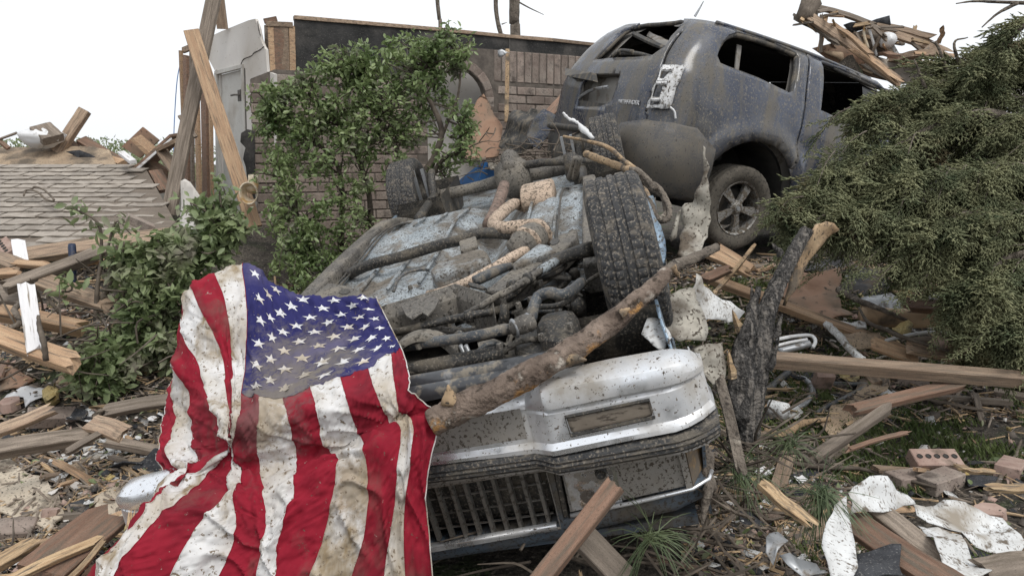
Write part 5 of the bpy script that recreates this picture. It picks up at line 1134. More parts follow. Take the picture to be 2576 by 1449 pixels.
    a_, b_ = fine[50, 41] - fine[50, 40], fine[51, 40] - fine[50, 40]; fl = float(np.dot(np.cross(a_, b_), nn[50, 40])) > 0
    def patch(nm, i0, i1, j0, j1, mt):
        sub = loc[i0:i1 + 1, j0:j1 + 1].reshape(-1, 3); w = j1 - j0 + 1; h = i1 - i0 + 1
        o = mk(nm, sub, [(i * w + j, i * w + j + 1, (i + 1) * w + j + 1, (i + 1) * w + j) if fl else (i * w + j, (i + 1) * w + j, (i + 1) * w + j + 1, i * w + j + 1) for i in range(h - 1) for j in range(w - 1)], mt, flag, smooth=True)
        # keep the cloth's own normals across the seams
        o.data.normals_split_custom_set_from_vertices([tuple(v) for v in (nn[i0:i1 + 1, j0:j1 + 1].reshape(-1, 3) * 1.0)])
        return o
    ican = 5 * NR
    canton = patch('canton', 0, ican, 0, 7 * NS, mblue)
    for k in range(13): patch('stripe', ican if k < 7 else 0, nr - 1, k * NS, (k + 1) * NS, mred if k % 2 == 0 else mwhite)
    # sewn seams between stripes
    for k in range(0, 14):
        i0 = ican if 0 < k < 7 else 0; pts = (loc + nn * .0008)[i0:, min(k * NS, ns - 1)][::2]
        mk('hem' if k in (0, 13) else 'seam', *tube([tuple(p) for p in pts], .0020 if k in (0, 13) else .0011, 5, 1), mwhite if k in (0, 13) else mred if k % 2 else mwhite, flag, smooth=True)
    for seam_i in ((ican, 0, 7 * NS + 1),):
        pts = (loc + nn * .0012)[seam_i[0], seam_i[1]:seam_i[2]][::2]; mk('canton_seam', *tube([tuple(p) for p in pts], .0014, 5, 1), mblue, flag, smooth=True)
    # stars laid on the canton
    def ev(s, r, off):
        x, y = s * NS, (1 + r) * NR; j, i = int(min(max(x, 0), ns - 2)), int(min(max(y, 0), nr - 2)); a, b = x - j, y - i
        q = (loc + 0)[i:i + 2, j:j + 2]; m = nn[i:i + 2, j:j + 2]; w = np.array([[(1 - b) * (1 - a), (1 - b) * a], [b * (1 - a), b * a]])[..., None]
        return (q * w).sum((0, 1)) + (m * w).sum((0, 1)) * off
    for i in range(1, 10):
        for j in range(1, 12):
            if (i + j) % 2: continue
            s0, r0 = 7 * i / 10, 4 * j / 12 - .02; rad = .365; V = [ev(s0, r0, .0022)]; F = []; ang = random.uniform(-.12, .12) 
            for k in range(10):
                a = math.pi / 2 * 0 + ang + math.pi * k / 5; rr = rad if k % 2 == 0 else rad * .40
                for q in (.5, 1.0): V.append(ev(s0 + rr * q * math.sin(a), r0 - rr * q * math.cos(a) * .42, .0022))
            for k in range(10):
                a, b = 1 + 2 * k, 1 + 2 * ((k + 1) % 10); F += [(0, a, b), (a, a + 1, b + 1, b)] if not fl else [(0, b, a), (a, b, b + 1, a + 1)]
            o = mk('star', np.array(V), F, mstar, flag, smooth=True)
build_flag()
# ================================================================ plants
def mk_np(name, V, T, mtl, parent=None, smooth=False, **k):
    """triangle mesh from arrays"""
    me = bpy.data.meshes.new(name); V = np.asarray(V, np.float32); T = np.asarray(T, np.int32); n = len(T)
    me.vertices.add(len(V)); me.vertices.foreach_set('co', V.ravel()); me.loops.add(3 * n); me.loops.foreach_set('vertex_index', T.ravel())
    me.polygons.add(n); me.polygons.foreach_set('loop_start', np.arange(0, 3 * n, 3, dtype=np.int32)); me.polygons.foreach_set('loop_total', np.full(n, 3, np.int32))
    me.update(calc_edges=True); me.materials.append(mtl)
    if smooth: me.shade_smooth()
    o = bpy.data.objects.new(name, me); link(o, parent); return tag(o, **k)
def rand_rot(n, upbias=0.0, rg=rng):
    """n rotation matrices, z axis biased up"""
    z = rg.normal(size=(n, 3)); z[:, 2] += upbias; z /= np.linalg.norm(z, axis=1)[:, None]
    x = rg.normal(size=(n, 3)); x -= z * (x * z).sum(1)[:, None]; x /= np.linalg.norm(x, axis=1)[:, None]
    return np.stack([x, np.cross(z, x), z], 2)
LEAF_V = np.array([(0, 0, 0), (.32, .20, .05), (.32, -.20, .05), (.68, .19, .03), (.68, -.19, .03), (1, 0, -.10), (.35, 0, -.03), (.7, 0, -.05)])
LEAF_T = np.array([(0, 6, 1), (0, 2, 6), (1, 6, 7), (1, 7, 3), (2, 7, 6), (2, 4, 7), (3, 7, 5), (4, 5, 7)])
def stamp(pv, pt, pos, rot, scale):
    n = len(pos); V = np.einsum('nij,kj->nki', rot, pv) * np.asarray(scale)[:, None, None] + np.asarray(pos)[:, None, :]
    T = pt[None] + (np.arange(n) * len(pv))[:, None, None]; return V.reshape(-1, 3), T.reshape(-1, 3)
def shrub(name, label, base, stems, blobs, leaf, mtl, seed, twigs=9, extra_twigs=()):
    rg = np.random.default_rng(seed); root = thing(name, label, 'shrub', base); b0 = np.array(base)
    S = []; mb = MB()
    for pts, r0 in stems:
        p = [Vector(q) - Vector(base) for q in pts]; rr = np.linspace(r0, r0 * .35, len(p)); mb.add(*tube(p, list(rr), 7, 5, .12, seed=seed)); S += [np.array(q) for q in crom([tuple(q) for q in p], 6)]
    S = np.array(S); pos = []; dirs = []
    for (u, v, ru, Y, dn) in blobs:
        c = np.array(P(u, v, Y)) - b0; R = ru / FPX * Y
        for _ in range(max(2, int(twigs * dn))):
            d = rg.normal(size=3); d /= np.linalg.norm(d); d[1] *= .8; e = c + d * R * rg.uniform(.35, 1.05)
            i = int(np.argmin(((S - c) ** 2).sum(1) + rg.uniform(0, .04, len(S)))); s = S[i]; m = (s + e) / 2 + rg.normal(size=3) * .06 + np.array([0, 0, .03])
            mb.add(*tube([s, m, e], [.007, .005, .002], 4, 4)); q = crom([s, m, e], 8)
            nl = int(34 * dn * rg.uniform(.6, 1.3))
            for _k in range(nl):
                t = rg.uniform(.35, 1.0) ** .7; pp = q[min(int(t * (len(q) - 1)), len(q) - 1)] + rg.normal(size=3) * .030 * (1.6 - t); pos.append(pp)
    for pts, r0 in extra_twigs:
        p = [Vector(q) - Vector(base) for q in pts]; mb.add(*tube(p, list(np.linspace(r0, r0 * .4, len(p))), 5, 5, .15, seed=seed + 3)); q = crom([tuple(x) for x in p], 6)
        for x in q[len(q) // 2:]:
            for _ in range(3): pos.append(x + rg.normal(size=3) * .03)
    mb.mk('stems', M['twig'], root, smooth=True)
    n = len(pos); V, T = stamp(LEAF_V, LEAF_T, np.array(pos), rand_rot(n, .9, rg), leaf * rg.uniform(.6, 1.25, n))
    mk_np('leaves', V, T, mtl, root, smooth=True, kind='stuff'); return root
B0 = P(1010, 560, 6.3); B0.z = gz(B0.x, B0.y)
shrub('leafy_shrub', 'tall leafy green shrub growing against the brown brick wall', B0,
      [([B0, P(1050, 480, 6.25), P(1090, 400, 6.2), P(1110, 320, 6.2), P(1060, 200, 6.3), P(1100, 130, 6.3)], .04), ([B0, P(1010, 470, 6.3), P(1000, 380, 6.3), P(940, 280, 6.3), P(900, 180, 6.4)], .035),
       ([B0 + Vector((-.3, .1, 0)), P(930, 500, 6.4), P(900, 400, 6.4), P(840, 300, 6.4), P(760, 230, 6.4)], .03), ([B0 + Vector((-.6, .1, 0)), P(860, 560, 6.4), P(850, 420, 6.4), P(760, 330, 6.4), P(690, 280, 6.4)], .03),
       ([B0 + Vector((.1, 0, 0)), P(1090, 440, 6.2), P(1150, 380, 6.1), P(1165, 320, 6.1)], .025), ([B0 + Vector((-1.0, .1, 0)), P(760, 600, 6.3), P(730, 480, 6.3), P(690, 420, 6.3)], .02), ([B0, P(1100, 380, 6.3), P(1150, 250, 6.3), P(1160, 150, 6.3)], .02)],
      [(860, 190, 90, 6.3, 1.3), (900, 150, 50, 6.3, 1), (780, 230, 80, 6.3, 1.2), (700, 260, 60, 6.3, 1.2), (660, 265, 40, 6.3, .7), (940, 190, 80, 6.3, 1.2), (1010, 170, 80, 6.3, 1.2), (1080, 150, 80, 6.3, 1.3), (1130, 160, 60, 6.3, 1.2), (1135, 105, 30, 6.3, .7), (1095, 240, 70, 6.3, 1), (1000, 250, 90, 6.3, 1.1), (900, 270, 90, 6.3, 1.1), (820, 300, 80, 6.3, 1.1), (720, 320, 70, 6.3, 1), (780, 330, 80, 6.25, 1), (860, 340, 80, 6.25, 1), (940, 360, 80, 6.25, .9), (1030, 330, 80, 6.25, .9), (960, 260, 80, 6.25, 1), (720, 400, 70, 6.2, .8), (820, 430, 80, 6.2, .8), (920, 450, 70, 6.2, .7), (1010, 430, 70, 6.2, .7), (660, 330, 40, 6.25, .8), (700, 520, 60, 6.1, .8), (860, 490, 80, 6.1, .8), (780, 620, 70, 5.9, .9), (900, 660, 60, 5.8, .8), (760, 700, 60, 5.7, .9),
       (680, 380, 45, 6.3, .5), (760, 400, 70, 6.3, .6), (870, 380, 70, 6.3, .6), (690, 450, 60, 6.2, .6), (760, 490, 70, 6.1, .6), (680, 560, 60, 6.1, .6), (800, 560, 90, 6.0, .9), (880, 560, 70, 6.0, .8), (740, 640, 80, 5.9, .9), (850, 640, 80, 5.9, .8), (700, 690, 50, 5.8, .6), (810, 700, 70, 5.7, .8), (930, 600, 50, 6.0, .6), (1060, 500, 60, 6.3, .6), (1110, 440, 50, 6.2, .6), (1150, 390, 45, 6.1, .8), (1165, 320, 40, 6.1, .8), (1165, 280, 25, 6.1, .5), (970, 330, 60, 6.3, .6), (1050, 330, 60, 6.3, .6), (1090, 500, 50, 6.4, .6)],
      .056, M['leaf'], 3, 14)
B1 = P(360, 960, 3.9); B1.z = gz(B1.x, B1.y)
shrub('uprooted_shrub', 'uprooted leafy shrub lying over broken lumber beside the flag', B1,
      [([B1, P(390, 860, 3.95), P(420, 740, 4.0), P(480, 640, 4.1), P(560, 560, 4.2)], .02), ([B1, P(340, 860, 3.9), P(310, 740, 3.9), P(300, 660, 3.95)], .018), ([B1, P(280, 930, 3.75), P(220, 900, 3.7), P(170, 880, 3.7)], .015), ([B1, P(420, 880, 3.95), P(470, 760, 4.0)], .018)],
      [(540, 540, 40, 4.2, .8), (565, 590, 40, 4.2, 1.1), (520, 620, 60, 4.15, 1.2), (450, 640, 70, 4.1, 1.2), (390, 660, 60, 4.0, 1.1), (340, 690, 60, 4.0, 1.0), (440, 720, 80, 4.0, 1.2), (370, 760, 80, 3.95, 1.2), (420, 820, 80, 3.9, 1.1), (340, 830, 70, 3.9, 1.0), (390, 900, 70, 3.85, 1.0), (290, 880, 50, 3.8, .7), (240, 930, 60, 3.7, .9), (200, 970, 55, 3.65, 1.0), (250, 980, 50, 3.65, .9), (300, 950, 55, 3.7, .8), (480, 700, 50, 4.1, .9), (580, 640, 30, 4.2, .6)],
      .07, M['leaf_dusty'], 5, 11,
      [([P(240, 800, 3.9), P(245, 720, 3.95), P(255, 640, 4.0), P(245, 560, 4.0), P(170, 520, 4.0)], .014), ([P(250, 760, 3.95), P(290, 700, 4.0), P(320, 650, 4.0)], .018), ([P(150, 790, 3.8), P(120, 740, 3.8), P(180, 730, 3.85), P(160, 690, 3.85)], .010), ([P(260, 680, 4.0), P(290, 560, 4.05), P(330, 590, 4.05)], .008), ([P(280, 700, 4.0), P(400, 600, 4.3), P(480, 520, 4.5)], .009)])

# ---------------------------------------------------------------- conifer hanging in from the right
def conifer():
    rg = np.random.default_rng(21); base = Vector((3.9, 4.0, 0)); base.z = gz(3.9, 4.0)
    root = thing('conifer_tree', 'dark green drooping conifer reaching in from the right', 'tree', base); b0 = np.array(base)
    # frond prototypes
    def shoot(p, d, L, r, V, T):
        d = d / np.linalg.norm(d); a = np.cross(d, [0, 0, 1.0]) + 1e-6; a /= np.linalg.norm(a); b = np.cross(d, a); n = len(V)
        V.append(p)
        for k in range(3): t = 2.1 * k; V.append(p + d * L * .45 + r * (a * math.cos(t) + b * math.sin(t)))
        V.append(p + d * L); T += [(n, n + 1, n + 2), (n, n + 2, n + 3), (n, n + 3, n + 1), (n + 4, n + 2, n + 1), (n + 4, n + 3, n + 2), (n + 4, n + 1, n + 3)]
    protos = []
    for q in range(6):
        V, T = [], []; L = .19
        for i in range(6): shoot(np.array([L * i / 6, 0, -.03 * (i / 6) ** 2]), np.array([1, rg.normal() * .1, -.1]), L / 4, .0042, V, T)
        for i in range(9):
            x = L * (i + .5) / 9; s = 1 if i % 2 else -1; l = .070 * (1 - .7 * i / 9) * rg.uniform(.7, 1.25); d = np.array([.85, s * .65, rg.normal() * .25 - .1]); d /= np.linalg.norm(d); p = np.array([x, 0, -.03 * (x / L) ** 2])
            m = max(2, int(l / .018))
            for j in range(m): shoot(p + d * l * j / m, d, l / m * 1.6, .0038, V, T)
            for j in range(m):
                pp = p + d * l * (j + .4) / m; dd = d * .7 + np.array([.3, (1 if j % 2 else -1) * .55, rg.normal() * .3]); shoot(pp, dd, .020 * rg.uniform(.8, 1.5), .0036, V, T)
        protos.append((np.array(V), np.array(T)))
    limbs = [([(2640, 300, 3.9), (2480, 285, 3.9), (2370, 310, 3.9), (2260, 370, 3.85), (2170, 420, 3.8), (2100, 465, 3.75), (2060, 500, 3.7), (2020, 535, 3.65)], 1.0),
             ([(2640, 190, 4.2), (2500, 190, 4.2), (2380, 205, 4.2), (2300, 235, 4.15), (2250, 260, 4.1), (2215, 285, 4.1)], 1.0),
             ([(2640, 110, 4.3), (2560, 120, 4.3), (2470, 150, 4.3), (2380, 175, 4.3)], .7), ([(2640, 30, 4.0), (2580, 60, 4.0), (2530, 110, 4.0), (2490, 170, 4.0)], .6),
             ([(2640, 410, 3.7), (2480, 420, 3.7), (2350, 440, 3.65), (2270, 470, 3.6), (2210, 510, 3.6), (2160, 545, 3.55)], 1.0),
             ([(2640, 520, 3.5), (2500, 540, 3.5), (2420, 540, 3.5), (2370, 570, 3.45), (2330, 600, 3.45)], 1.0), ([(2640, 620, 3.4), (2540, 650, 3.4), (2500, 670, 3.35), (2470, 700, 3.35), (2450, 730, 3.3)], 1.0),
             ([(2660, 740, 3.3), (2610, 760, 3.3), (2570, 800, 3.25), (2550, 830, 3.2)], 1.0), 
             ([(2640, 240, 4.1), (2500, 250, 4.1), (2390, 290, 4.05), (2320, 350, 4.0), (2260, 420, 4.0), (2210, 480, 3.95)], 1.0), ([(2640, 360, 3.9), (2520, 390, 3.9), (2440, 460, 3.85), (2380, 540, 3.8), (2340, 600, 3.8)], 1.0),
             ([(2640, 570, 3.8), (2570, 590, 3.8), (2510, 630, 3.8), (2460, 660, 3.75)], .9), ([(2640, 460, 4.0), (2540, 480, 4.0), (2450, 505, 4.0), (2350, 530, 4.0), (2270, 550, 3.9)], .9), ([(2640, 680, 3.6), (2580, 720, 3.6), (2510, 780, 3.6), (2470, 830, 3.55)], .9),
             ([(2640, 330, 4.4), (2520, 330, 4.4), (2420, 350, 4.4), (2330, 420, 4.3)], .8), ([(2640, 160, 4.5), (2540, 170, 4.5), (2430, 230, 4.5), (2340, 280, 4.4)], .8)]
    mb = MB(); allV = [[], []]; n0 = [0, 0]; mt = 0
    trunk = np.array([3.9, 4.0, 0.0])
    for li, (pts, dens_) in enumerate(limbs):
        p = [np.array(P(*q)) - b0 for q in pts]; st = np.array([trunk[0] - .2, trunk[1], p[0][2] + b0[2] + .25]) - b0
        full = [tuple(st)] + [tuple(x) for x in p]; mb.add(*tube(full, list(np.linspace(.034, .005, len(full))), 6, 5, .08, seed=li))
        c = crom([tuple(x) for x in p], 10); c = np.concatenate([np.array(full[0]) + (c[0] - np.array(full[0])) * np.linspace(.25, 1, 10, endpoint=False)[:, None], c]); tg = np.gradient(c, axis=0); tg /= np.linalg.norm(tg, axis=1)[:, None]
        nn_ = len(c)
        for i in list(range(2, nn_, 3)) + [nn_ - 1, nn_ - 1]:
            t = i / nn_
            for side in ((-1, 1) if t < .97 else (0,)):
                if rg.uniform() > .42 + .35 * dens_: continue
                # a plume: drooping shoot with fronds on both sides
                lat = np.cross(tg[i], [0, 0, 1.0]); d = tg[i] * 1.0 + lat * side * rg.uniform(.35, .9) + np.array([-.1, -.15, -.26]) + rg.normal(size=3) * .18; d /= np.linalg.norm(d); L = rg.uniform(.24, .50) * (1 - .68 * t)
                bp = c[i]; q = [bp, bp + d * L * .5 + np.array([0, 0, .035]), bp + d * L + np.array([0, 0, -.02 - .05 * rg.uniform()])]
                mb.add(*tube(q, [.006, .004, .0015], 4, 3)); qq = crom(q, 7); qt = np.gradient(qq, axis=0); m = len(qq)
                for k in range(1, m):
                    for sd2 in (-1, 1):
                        if rg.uniform() < .44: continue
                        ax_ = qt[k] / np.linalg.norm(qt[k]); la = np.cross(ax_, [0, 0, 1.0]); la /= np.linalg.norm(la) + 1e-9
                        x = ax_ * 1.0 + la * sd2 * .55 * (1 - .6 * k / m) + rg.normal(size=3) * .14 + np.array([0, 0, -.22]); x /= np.linalg.norm(x); z = np.array([0, -.3, 1]) + rg.normal(size=3) * .35; y = np.cross(z, x); y /= np.linalg.norm(y); z = np.cross(x, y)
                        pv, pt = protos[rg.integers(6)]; s = rg.uniform(.85, 1.4) * (1.05 - .45 * k / m); V = pv @ np.stack([x, y, z]) * s + qq[k]
                        allV[0].append((V, pt + n0[0])); n0[0] += len(V)
    for (u, v, Y) in ((2020, 545, 3.6), (2075, 590, 3.55), (2130, 610, 3.5), (2190, 640, 3.5), (2250, 660, 3.45), (2310, 690, 3.4), (2380, 720, 3.35), (2140, 320, 4.0), (2180, 380, 3.9), (2100, 430, 3.8), (2440, 790, 3.3), (2520, 880, 3.2)):   # loose drooping tips
        bp = np.array(P(u, v - 50, Y)) - b0; d = np.array([-.75, -.1, -.55]) + rg.normal(size=3) * .15; d /= np.linalg.norm(d); L = rg.uniform(.18, .3)
        q = [bp, bp + d * L * .5 + np.array([0, 0, .02]), bp + d * L + np.array([0, 0, -.03])]; mb.add(*tube(q, [.005, .003, .0015], 4, 3)); qq = crom(q, 5)
        for k in range(1, len(qq)):
            x = d + rg.normal(size=3) * .35; x /= np.linalg.norm(x); z = np.array([0, -.3, 1]) + rg.normal(size=3) * .3; y = np.cross(z, x); y /= np.linalg.norm(y); z = np.cross(x, y); pv, pt = protos[rg.integers(6)]; V = pv @ np.stack([x, y, z]) * rg.uniform(.5, .8) + qq[k]; allV[0].append((V, pt + n0[0])); n0[0] += len(V)
    # bare twigs at the very top
    for tw in ([(2640, 10, 3.8), (2520, 6, 3.8), (2450, 4, 3.8), (2405, 10, 3.8)], [(2560, 8, 3.8), (2510, 35, 3.8), (2470, 70, 3.8)], [(2390, 200, 4.2), (2360, 120, 4.2), (2340, 105, 4.2)], [(2330, 230, 4.1), (2300, 150, 4.1)], [(2420, 180, 4.2), (2400, 110, 4.2), (2435, 95, 4.2)], [(2335, 560, 3.5), (2350, 500, 3.5), (2375, 440, 3.5)]):
        mb.add(*tube([np.array(P(*q)) - b0 for q in tw], list(np.linspace(.012, .003, len(tw))), 5, 5, .15))
    mb.mk('limbs', M['bark'], root, smooth=True)
    mk('trunk', *tube([(0, 0, 0), (.02, 0, 1.5), (0, .03, 3.5)], [.13, .11, .07], 10, 6, .06), M['bark'], root, smooth=True)
    V = np.concatenate([a for a, _ in allV[0]]); T = np.concatenate([b for _, b in allV[0]]); mk_np('crown', V, T, M['conifer'], root, smooth=False, kind='stuff')
    print('conifer tris', len(T))
conifer()

# ---------------------------------------------------------------- short grass on the right
def grass():
    rg = np.random.default_rng(4); pv = np.array([(-.0036, 0, 0), (.0036, 0, 0), (.0022, .010, .024), (0, .026, .042)]); pt = np.array([(0, 1, 2), (0, 2, 3)])
    pos = []
    while len(pos) < 48000:
        x, y = rg.uniform(1.0, 4.2), rg.uniform(1.9, 5.2)
        if mnoise.noise(Vector((x * 1.7, y * 1.7, 2))) + .35 * mnoise.noise(Vector((x * 6, y * 6, 3))) < -.12: continue
        pos.append((x, y, gz(x, y) - .002))
    n = len(pos); a = rg.uniform(0, 2 * math.pi, n); R = np.zeros((n, 3, 3)); R[:, 0, 0] = np.cos(a); R[:, 0, 1] = -np.sin(a); R[:, 1, 0] = np.sin(a); R[:, 1, 1] = np.cos(a); R[:, 2, 2] = 1
    V, T = stamp(pv, pt, np.array(pos), R, rg.uniform(.5, 1.3, n)); tag(mk_np('grass', V, T, M['grass']), 'short flattened lawn grass between the debris', 'grass', kind='stuff')
grass()
# a far line of trees behind everything
def far_trees():
    rg = np.random.default_rng(9); pos = []
    for k in range(46):
        u = rg.uniform(-200, 460); Y = rg.uniform(42, 60); h = rg.uniform(2.0, 3.6); c = P(u, 412, Y); c.z = gz(c.x, c.y)
        for _ in range(420): pos.append((c.x + rg.normal() * 1.4, c.y + rg.normal(), c.z + min(abs(rg.normal()), 1.8) * h * .42))
    n = len(pos); V, T = stamp(LEAF_V, LEAF_T, np.array(pos), rand_rot(n, .5, rg), .26 * rg.uniform(.5, 1.2, n)); tag(mk_np('far_trees', V, T, M['leaf_dusty']), 'pale far-off line of trees behind the fallen roof', 'trees', kind='stuff')
far_trees()
M['navy'] = mat('navy_plastic', (.012, .02, .05), (.02, .035, .075), 4, .5, dirts=[(MUD, 9, .6, .06)])
# ================================================================ timber, trunks and torn metal
def thick_log(name, label, cat, pts, rad, mt, rough=.10, sides=14, seed=0, ridge=None):
    p = [Vector(q) for q in pts]; base = p[0].copy(); root = thing(name, label, cat, base)
    o = mk('trunk' if cat == 'tree' else 'stem', *tube([q - base for q in p], rad, sides, 14, rough * .4, seed=seed, ridge=ridge or (lambda t, a: 1 + .22 * mnoise.noise(Vector((math.cos(a) * 1.3, math.sin(a) * 1.3, t * 14 + seed))))), mt, root, smooth=True); return root, base
# log lying over the bumper
lg, lb0 = thick_log('log', 'thick peeling tree limb lying across the chrome bumper of the overturned car', 'log',
    [P(1085, 1065, 1.93), P(1180, 1015, 1.94), P(1300, 960, 1.96), P(1420, 895, 2.0), P(1540, 810, 2.07), P(1630, 735, 2.14), P(1680, 685, 2.2)], [.040, .041, .038, .037, .034, .028, .021], M['bark_log'], .10, 18, 1)
mk('upper_limb', *tube([P(1672, 690, 2.2) - lb0, P(1700, 668, 2.24) - lb0, P(1745, 650, 2.3) - lb0, P(1803, 622, 2.38) - lb0], [.022, .019, .017, .015], 10, 5, .12, seed=4), M['bark'], lg, smooth=True)
for k, (a, b, r) in enumerate([((1132, 1015, 1.92), (1128, 968, 1.91), .022), ((1430, 900, 1.98), (1475, 905, 1.95), .018), ((1560, 790, 2.05), (1585, 775, 2.05), .014), ((1690, 672, 2.2), (1712, 700, 2.19), .012)]):
    q0, q1 = P(*a) - lb0, P(*b) - lb0; mk('broken_stub', *tube([q0, (q0 + q1) / 2, q1], [r * 1.2, r * .7, r * .15], 7, 3, .3, seed=k), M['heartwood'], lg, smooth=True)
def peel(parent, b0, px, Y, mt):
    p = [P(*e, Y) - b0 for e in px]; return p
sheet('torn_bark', None, None, [eC(*p) for p in [(1410, 960), (1530, 870), (1700, 830), (1840, 740), (1932, 690), (1932, 770), (1850, 850), (1700, 930), (1560, 990), (1440, 1000)]], [1.955, 1.965, 1.985, 2.01, 2.03, 2.02, 1.99, 1.965, 1.95, 1.945], M['heartwood'], .006, .012, 18, .02, parent=lg)
# blackened split trunk standing by the bumper
tr, tb0 = thick_log('split_trunk', 'blackened splintered tree trunk standing between the car and the rubble', 'tree', [P(1868, 1120, 2.55), P(1880, 1000, 2.6), P(1902, 900, 2.66), P(1922, 810, 2.72), P(1955, 720, 2.78), P(1990, 650, 2.84), P(2030, 580, 2.9)], [.055, .060, .054, .040, .030, .027, .025], M['bark_burnt'], .16, 30, 9, lambda t, a: 1 + .30 * mnoise.noise(Vector((math.cos(a) * 2.6, math.sin(a) * 2.6, t * 3.5))) + .12 * mnoise.noise(Vector((math.cos(a) * 7, math.sin(a) * 7, t * 9))))
sheet('torn_side', None, None, [(1838, 1000), (1842, 900), (1860, 830), (1885, 770), (1905, 720), (1900, 830), (1895, 960), (1880, 1060), (1850, 1060)], [2.52, 2.54, 2.58, 2.62, 2.66, 2.6, 2.55, 2.5, 2.5], M['bark_burnt'], .02, .03, 14, .02, parent=tr)
sheet('split_wood', None, None, [(2005, 655), (2030, 590), (2055, 566), (2100, 562), (2110, 578), (2075, 600), (2045, 640), (2000, 720), (1975, 770)], [2.86, 2.9, 2.92, 2.95, 2.97, 2.97, 2.93, 2.88, 2.84], M['heartwood'], .014, .02, 10, .02, parent=tr)
for k, (a, b) in enumerate([((1860, 830, 2.6), (1842, 780, 2.58)), ((1950, 850, 2.66), (1968, 790, 2.66)), ((1935, 930, 2.6), (1960, 850, 2.6)), ((1845, 950, 2.5), (1832, 880, 2.5)), ((1965, 640, 2.8), (1942, 612, 2.8)), ((1900, 780, 2.68), (1890, 720, 2.66))]):
    q0, q1 = P(*a) - tb0, P(*b) - tb0; mk('splinter', *tube([q0, (q0 + q1) / 2, q1], [.02, .012, .002], 5, 2, .3), M['bark_burnt'] if k % 3 else M['splinter'], tr)
# torn sheet metal beside the near wheel
sheet('torn_metal', 'tall torn sheet of dirty metal standing up behind the near wheel', 'metal sheet', [d4(*p) for p in [(1188, 70), (1215, 90), (1238, 500), (1222, 760), (1205, 900), (1100, 960), (1000, 900), (1010, 760), (1030, 560), (1060, 510), (1110, 500), (1150, 400), (1185, 300)]], [2.75, 2.75, 2.72, 2.70, 2.66, 2.62, 2.66, 2.72, 2.78, 2.8, 2.78, 2.76, 2.75], M['bent_metal'], .004, .03, 9, .015)
sheet('torn_metal', 'crumpled grey metal sheet hanging below the tall torn one', 'metal sheet', [d4(*p) for p in [(860, 1250), (960, 1195), (1080, 1150), (1115, 1165), (1160, 1300), (1215, 1480), (1200, 1560), (1000, 1560), (900, 1449), (930, 1330)]], [2.5, 2.52, 2.55, 2.55, 2.5, 2.45, 2.42, 2.4, 2.42, 2.47], M['bent_metal'], .004, .04, 8, .02)
sheet('torn_metal', 'pale torn sheet spreading to the right of the bent metal', 'metal sheet', [d4(*p) for p in [(1100, 1050), (1200, 1130), (1400, 1250), (1420, 1310), (1475, 1340), (1440, 1420), (1300, 1390), (1190, 1395), (1110, 1170)]], [2.62, 2.66, 2.75, 2.74, 2.74, 2.7, 2.62, 2.58, 2.58], M['white_metal'], .004, .04, 9, .02)
sheet('torn_metal', 'curved beige metal strip between bumper corner and blackened trunk', 'metal sheet', [e5(*p) for p in [(430, 60), (560, 20), (700, 10), (745, 200), (700, 430), (630, 430), (560, 330), (480, 200)]], [2.5, 2.52, 2.54, 2.5, 2.42, 2.40, 2.44, 2.48], M['bent_metal'], .004, .03, 8, .02)
sheet('torn_metal', 'small white torn metal flap standing on the bumper corner', 'metal sheet', [(1628, 800), (1655, 798), (1690, 850), (1672, 885), (1640, 870), (1612, 840)], [2.28, 2.28, 2.24, 2.2, 2.22, 2.26], M['white_metal'], .004, .02, 10, .015)
sheet('torn_metal', 'narrow jagged metal shard beside the near wheel', 'metal sheet', [d4(*p) for p in [(1010, 570), (1030, 560), (1000, 680), (985, 760), (950, 800), (935, 770), (975, 660)]], 2.72, M['bent_metal'], .004, .02, 12, .015)
sheet('body_strip', 'light blue muddy body panel strip beside the near tyre', 'car part', [d4(*p) for p in [(690, 360), (740, 430), (820, 600), (880, 700), (920, 860), (900, 960), (830, 990), (780, 760), (730, 560)]], [3.0, 2.98, 2.92, 2.9, 2.84, 2.8, 2.78, 2.86, 2.92], M['car_paint'], .004, .02, 7, .03)
board('bark_strip', 'long strip of brown bark leaning on the foot of the blackened trunk', 'bark', P(*e5(690, 440), 2.38), P(*e5(850, 1110), 2.2), .036, .016, M['bark'], jag=(.06, .06), bow=.015)
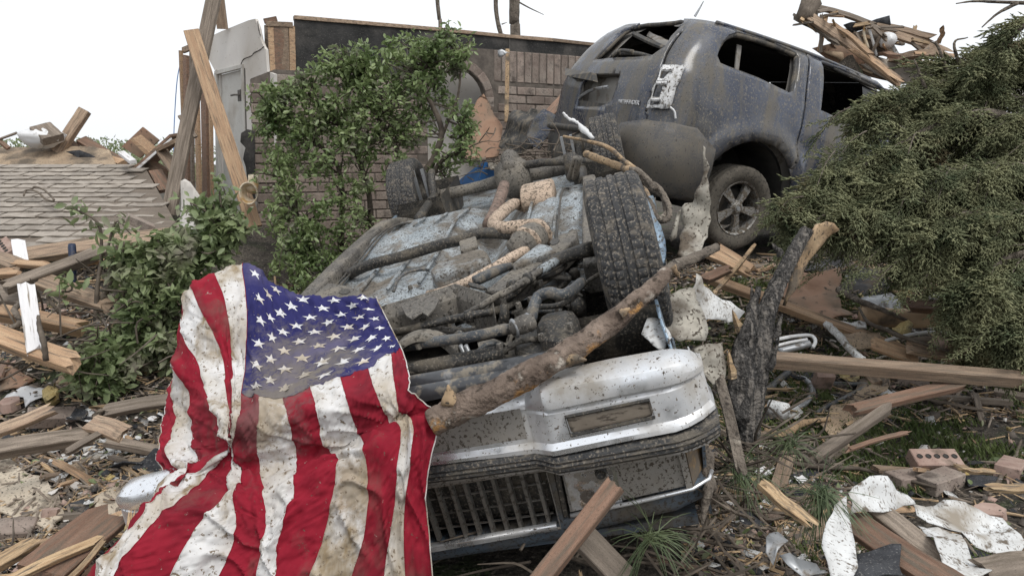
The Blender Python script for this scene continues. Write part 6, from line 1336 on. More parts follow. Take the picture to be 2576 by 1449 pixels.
# foreground lumber
board('timber', 'brown square timber leaning up against the broken headlamp', 'timber', P(1545, 1222, 1.84), P(1335, 1490, 1.72), .05, .04, M['lumber_red'], nh=(-.4, -.8, .6), jag=(.012, 0))
board('timber', 'dark board lying on the ground behind the leaning timber', 'timber', P(*e4(1140, 1170), 2.0), P(*e4(1430, 1470), 1.95), .085, .03, M['lumber_grey'])
board('timber', 'long pale beam lying level at the right of the blackened trunk', 'timber', P(1938, 905, 3.05), P(2570, 955, 3.05), .065, .06, M['lumber'], nh=(0, -.35, 1), jag=(.01, 0))
board('timber', 'long orange lath sloping down behind the blackened trunk', 'timber', P(1770, 695, 4.3), P(2290, 890, 3.9), .075, .04, M['lumber_new'], nh=(0, -.5, 1))
R_boards = [  # label, start, end, width, thickness, material
 ('dark red plank lying on the grass below the level pale beam', (*e6(590, 325), 2.95), (*e6(1255, 165), 3.05), .055, .035, 'lumber_red'),
 ('worn plank sloping up out of the cardboard by the grass', (*e6(335, 630), 2.5), (*e6(780, 335), 2.75), .042, .03, 'lumber_grey'),
 ('splintered red-brown plank under the flecked white sheet', (*e6(590, 1090), 1.98), (*e6(1210, 1490), 1.72), .085, .025, 'lumber_red'),
 ('bark-edged grey plank behind the splintered red-brown plank', (*e6(740, 1000), 2.02), (*e6(1170, 1350), 1.85), .06, .03, 'lumber_grey'),
 ('short yellow wood block beside the pine needles', (*e6(30, 880), 1.95), (*e6(190, 1010), 1.9), .035, .025, 'splinter'),
 ('thin red stick lying on the grass', (*e6(570, 585), 2.6), (*e6(890, 490), 2.72), .018, .012, 'lumber_red'),
 ('reddish board half hidden under the conifer', (*d5(1080, 1020), 4.0), (*d5(1560, 1060), 4.0), .09, .04, 'lumber_red'),
 ('small board lying under the orange lath', (*d4(1230, 890), 4.2), (*d4(1480, 1010), 4.1), .06, .03, 'lumber_new'),
 ('orange plank end below the silver wheel', (*d4(1300, 860), 4.5), (*d4(1500, 990), 4.3), .09, .03, 'lumber_new'),
 ('short red block beside the metal sheet', (*d4(1230, 1070), 4.0), (*d4(1320, 1030), 4.0), .06, .03, 'lumber_red'),
 ('pale broken board near the yellow insulation', (*d5(850, 1330), 3.6), (*d5(1050, 1400), 3.55), .08, .02, 'lumber_new'),
 ('pinkish flat board right of the pale broken one', (*d5(1120, 1350), 3.5), (*d5(1380, 1400), 3.5), .07, .03, 'lumber'),
 ('thin dark lath under the level pale beam', (*d5(1100, 1290), 3.6), (*d5(1450, 1290), 3.6), .035, .02, 'lumber_grey'),
 ('thin stick leaning on the orange lath', (*d4(1560, 850), 4.2), (*d4(1290, 1170), 3.9), .022, .018, 'heartwood'),
 ('brown board at the lower corner under the white sheet', (*e6(1520, 1420), 1.8), (*e6(1800, 1380), 1.8), .08, .03, 'lumber_grey'),
 ('splintered yellow stick right of the hollow brick', (*e6(1340, 720), 2.42), (*e6(1450, 735), 2.42), .02, .015, 'splinter'),
 ('long splintered stick at the picture edge by the black shingle', (*e6(1560, 850), 2.2), (*e6(1760, 850), 2.2), .03, .015, 'splinter'),
]
for lb, a, b, w, t, m_ in R_boards: board('timber', lb, 'timber', P(*a), P(*b), w, t, M[m_], jag=(.05, .07), bow=random.uniform(-.012, .012))
L_boards = [
 ('dark brown beam sloping up over the heap in front of the fallen roof', (*d1(65, 880), 3.9), (*d1(830, 590), 4.3), .07, .06, 'lumber_grey'),
 ('long brown beam running behind the uprooted shrub', (*d1(190, 650), 4.9), (*d1(1300, 495), 5.2), .13, .06, 'lumber'),
 ('white painted board standing on the lumber heap', (*d1(200, 880), 3.55), (*d1(265, 1330), 3.4), .075, .02, 'lumber_white'),
 ('short white painted board end in front of the shingles', (*d1(140, 550), 4.5), (*d1(165, 700), 4.4), .075, .02, 'lumber_white'),
 ('light beam running out of the picture under the white board', (-10, *[d1(0, 1075)[1]], 3.7), (*d1(570, 1190), 3.75), .075, .075, 'lumber_new'),
 ('wide orange plank lowest in the lumber heap', (-15, d1(0, 1240)[1], 3.45), (*d1(540, 1450), 3.4), .11, .05, 'lumber_new'),
 ('grey plank crossing the heap behind the shrub stems', (*d1(330, 840), 4.0), (*d1(800, 1010), 3.95), .11, .04, 'lumber'),
 ('orange strip of wood behind the shrub stems', (*d1(580, 700), 4.3), (*d1(830, 655), 4.4), .06, .03, 'lumber_new'),
 ('pale block at the picture edge in front of the shingles', (-10, d1(0, 670)[1], 4.4), (*d1(140, 730), 4.3), .11, .05, 'lumber'),
 ('orange lath lying flat below the pale block', (-10, d1(0, 790)[1], 4.2), (*d1(100, 780), 4.2), .06, .04, 'lumber_new'),
 ('broken grey plank under the crossing beams', (-10, d1(0, 940)[1], 4.0), (*d1(220, 960), 4.0), .14, .04, 'lumber_grey'),
 ('short lath under the dark brown beam', (*d1(130, 700), 4.3), (*d1(320, 715), 4.3), .05, .03, 'lumber_new'),
 ('brown strip of wood under the uprooted shrub', (*d1(900, 1040), 4.2), (*d1(1200, 1150), 4.1), .08, .03, 'lumber'),
 ('yellowish plank pointing into the picture below the torn bag', (-10, e1(0, 470)[1], 3.05), (*e1(300, 340), 3.2), .06, .03, 'lumber'),
 ('weathered grey round timber lying across the littered ground', (-10, e1(0, 600)[1], 2.75), (*e1(530, 515), 2.95), .07, .055, 'lumber_grey'),
 ('dark stick resting on the weathered round timber', (*e1(465, 605), 2.75), (*e1(690, 480), 2.95), .03, .02, 'lumber_grey'),
 ('long orange splinter lying in the lower left corner', (*e1(100, 1460), 1.9), (*e1(600, 1235), 2.1), .03, .018, 'splinter'),
 ('second orange splinter between the long one and the flag', (*e1(480, 1460), 1.88), (*e1(665, 1255), 2.05), .018, .014, 'splinter'),
 ('yellow split timber at the left edge', (-10, e1(0, 1370)[1], 2.0), (*e1(185, 1250), 2.15), .05, .03, 'splinter'),
 ('brown board lying behind the flag edge', (*e1(740, 330), 3.2), (*e1(1150, 260), 3.3), .07, .03, 'lumber_grey'),
 ('wide red-brown plank lying left of the flag', (*e1(280, 1420), 1.98), (*e1(720, 1060), 2.28), .14, .03, 'lumber_red'),
 ('short splinter standing against the bumper end', (*e1(860, 1250), 2.08), (*e1(880, 1110), 2.12), .02, .012, 'splinter'),
 ('small orange splinter on the dark shingle scrap', (*e1(615, 1045), 2.3), (*e1(635, 1115), 2.25), .02, .008, 'splinter'),
 ('flat brown offcut beside the curled white strip', (*e1(640, 420), 3.0), (*e1(820, 480), 2.95), .09, .02, 'lumber'),
]
for lb, a, b, w, t, m_ in L_boards: board('timber', lb, 'timber', P(*a), P(*b), w, t, M[m_], jag=(.03, .06), bow=random.uniform(-.012, .012))
# sheets on the left
S_ = [('wallboard', 'large tan broken wallboard at the left edge', 'wallboard', e1, [(-30, 640), (60, 650), (150, 735), (270, 790), (400, 880), (410, 960), (440, 1050), (380, 1090), (330, 1140), (240, 1100), (100, 1060), (-30, 1020)], 'tan_board', .012),
      ('wallboard', 'tan broken wallboard leaning on the bumper end', 'wallboard', e1, [(620, 960), (700, 890), (870, 790), (885, 900), (885, 1085), (760, 1060), (650, 1000)], 'tan_board', .012),
      ('plywood_sheet', 'brown plywood sheet under the lumber heap', 'plywood', e1, [(-20, 60), (60, 30), (235, 120), (130, 170), (-20, 195)], 'plywood_brown', .012),
      ('roofing_felt', 'grey roofing scrap between the tan wallboards', 'roofing', e1, [(420, 985), (560, 940), (640, 930), (640, 1000), (560, 1050)], 'asphalt_shingle', .006),
      ('shingle_scrap', 'dark shingle scrap on the red-brown plank', 'shingle', e1, [(580, 1100), (620, 1070), (750, 1060), (700, 1095), (620, 1120)], 'asphalt_shingle', .008),
      ('white_strip', 'curled white plastic strip beside the flaked paint', 'strip', e1, [(500, 372), (600, 385), (700, 375), (790, 410), (835, 460), (850, 570), (838, 570), (820, 470), (770, 425), (690, 395), (600, 400)], 'white_plastic', .003),
      ('white_strip', 'pale white strip in front of the uprooted shrub', 'strip', e1, [(240, 378), (330, 362), (485, 368), (400, 388), (280, 388)], 'white_plastic', .003),
      ('white_strip', 'short white curled strip touching the flag edge', 'strip', e1, [(815, 575), (880, 570), (960, 590), (1045, 640), (960, 630), (880, 605)], 'white_plastic', .003),
      ('torn_bag', 'torn white bag with yellow stuffing in front of the lumber heap', 'bag', e1, [(20, 270), (40, 215), (150, 175), (230, 165), (310, 175), (320, 230), (200, 270), (165, 300), (160, 240), (80, 250), (50, 290)], 'white_plastic', .004),
      ('insulation', 'yellow insulation lump beside the torn white bag', 'insulation', e1, [(305, 210), (340, 185), (395, 205), (390, 240), (330, 300), (305, 260)], 'foam', .05),
      ('brown_mat', 'matted brown fibre lump under the flag corner', 'mat', e1, [(560, 1460), (640, 1380), (760, 1340), (840, 1380), (850, 1470), (700, 1500)], 'plywood_brown', .05)]
for nm, lb, ct, cr, pts, m_, th in S_:
    px = [cr(*p) for p in pts]; Ys = [max(1.75, G(u, min(v, 1440)).y - .05) for u, v in px]; sheet(nm, lb, ct, px, Ys, M[m_], th, .02, 9, .03)
# sheets on the right
S2 = [('white_sheet', 'long flecked white sheet standing on end beside the black shingle', 'sheet', [(440, 985), (520, 915), (560, 1050), (580, 1140), (612, 1300), (560, 1470), (420, 1470), (355, 1250), (380, 1110)], [1.93, 1.93, 1.9, 1.86, 1.8, 1.74, 1.74, 1.8, 1.86], 'white_metal'),
      ('white_sheet', 'arched dirty white sheet joining the two flecked ones', 'sheet', [(520, 900), (590, 840), (680, 780), (760, 785), (860, 870), (975, 970), (900, 980), (700, 1010), (560, 1030)], [1.98, 2.02, 2.05, 2.07, 2.08, 2.1, 2.03, 1.96, 1.93], 'white_metal'),
      ('white_sheet', 'wide white sheet lying toward the lower right corner', 'sheet', [(965, 975), (1060, 995), (1250, 960), (1420, 1010), (1580, 1070), (1650, 1160), (1740, 1260), (1700, 1300), (1400, 1270), (1300, 1180), (1180, 1110), (1000, 1040)], [2.1, 2.1, 2.15, 2.12, 2.1, 2.02, 1.95, 1.92, 1.92, 1.96, 2.0, 2.04], 'white_metal'),
      ('white_sheet', 'crumpled white sheet tail hanging below the wide white one', 'sheet', [(1020, 1085), (1150, 1115), (1300, 1180), (1400, 1290), (1510, 1430), (1230, 1450), (1100, 1230)], [2.0, 1.98, 1.95, 1.87, 1.78, 1.76, 1.86], 'white_metal'),
      ('wallboard', 'tan wallboard scrap showing behind the wide white sheet', 'wallboard', [(1240, 955), (1350, 960), (1480, 1020), (1590, 1085), (1480, 1060), (1300, 1000)], [2.22, 2.2, 2.15, 2.1, 2.12, 2.2], 'tan_board'),
      ('cardboard', 'flat brown cardboard lying between the level beam and the planks', 'cardboard', [(640, 80), (840, 100), (810, 190), (680, 240), (560, 300), (600, 190)], None, 'plywood'),
      ('cardboard', 'brown cardboard sheet under the worn sloping plank', 'cardboard', [(430, 300), (580, 260), (680, 330), (620, 420), (420, 500), (350, 430)], None, 'plywood'),
      ('cardboard', 'small brown cardboard corner at the lawn edge', 'cardboard', [(430, 540), (560, 500), (540, 620), (400, 680), (340, 640)], None, 'plywood'),
      ('black_shingle', 'black shingle lying beside the pine needles', 'shingle', [(70, 780), (160, 730), (330, 725), (350, 800), (430, 850), (300, 900), (120, 930), (80, 860)], None, 'asphalt_shingle'),
      ('black_shingle', 'square black shingle at the bottom edge', 'shingle', [(605, 1300), (760, 1265), (905, 1250), (915, 1460), (590, 1470)], [1.82, 1.86, 1.86, 1.72, 1.72], 'asphalt_shingle'),
      ('black_shingle', 'black shingle behind the grey bricks', 'shingle', [(1340, 770), (1450, 755), (1570, 790), (1540, 840), (1360, 830)], None, 'asphalt_shingle'),
      ('foil_sheet', 'dull silver sheet at the bottom edge left of the white sheet', 'sheet', [(70, 1350), (200, 1350), (330, 1360), (400, 1449), (240, 1460), (130, 1420)], [1.78, 1.79, 1.78, 1.72, 1.72, 1.74], 'grey_metal'),
      ('foil_sheet', 'bent silver flashing piece in front of the spiky branch', 'sheet', [(0, 1130), (60, 1110), (130, 1190), (60, 1230), (20, 1310), (-20, 1260)], [1.9, 1.9, 1.86, 1.82, 1.8, 1.84], 'grey_metal'),
      ('paper_scrap', 'torn white paper scrap beside the white canister', 'paper', [(130, 310), (190, 290), (240, 340), (190, 390), (140, 370)], None, 'white_metal'),
      ('paper_scrap', 'pale grey paper scrap lying on the grass', 'paper', [(1000, 600), (1040, 560), (1085, 560), (1090, 600), (1040, 620)], None, 'drywall'),
      ('lid', 'white plastic lid lying by the brown cardboard', 'lid', [(695, 180), (780, 165), (845, 215), (800, 230), (740, 225)], None, 'white_plastic'),
      ('insulation', 'yellow insulation tuft under the level beam', 'insulation', [(480, 75), (560, 60), (625, 90), (600, 130), (520, 125)], None, 'foam'),
      ('rag', 'dark wet plastic rag under the level pale beam', 'rag', [(230, 60), (330, 40), (450, 70), (440, 140), (330, 110), (270, 130)], None, 'rag')]
for nm, lb, ct, pts, Ys, m_ in S2:
    px = [e6(*p) for p in pts]
    if Ys is None: Ys = [max(1.75, G(u, min(v, 1445)).y - .06) for u, v in px]
    sheet(nm, lb, ct, px, Ys, M[m_], .0025, .035 if 'sheet' in nm or 'rag' in nm else .015, 11, .025)
S3 = [('brown_sheet', 'bent brown sheet lying between trunk and conifer', 'sheet', [(130, 780), (400, 765), (540, 770), (560, 830), (520, 950), (560, 1040), (650, 1100), (400, 1150), (200, 1060), (80, 950)], 'plywood_brown', 4.45),
      ('grey_sheet', 'flat grey board right of the bent brown sheet', 'sheet', [(660, 980), (800, 945), (920, 940), (1090, 1050), (900, 1070)], 'grey_metal', 4.3),
      ('insulation', 'yellow insulation tuft above the level pale beam', 'insulation', [(945, 1190), (1000, 1150), (1060, 1140), (1100, 1170), (1080, 1230), (1010, 1250)], 'foam', 3.75),
      ('plywood_flake', 'splintered pale plywood flakes left of the yellow tuft', 'plywood', [(540, 1240), (700, 1225), (850, 1230), (870, 1290), (860, 1350), (760, 1340), (690, 1370), (600, 1320)], 'plywood', 3.75),
      ('enamel_sheet', 'white enamel panel beside the plywood flakes', 'panel', [(400, 1130), (520, 1135), (740, 1150), (750, 1200), (640, 1215), (570, 1215), (540, 1160)], 'white_metal', 4.0),
      ('black_tarp', 'crumpled black tarp heaped under the conifer', 'tarp', [(540, 880), (600, 820), (640, 690), (720, 730), (850, 760), (930, 830), (900, 900), (800, 930), (700, 960), (580, 930)], 'rag', 4.9),
      ('black_tarp', 'dark tarp strip behind the blackened trunk', 'tarp', [(240, 690), (450, 660), (560, 690), (620, 740), (600, 780), (450, 760), (280, 760)], 'rag', 5.2),
      ('torn_foam', 'torn orange fibre piece standing under the conifer', 'foam', [(975, 940), (1040, 880), (1040, 790), (1075, 770), (1105, 850), (1080, 960), (1030, 995)], 'foam', 4.4),
      ('white_scrap', 'white rounded plastic scrap under the conifer', 'scrap', [(1215, 950), (1320, 930), (1330, 970), (1280, 1000), (1215, 980)], 'white_plastic', 4.2)]
for nm, lb, ct, pts, m_, Y in S3:
    px = [d5(*p) for p in pts]; v0 = max(v for u, v in px); sheet(nm, lb, ct, px, [Y + (v0 - v) * .004 for u, v in px], M[m_], .006, .06 if 'tarp' in nm else .03, 9, .04)
# hoses, pipes, branches
def rod(name, label, cat, pts, r, mt, sides=8, rough=.05): return tag(mk(name, *tube([P(*q) for q in pts], r, sides, 6, rough), mt, smooth=True), label, cat)
def g3(cr, l, dy=-.05): return [(*cr(x, y), G(*cr(x, y)).y + dy) for x, y in l]
rod('hose', 'thick black hose curving down beside the blackened trunk', 'hose', g3(e6, [(-60, 210), (0, 190), (70, 130), (120, 90), (170, 45)]), .024, M['hose'], 10)
rod('hose', 'grey bent hose hooking round beside the upright brick', 'hose', g3(e6, [(185, 110), (240, 115), (290, 160), (300, 220), (250, 280), (200, 305)]), .018, M['grey_metal'], 10)
rod('pipe', 'thin dark pipe bent beside the upright brick', 'pipe', g3(e6, [(395, 145), (520, 150), (640, 152), (660, 165), (560, 220), (440, 280), (330, 345)]), .013, M['hose'])
rod('branch', 'grey bare branch lying over the lower worn planks', 'branch', g3(e6, [(110, 500), (200, 560), (300, 630), (430, 695)]), [.035, .034, .033, .028], M['bark'], 10)
rod('branch', 'second grey branch lying beside the first one', 'branch', g3(e6, [(130, 590), (220, 640), (330, 705)]), [.022, .022, .018], M['bark'], 8)
rod('root', 'torn yellow root at the foot of the blackened trunk', 'root', g3(e6, [(-20, 460), (60, 500), (110, 500), (180, 440), (270, 405), (420, 385)], -.08), [.02, .024, .026, .022, .016, .01], M['heartwood'], 9, .2)
rod('twig', 'long thin twig lying in front of the grey bricks', 'twig', g3(e6, [(-60, 640), (100, 670), (330, 710), (600, 720), (760, 760), (900, 790), (1140, 850)], -.1), [.014, .013, .012, .010, .009, .008, .006], M['twig'], 6, .15)
rod('twig', 'pale crooked twig at the right edge of the lawn', 'twig', g3(e6, [(1715, 530), (1690, 590), (1670, 650), (1600, 700), (1575, 780), (1530, 860), (1495, 900)], -.05), [.006, .009, .011, .012, .011, .008, .005], M['twig'], 6, .15)
rod('branch', 'spiky brown branch lying left of the pine needles', 'branch', g3(e6, [(-80, 1010), (0, 1040), (130, 1040), (260, 1020), (350, 1000)], -.08), [.02, .024, .024, .02, .012], M['bark_log'], 8, .35)
rod('root', 'pale knotted root hanging beside the lamp end of the bumper', 'root', [(*e5(480, 900), 2.2), (*e5(530, 1010), 2.18), (*e5(560, 1120), 2.15), (*e5(555, 1250), 2.12), (*e5(590, 1380), 2.08), (*e4(1990, 860), 2.05), (*e4(1950, 1110), 2.0)], [.012, .018, .022, .018, .018, .016, .006], M['bark'], 8, .22)
rod('twig', 'thin forked root under the bumper corner', 'twig', [(*e5(510, 1180), 2.14), (*e5(460, 1280), 2.12), (*e5(450, 1380), 2.1)], [.009, .007, .003], M['bark'], 6, .2)
rod('clay_pipe', 'thick tan pipe lying half hidden by the conifer', 'pipe', [(*d5(700, 1090), 4.15), (*d5(1000, 1120), 4.1), (*d5(1600, 1110), 4.1)], .058, M['clay_pipe'], 14, .02)
rod('branch', 'thin bare branch lying over the tan pipe', 'branch', [(*d5(530, 900), 4.4), (*d5(700, 990), 4.15), (*d5(900, 1070), 4.0), (*d5(1060, 1140), 3.95)], [.02, .018, .014, .01], M['bark'], 7, .15)
rod('wire', 'long white wire curving above the level pale beam', 'wire', [(*d5(890, 1290), 3.7), (*d5(1050, 1250), 3.7), (*d5(1230, 1225), 3.7), (*d5(1400, 1250), 3.65), (*d5(1540, 1290), 3.6)], .010, M['white_plastic'], 6, .02)
rod('twig', 'dark bare twig crossing the plywood flakes', 'twig', [(*d5(690, 1040), 4.0), (*d5(760, 1150), 3.8), (*d5(900, 1210), 3.65), (*d5(1050, 1270), 3.5), (*d5(1370, 1370), 3.35)], [.007, .01, .012, .011, .007], M['twig'], 6, .12)
rod('strip', 'bent white strip lying beside the blackened trunk', 'strip', [(*d5(440, 1160), 3.9), (*d5(540, 1260), 3.75), (*d5(620, 1350), 3.6), (*d5(710, 1430), 3.45)], .022, M['white_metal'], 5, .2)
rod('wire', 'pale wire loop behind the blackened trunk', 'wire', [(*d5(70, 1280), 3.6), (*d5(200, 1255), 3.65), (*d5(320, 1250), 3.65), (*d5(360, 1290), 3.6), (*d5(340, 1340), 3.55)], .010, M['white_plastic'], 6)
rod('wire', 'second pale wire under the wire loop', 'wire', [(*d5(60, 1330), 3.55), (*d5(180, 1300), 3.6), (*d5(300, 1280), 3.6)], .009, M['white_plastic'], 6)
rod('pipe', 'dull pipe lying beneath the pale wires', 'pipe', [(*d5(80, 1370), 3.5), (*d5(250, 1330), 3.5), (*d5(320, 1310), 3.5)], .018, M['grey_metal'], 8)
rod('branch', 'pale branch arching over the far wheel of the overturned car', 'branch', [(*d4(300, 130), 4.9), (*d4(420, 180), 4.7), (*d4(560, 230), 4.5), (*d4(660, 270), 4.2), (*d4(720, 360), 4.0), (*d4(790, 480), 3.8)], [.025, .025, .024, .022, .018, .012], M['heartwood'], 8, .15)
rod('branch', 'thin branch crossing in front of the vehicle bumper', 'branch', [(*d4(130, 0), 5.0), (*d4(330, 40), 4.8), (*d4(480, 90), 4.6), (*d4(600, 190), 4.4), (*d4(700, 260), 4.2)], [.008, .012, .014, .014, .012], M['heartwood'], 7, .15)
for k, l in enumerate([[(690, 290), (740, 330), (850, 390), (920, 500), (935, 600), (890, 640), (840, 620)], [(700, 300), (730, 420), (800, 520), (830, 600), (900, 640)], [(710, 310), (780, 380), (880, 450), (910, 560), (880, 620)], [(640, 250), (700, 260), (770, 330), (830, 400)]]):
    rod('vine', ['outermost vine loop tangled behind the near tyre', 'straightest vine hanging behind the near tyre', 'inner vine of the tangle behind the near tyre', 'short vine at the top of the tangle behind the near tyre'][k], 'vine', [(*d4(*p), 3.5 - .05 * i) for i, p in enumerate(l)], .014, M['bark'], 6, .15)
rod('wire', 'twisted white ribbon hanging on the vehicle bumper', 'ribbon', [(*c3(1290, 855), 5.4), (*c3(1340, 905), 5.4), (*c3(1400, 930), 5.35), (*c3(1450, 985), 5.3), (*c3(1520, 1050), 5.2)], [.01, .014, .012, .022, .016], M['white_plastic'], 5, .4)
# blue crate behind the car
def crate():
    r = thing('blue_crate', 'broken blue plastic crate behind the rear axle of the overturned car', 'crate', P(*dA(950, 420), 6.0)); mi = r.matrix_world.inverted()
    V, F = prism([mi @ P(*dA(x, y), q) for x, y, q in [(730, 470, 6.5), (800, 340, 6.5), (1020, 165, 6.35), (955, 420, 6.3)]], (0, .02, 0)); mk('side', V, F, M['blue_plastic'], r)
    V, F = prism([mi @ P(*dA(x, y), q) for x, y, q in [(1035, 160, 6.3), (1160, 300, 6.45), (1090, 400, 6.4), (950, 425, 6.25)]], (0, .02, 0)); mk('end', V, F, M['blue_plastic'], r)
    V, F = prism([mi @ P(*dA(x, y), q) for x, y, q in [(1060, 185, 6.3), (1270, 180, 6.4), (1260, 215, 6.35), (1090, 245, 6.25)]], (0, .02, .0)); mk('lid', V, F, M['bent_metal'], r)
crate()
rod('pole', 'thin pole lying behind the blue crate', 'pole', [(*dA(540, 245), 6.3), (*dA(760, 185), 6.3), (*dA(1040, 150), 6.3)], .018, M['lumber_grey'], 6)
sheet('white_shard', 'pointed white wall shard standing by the grey rafter', 'wallboard', [d1(*p) for p in [(1370, 80), (1400, 65), (1440, 90), (1520, 200), (1565, 280), (1480, 460), (1400, 505), (1360, 420), (1375, 250)]], 6.3, M['drywall'], .015, .01, 4, .06)
rod('pole', 'dark navy post standing in the lumber heap', 'post', [(*d1(545, 560), 4.4), (*d1(550, 700), 4.35), (*d1(550, 860), 4.3)], .022, M['navy'], 8)
rod('wire', 'rusty wire curl lying on the shingles', 'wire', [(*d1(180, 190), 6.9), (*d1(200, 150), 7.0), (*d1(280, 160), 6.9), (*d1(350, 220), 6.8), (*d1(410, 225), 6.7), (*d1(340, 150), 6.9), (*d1(270, 125), 7.0), (*d1(240, 140), 7.0)], .010, M['twig'], 5)
rod('wire', 'white branch stripped bare in the lumber heap', 'branch', [(*d1(80, 1200), 3.5), (*d1(150, 1150), 3.5), (*d1(110, 1060), 3.55), (*d1(150, 1010), 3.6)], .016, M['bark'], 6, .2)
rod('branch', 'bare branch standing at the edge of the uprooted shrub', 'branch', [(*d1(350, 1440), 3.3), (*d1(330, 1290), 3.3), (*d1(300, 1190), 3.35), (*d1(290, 1100), 3.4)], [.012, .014, .012, .008], M['twig'], 6, .15)
# ---------------------------------------------------------------- bricks
def brick_mesh(cored):
    bmx = bmesh.new(); V, F = box((0, 0, 0), (.215, .1, .065)); vs = [bmx.verts.new(v) for v in V]; [bmx.faces.new([vs[i] for i in f]) for f in F]
    bmesh.ops.bevel(bmx, geom=bmx.edges[:], offset=.004, segments=1, affect='EDGES'); me = bpy.data.meshes.new('brick'); bmx.to_mesh(me); bmx.free(); return me
BM = brick_mesh(0)
def brick(label, uv, dz, rot, mt='brick_pink', Y=None, holes=False):
    me = BM.copy(); me.materials.append(M[mt]); p = G(*uv, dz) if Y is None else P(*uv, Y); m = Matrix.Translation(p) @ rotm(*rot)
    if holes:
        r = thing('brick', label, 'brick', m, 'loose bricks'); o = bpy.data.objects.new('block', me); link(o, r)
        for k in range(5): mk('core_hole', *lathe([(.001, 0), (.012, 0), (.013, .003)], 12), M['suv_interior'], r).matrix_basis = Matrix.Translation((-.08 + .04 * k, .0, .0335)) @ Matrix.Rotation(math.pi / 2, 4, 'X')
    else: o = bpy.data.objects.new('brick', me); link(o); o.matrix_world = m; tag(o, label, 'brick', 'loose bricks')
brick('hollow pink brick with a row of holes lying on the lawn', e6(1120, 740), .05, (.0, 0, .45), holes=True)
brick('grey brick lying right below the hollow brick', e6(1160, 850), .03, (.5, 0, 0), 'brick'); brick('grey brick lying left of its twin below the hollow brick', e6(960, 840), .03, (.35, .05, 0), 'brick')
brick('pink brick standing upright beside the bent grey hose', e6(360, 210), .06, (1.4, .9, 0)); brick('dusty brick lying behind the dark red plank', e6(950, 155), .035, (.1, 0, .1), 'brick'); brick('brick half buried at the right picture edge', e6(1640, 750), .02, (.8, .1, 0))
brick('mud-caked brick lying on the littered ground left of the flag', e1(360, 430), .045, (.7, .2, .4), 'brick'); brick('broken brick at the left picture edge', e1(30, 1200), .03, (.3, .1, .2), 'brick')
brick('hollow brick wedged at the left edge below the shingles', d1(50, 600), 0, (-.75, .3, .6), 'brick_pink', 4.7, True); brick('brown brick lying near the level pale beam', d5(1430, 1320), 0, (.2, .2, .3), 'brick_pink', 3.5)
brick('tilted brick in front of the fallen roof', d1(1060, 400), 0, (.6, .5, .2), 'brick', 5.8)
tag(mk('canister', *tube([P(*e6(5, 310), 2.85), P(*e6(60, 320), 2.83), P(*e6(125, 335), 2.8)], .035, 12, 2), M['white_metal'], smooth=True), 'white mud-flecked canister lying by the blackened trunk', 'canister')
# ---------------------------------------------------------------- pine needle tuft, twig tangle
def needles(label, c, n, L, seed, droop):
    rg = np.random.default_rng(seed); mb = MB(); 
    for _ in range(n):
        d = rg.normal(size=3) * .7 + np.array(droop); d /= np.linalg.norm(d); l = L * rg.uniform(.6, 1.1); p = np.array(c) + rg.normal(size=3) * .012; mb.add(*tube([p, p + d * l * .5 + np.array([0, 0, .01]), p + d * l + np.array([0, 0, -.02])], [.0016, .0014, .0006], 3, 2, cap=False))
    mb.mk('pine_tuft', M['pine_needle'], label=label, cat='pine twig')
needles('tuft of long green pine needles beside the black shingle', P(*e6(360, 880), 1.98), 130, .17, 1, (.1, -.5, -.7)); needles('sparse pine needles under the bumper corner', P(*e4(1600, 1180), 2.0), 60, .18, 2, (0, -.3, -.2)); needles('pine needles poking out behind the grey branch', P(*e5(1330, 990), 2.35), 50, .13, 3, (-.5, -.3, .1)); needles('pine needles at the foot of the blackened trunk', P(*e5(860, 1230), 2.3), 60, .16, 4, (.2, -.5, -.4))
def tangle(label, c, n, R, seed, mtl):
    rg = np.random.default_rng(seed); mb = MB()
    for _ in range(n):
        p = np.array(c) + rg.normal(size=3) * np.array([R, R * .6, R * .35]); d = rg.normal(size=3); d[2] *= .4; d /= np.linalg.norm(d); l = rg.uniform(.12, .4); mb.add(*tube([p, p + d * l * .5 + rg.normal(size=3) * .03, p + d * l], [.006, .005, .002], 4, 3, .2))
    mb.mk('twig_tangle', mtl, label=label, cat='twigs', kind='stuff')
tangle('tangle of broken twigs below the bumper corner', P(1800, 1250, 2.25), 34, .14, 1, M['twig']); tangle('tangle of twigs under the hood of the overturned car', P(1550, 1390, 2.15), 36, .2, 2, M['twig']); tangle('tangle of twigs between the crate and the vehicle', P(1340, 410, 6.3), 120, .35, 3, M['twig']); tangle('tangle of twigs around the foot of the blackened trunk', P(1900, 1150, 2.5), 40, .16, 4, M['twig']); tangle('twigs lying in the lumber heap', P(180, 830, 3.7), 60, .3, 5, M['twig'])
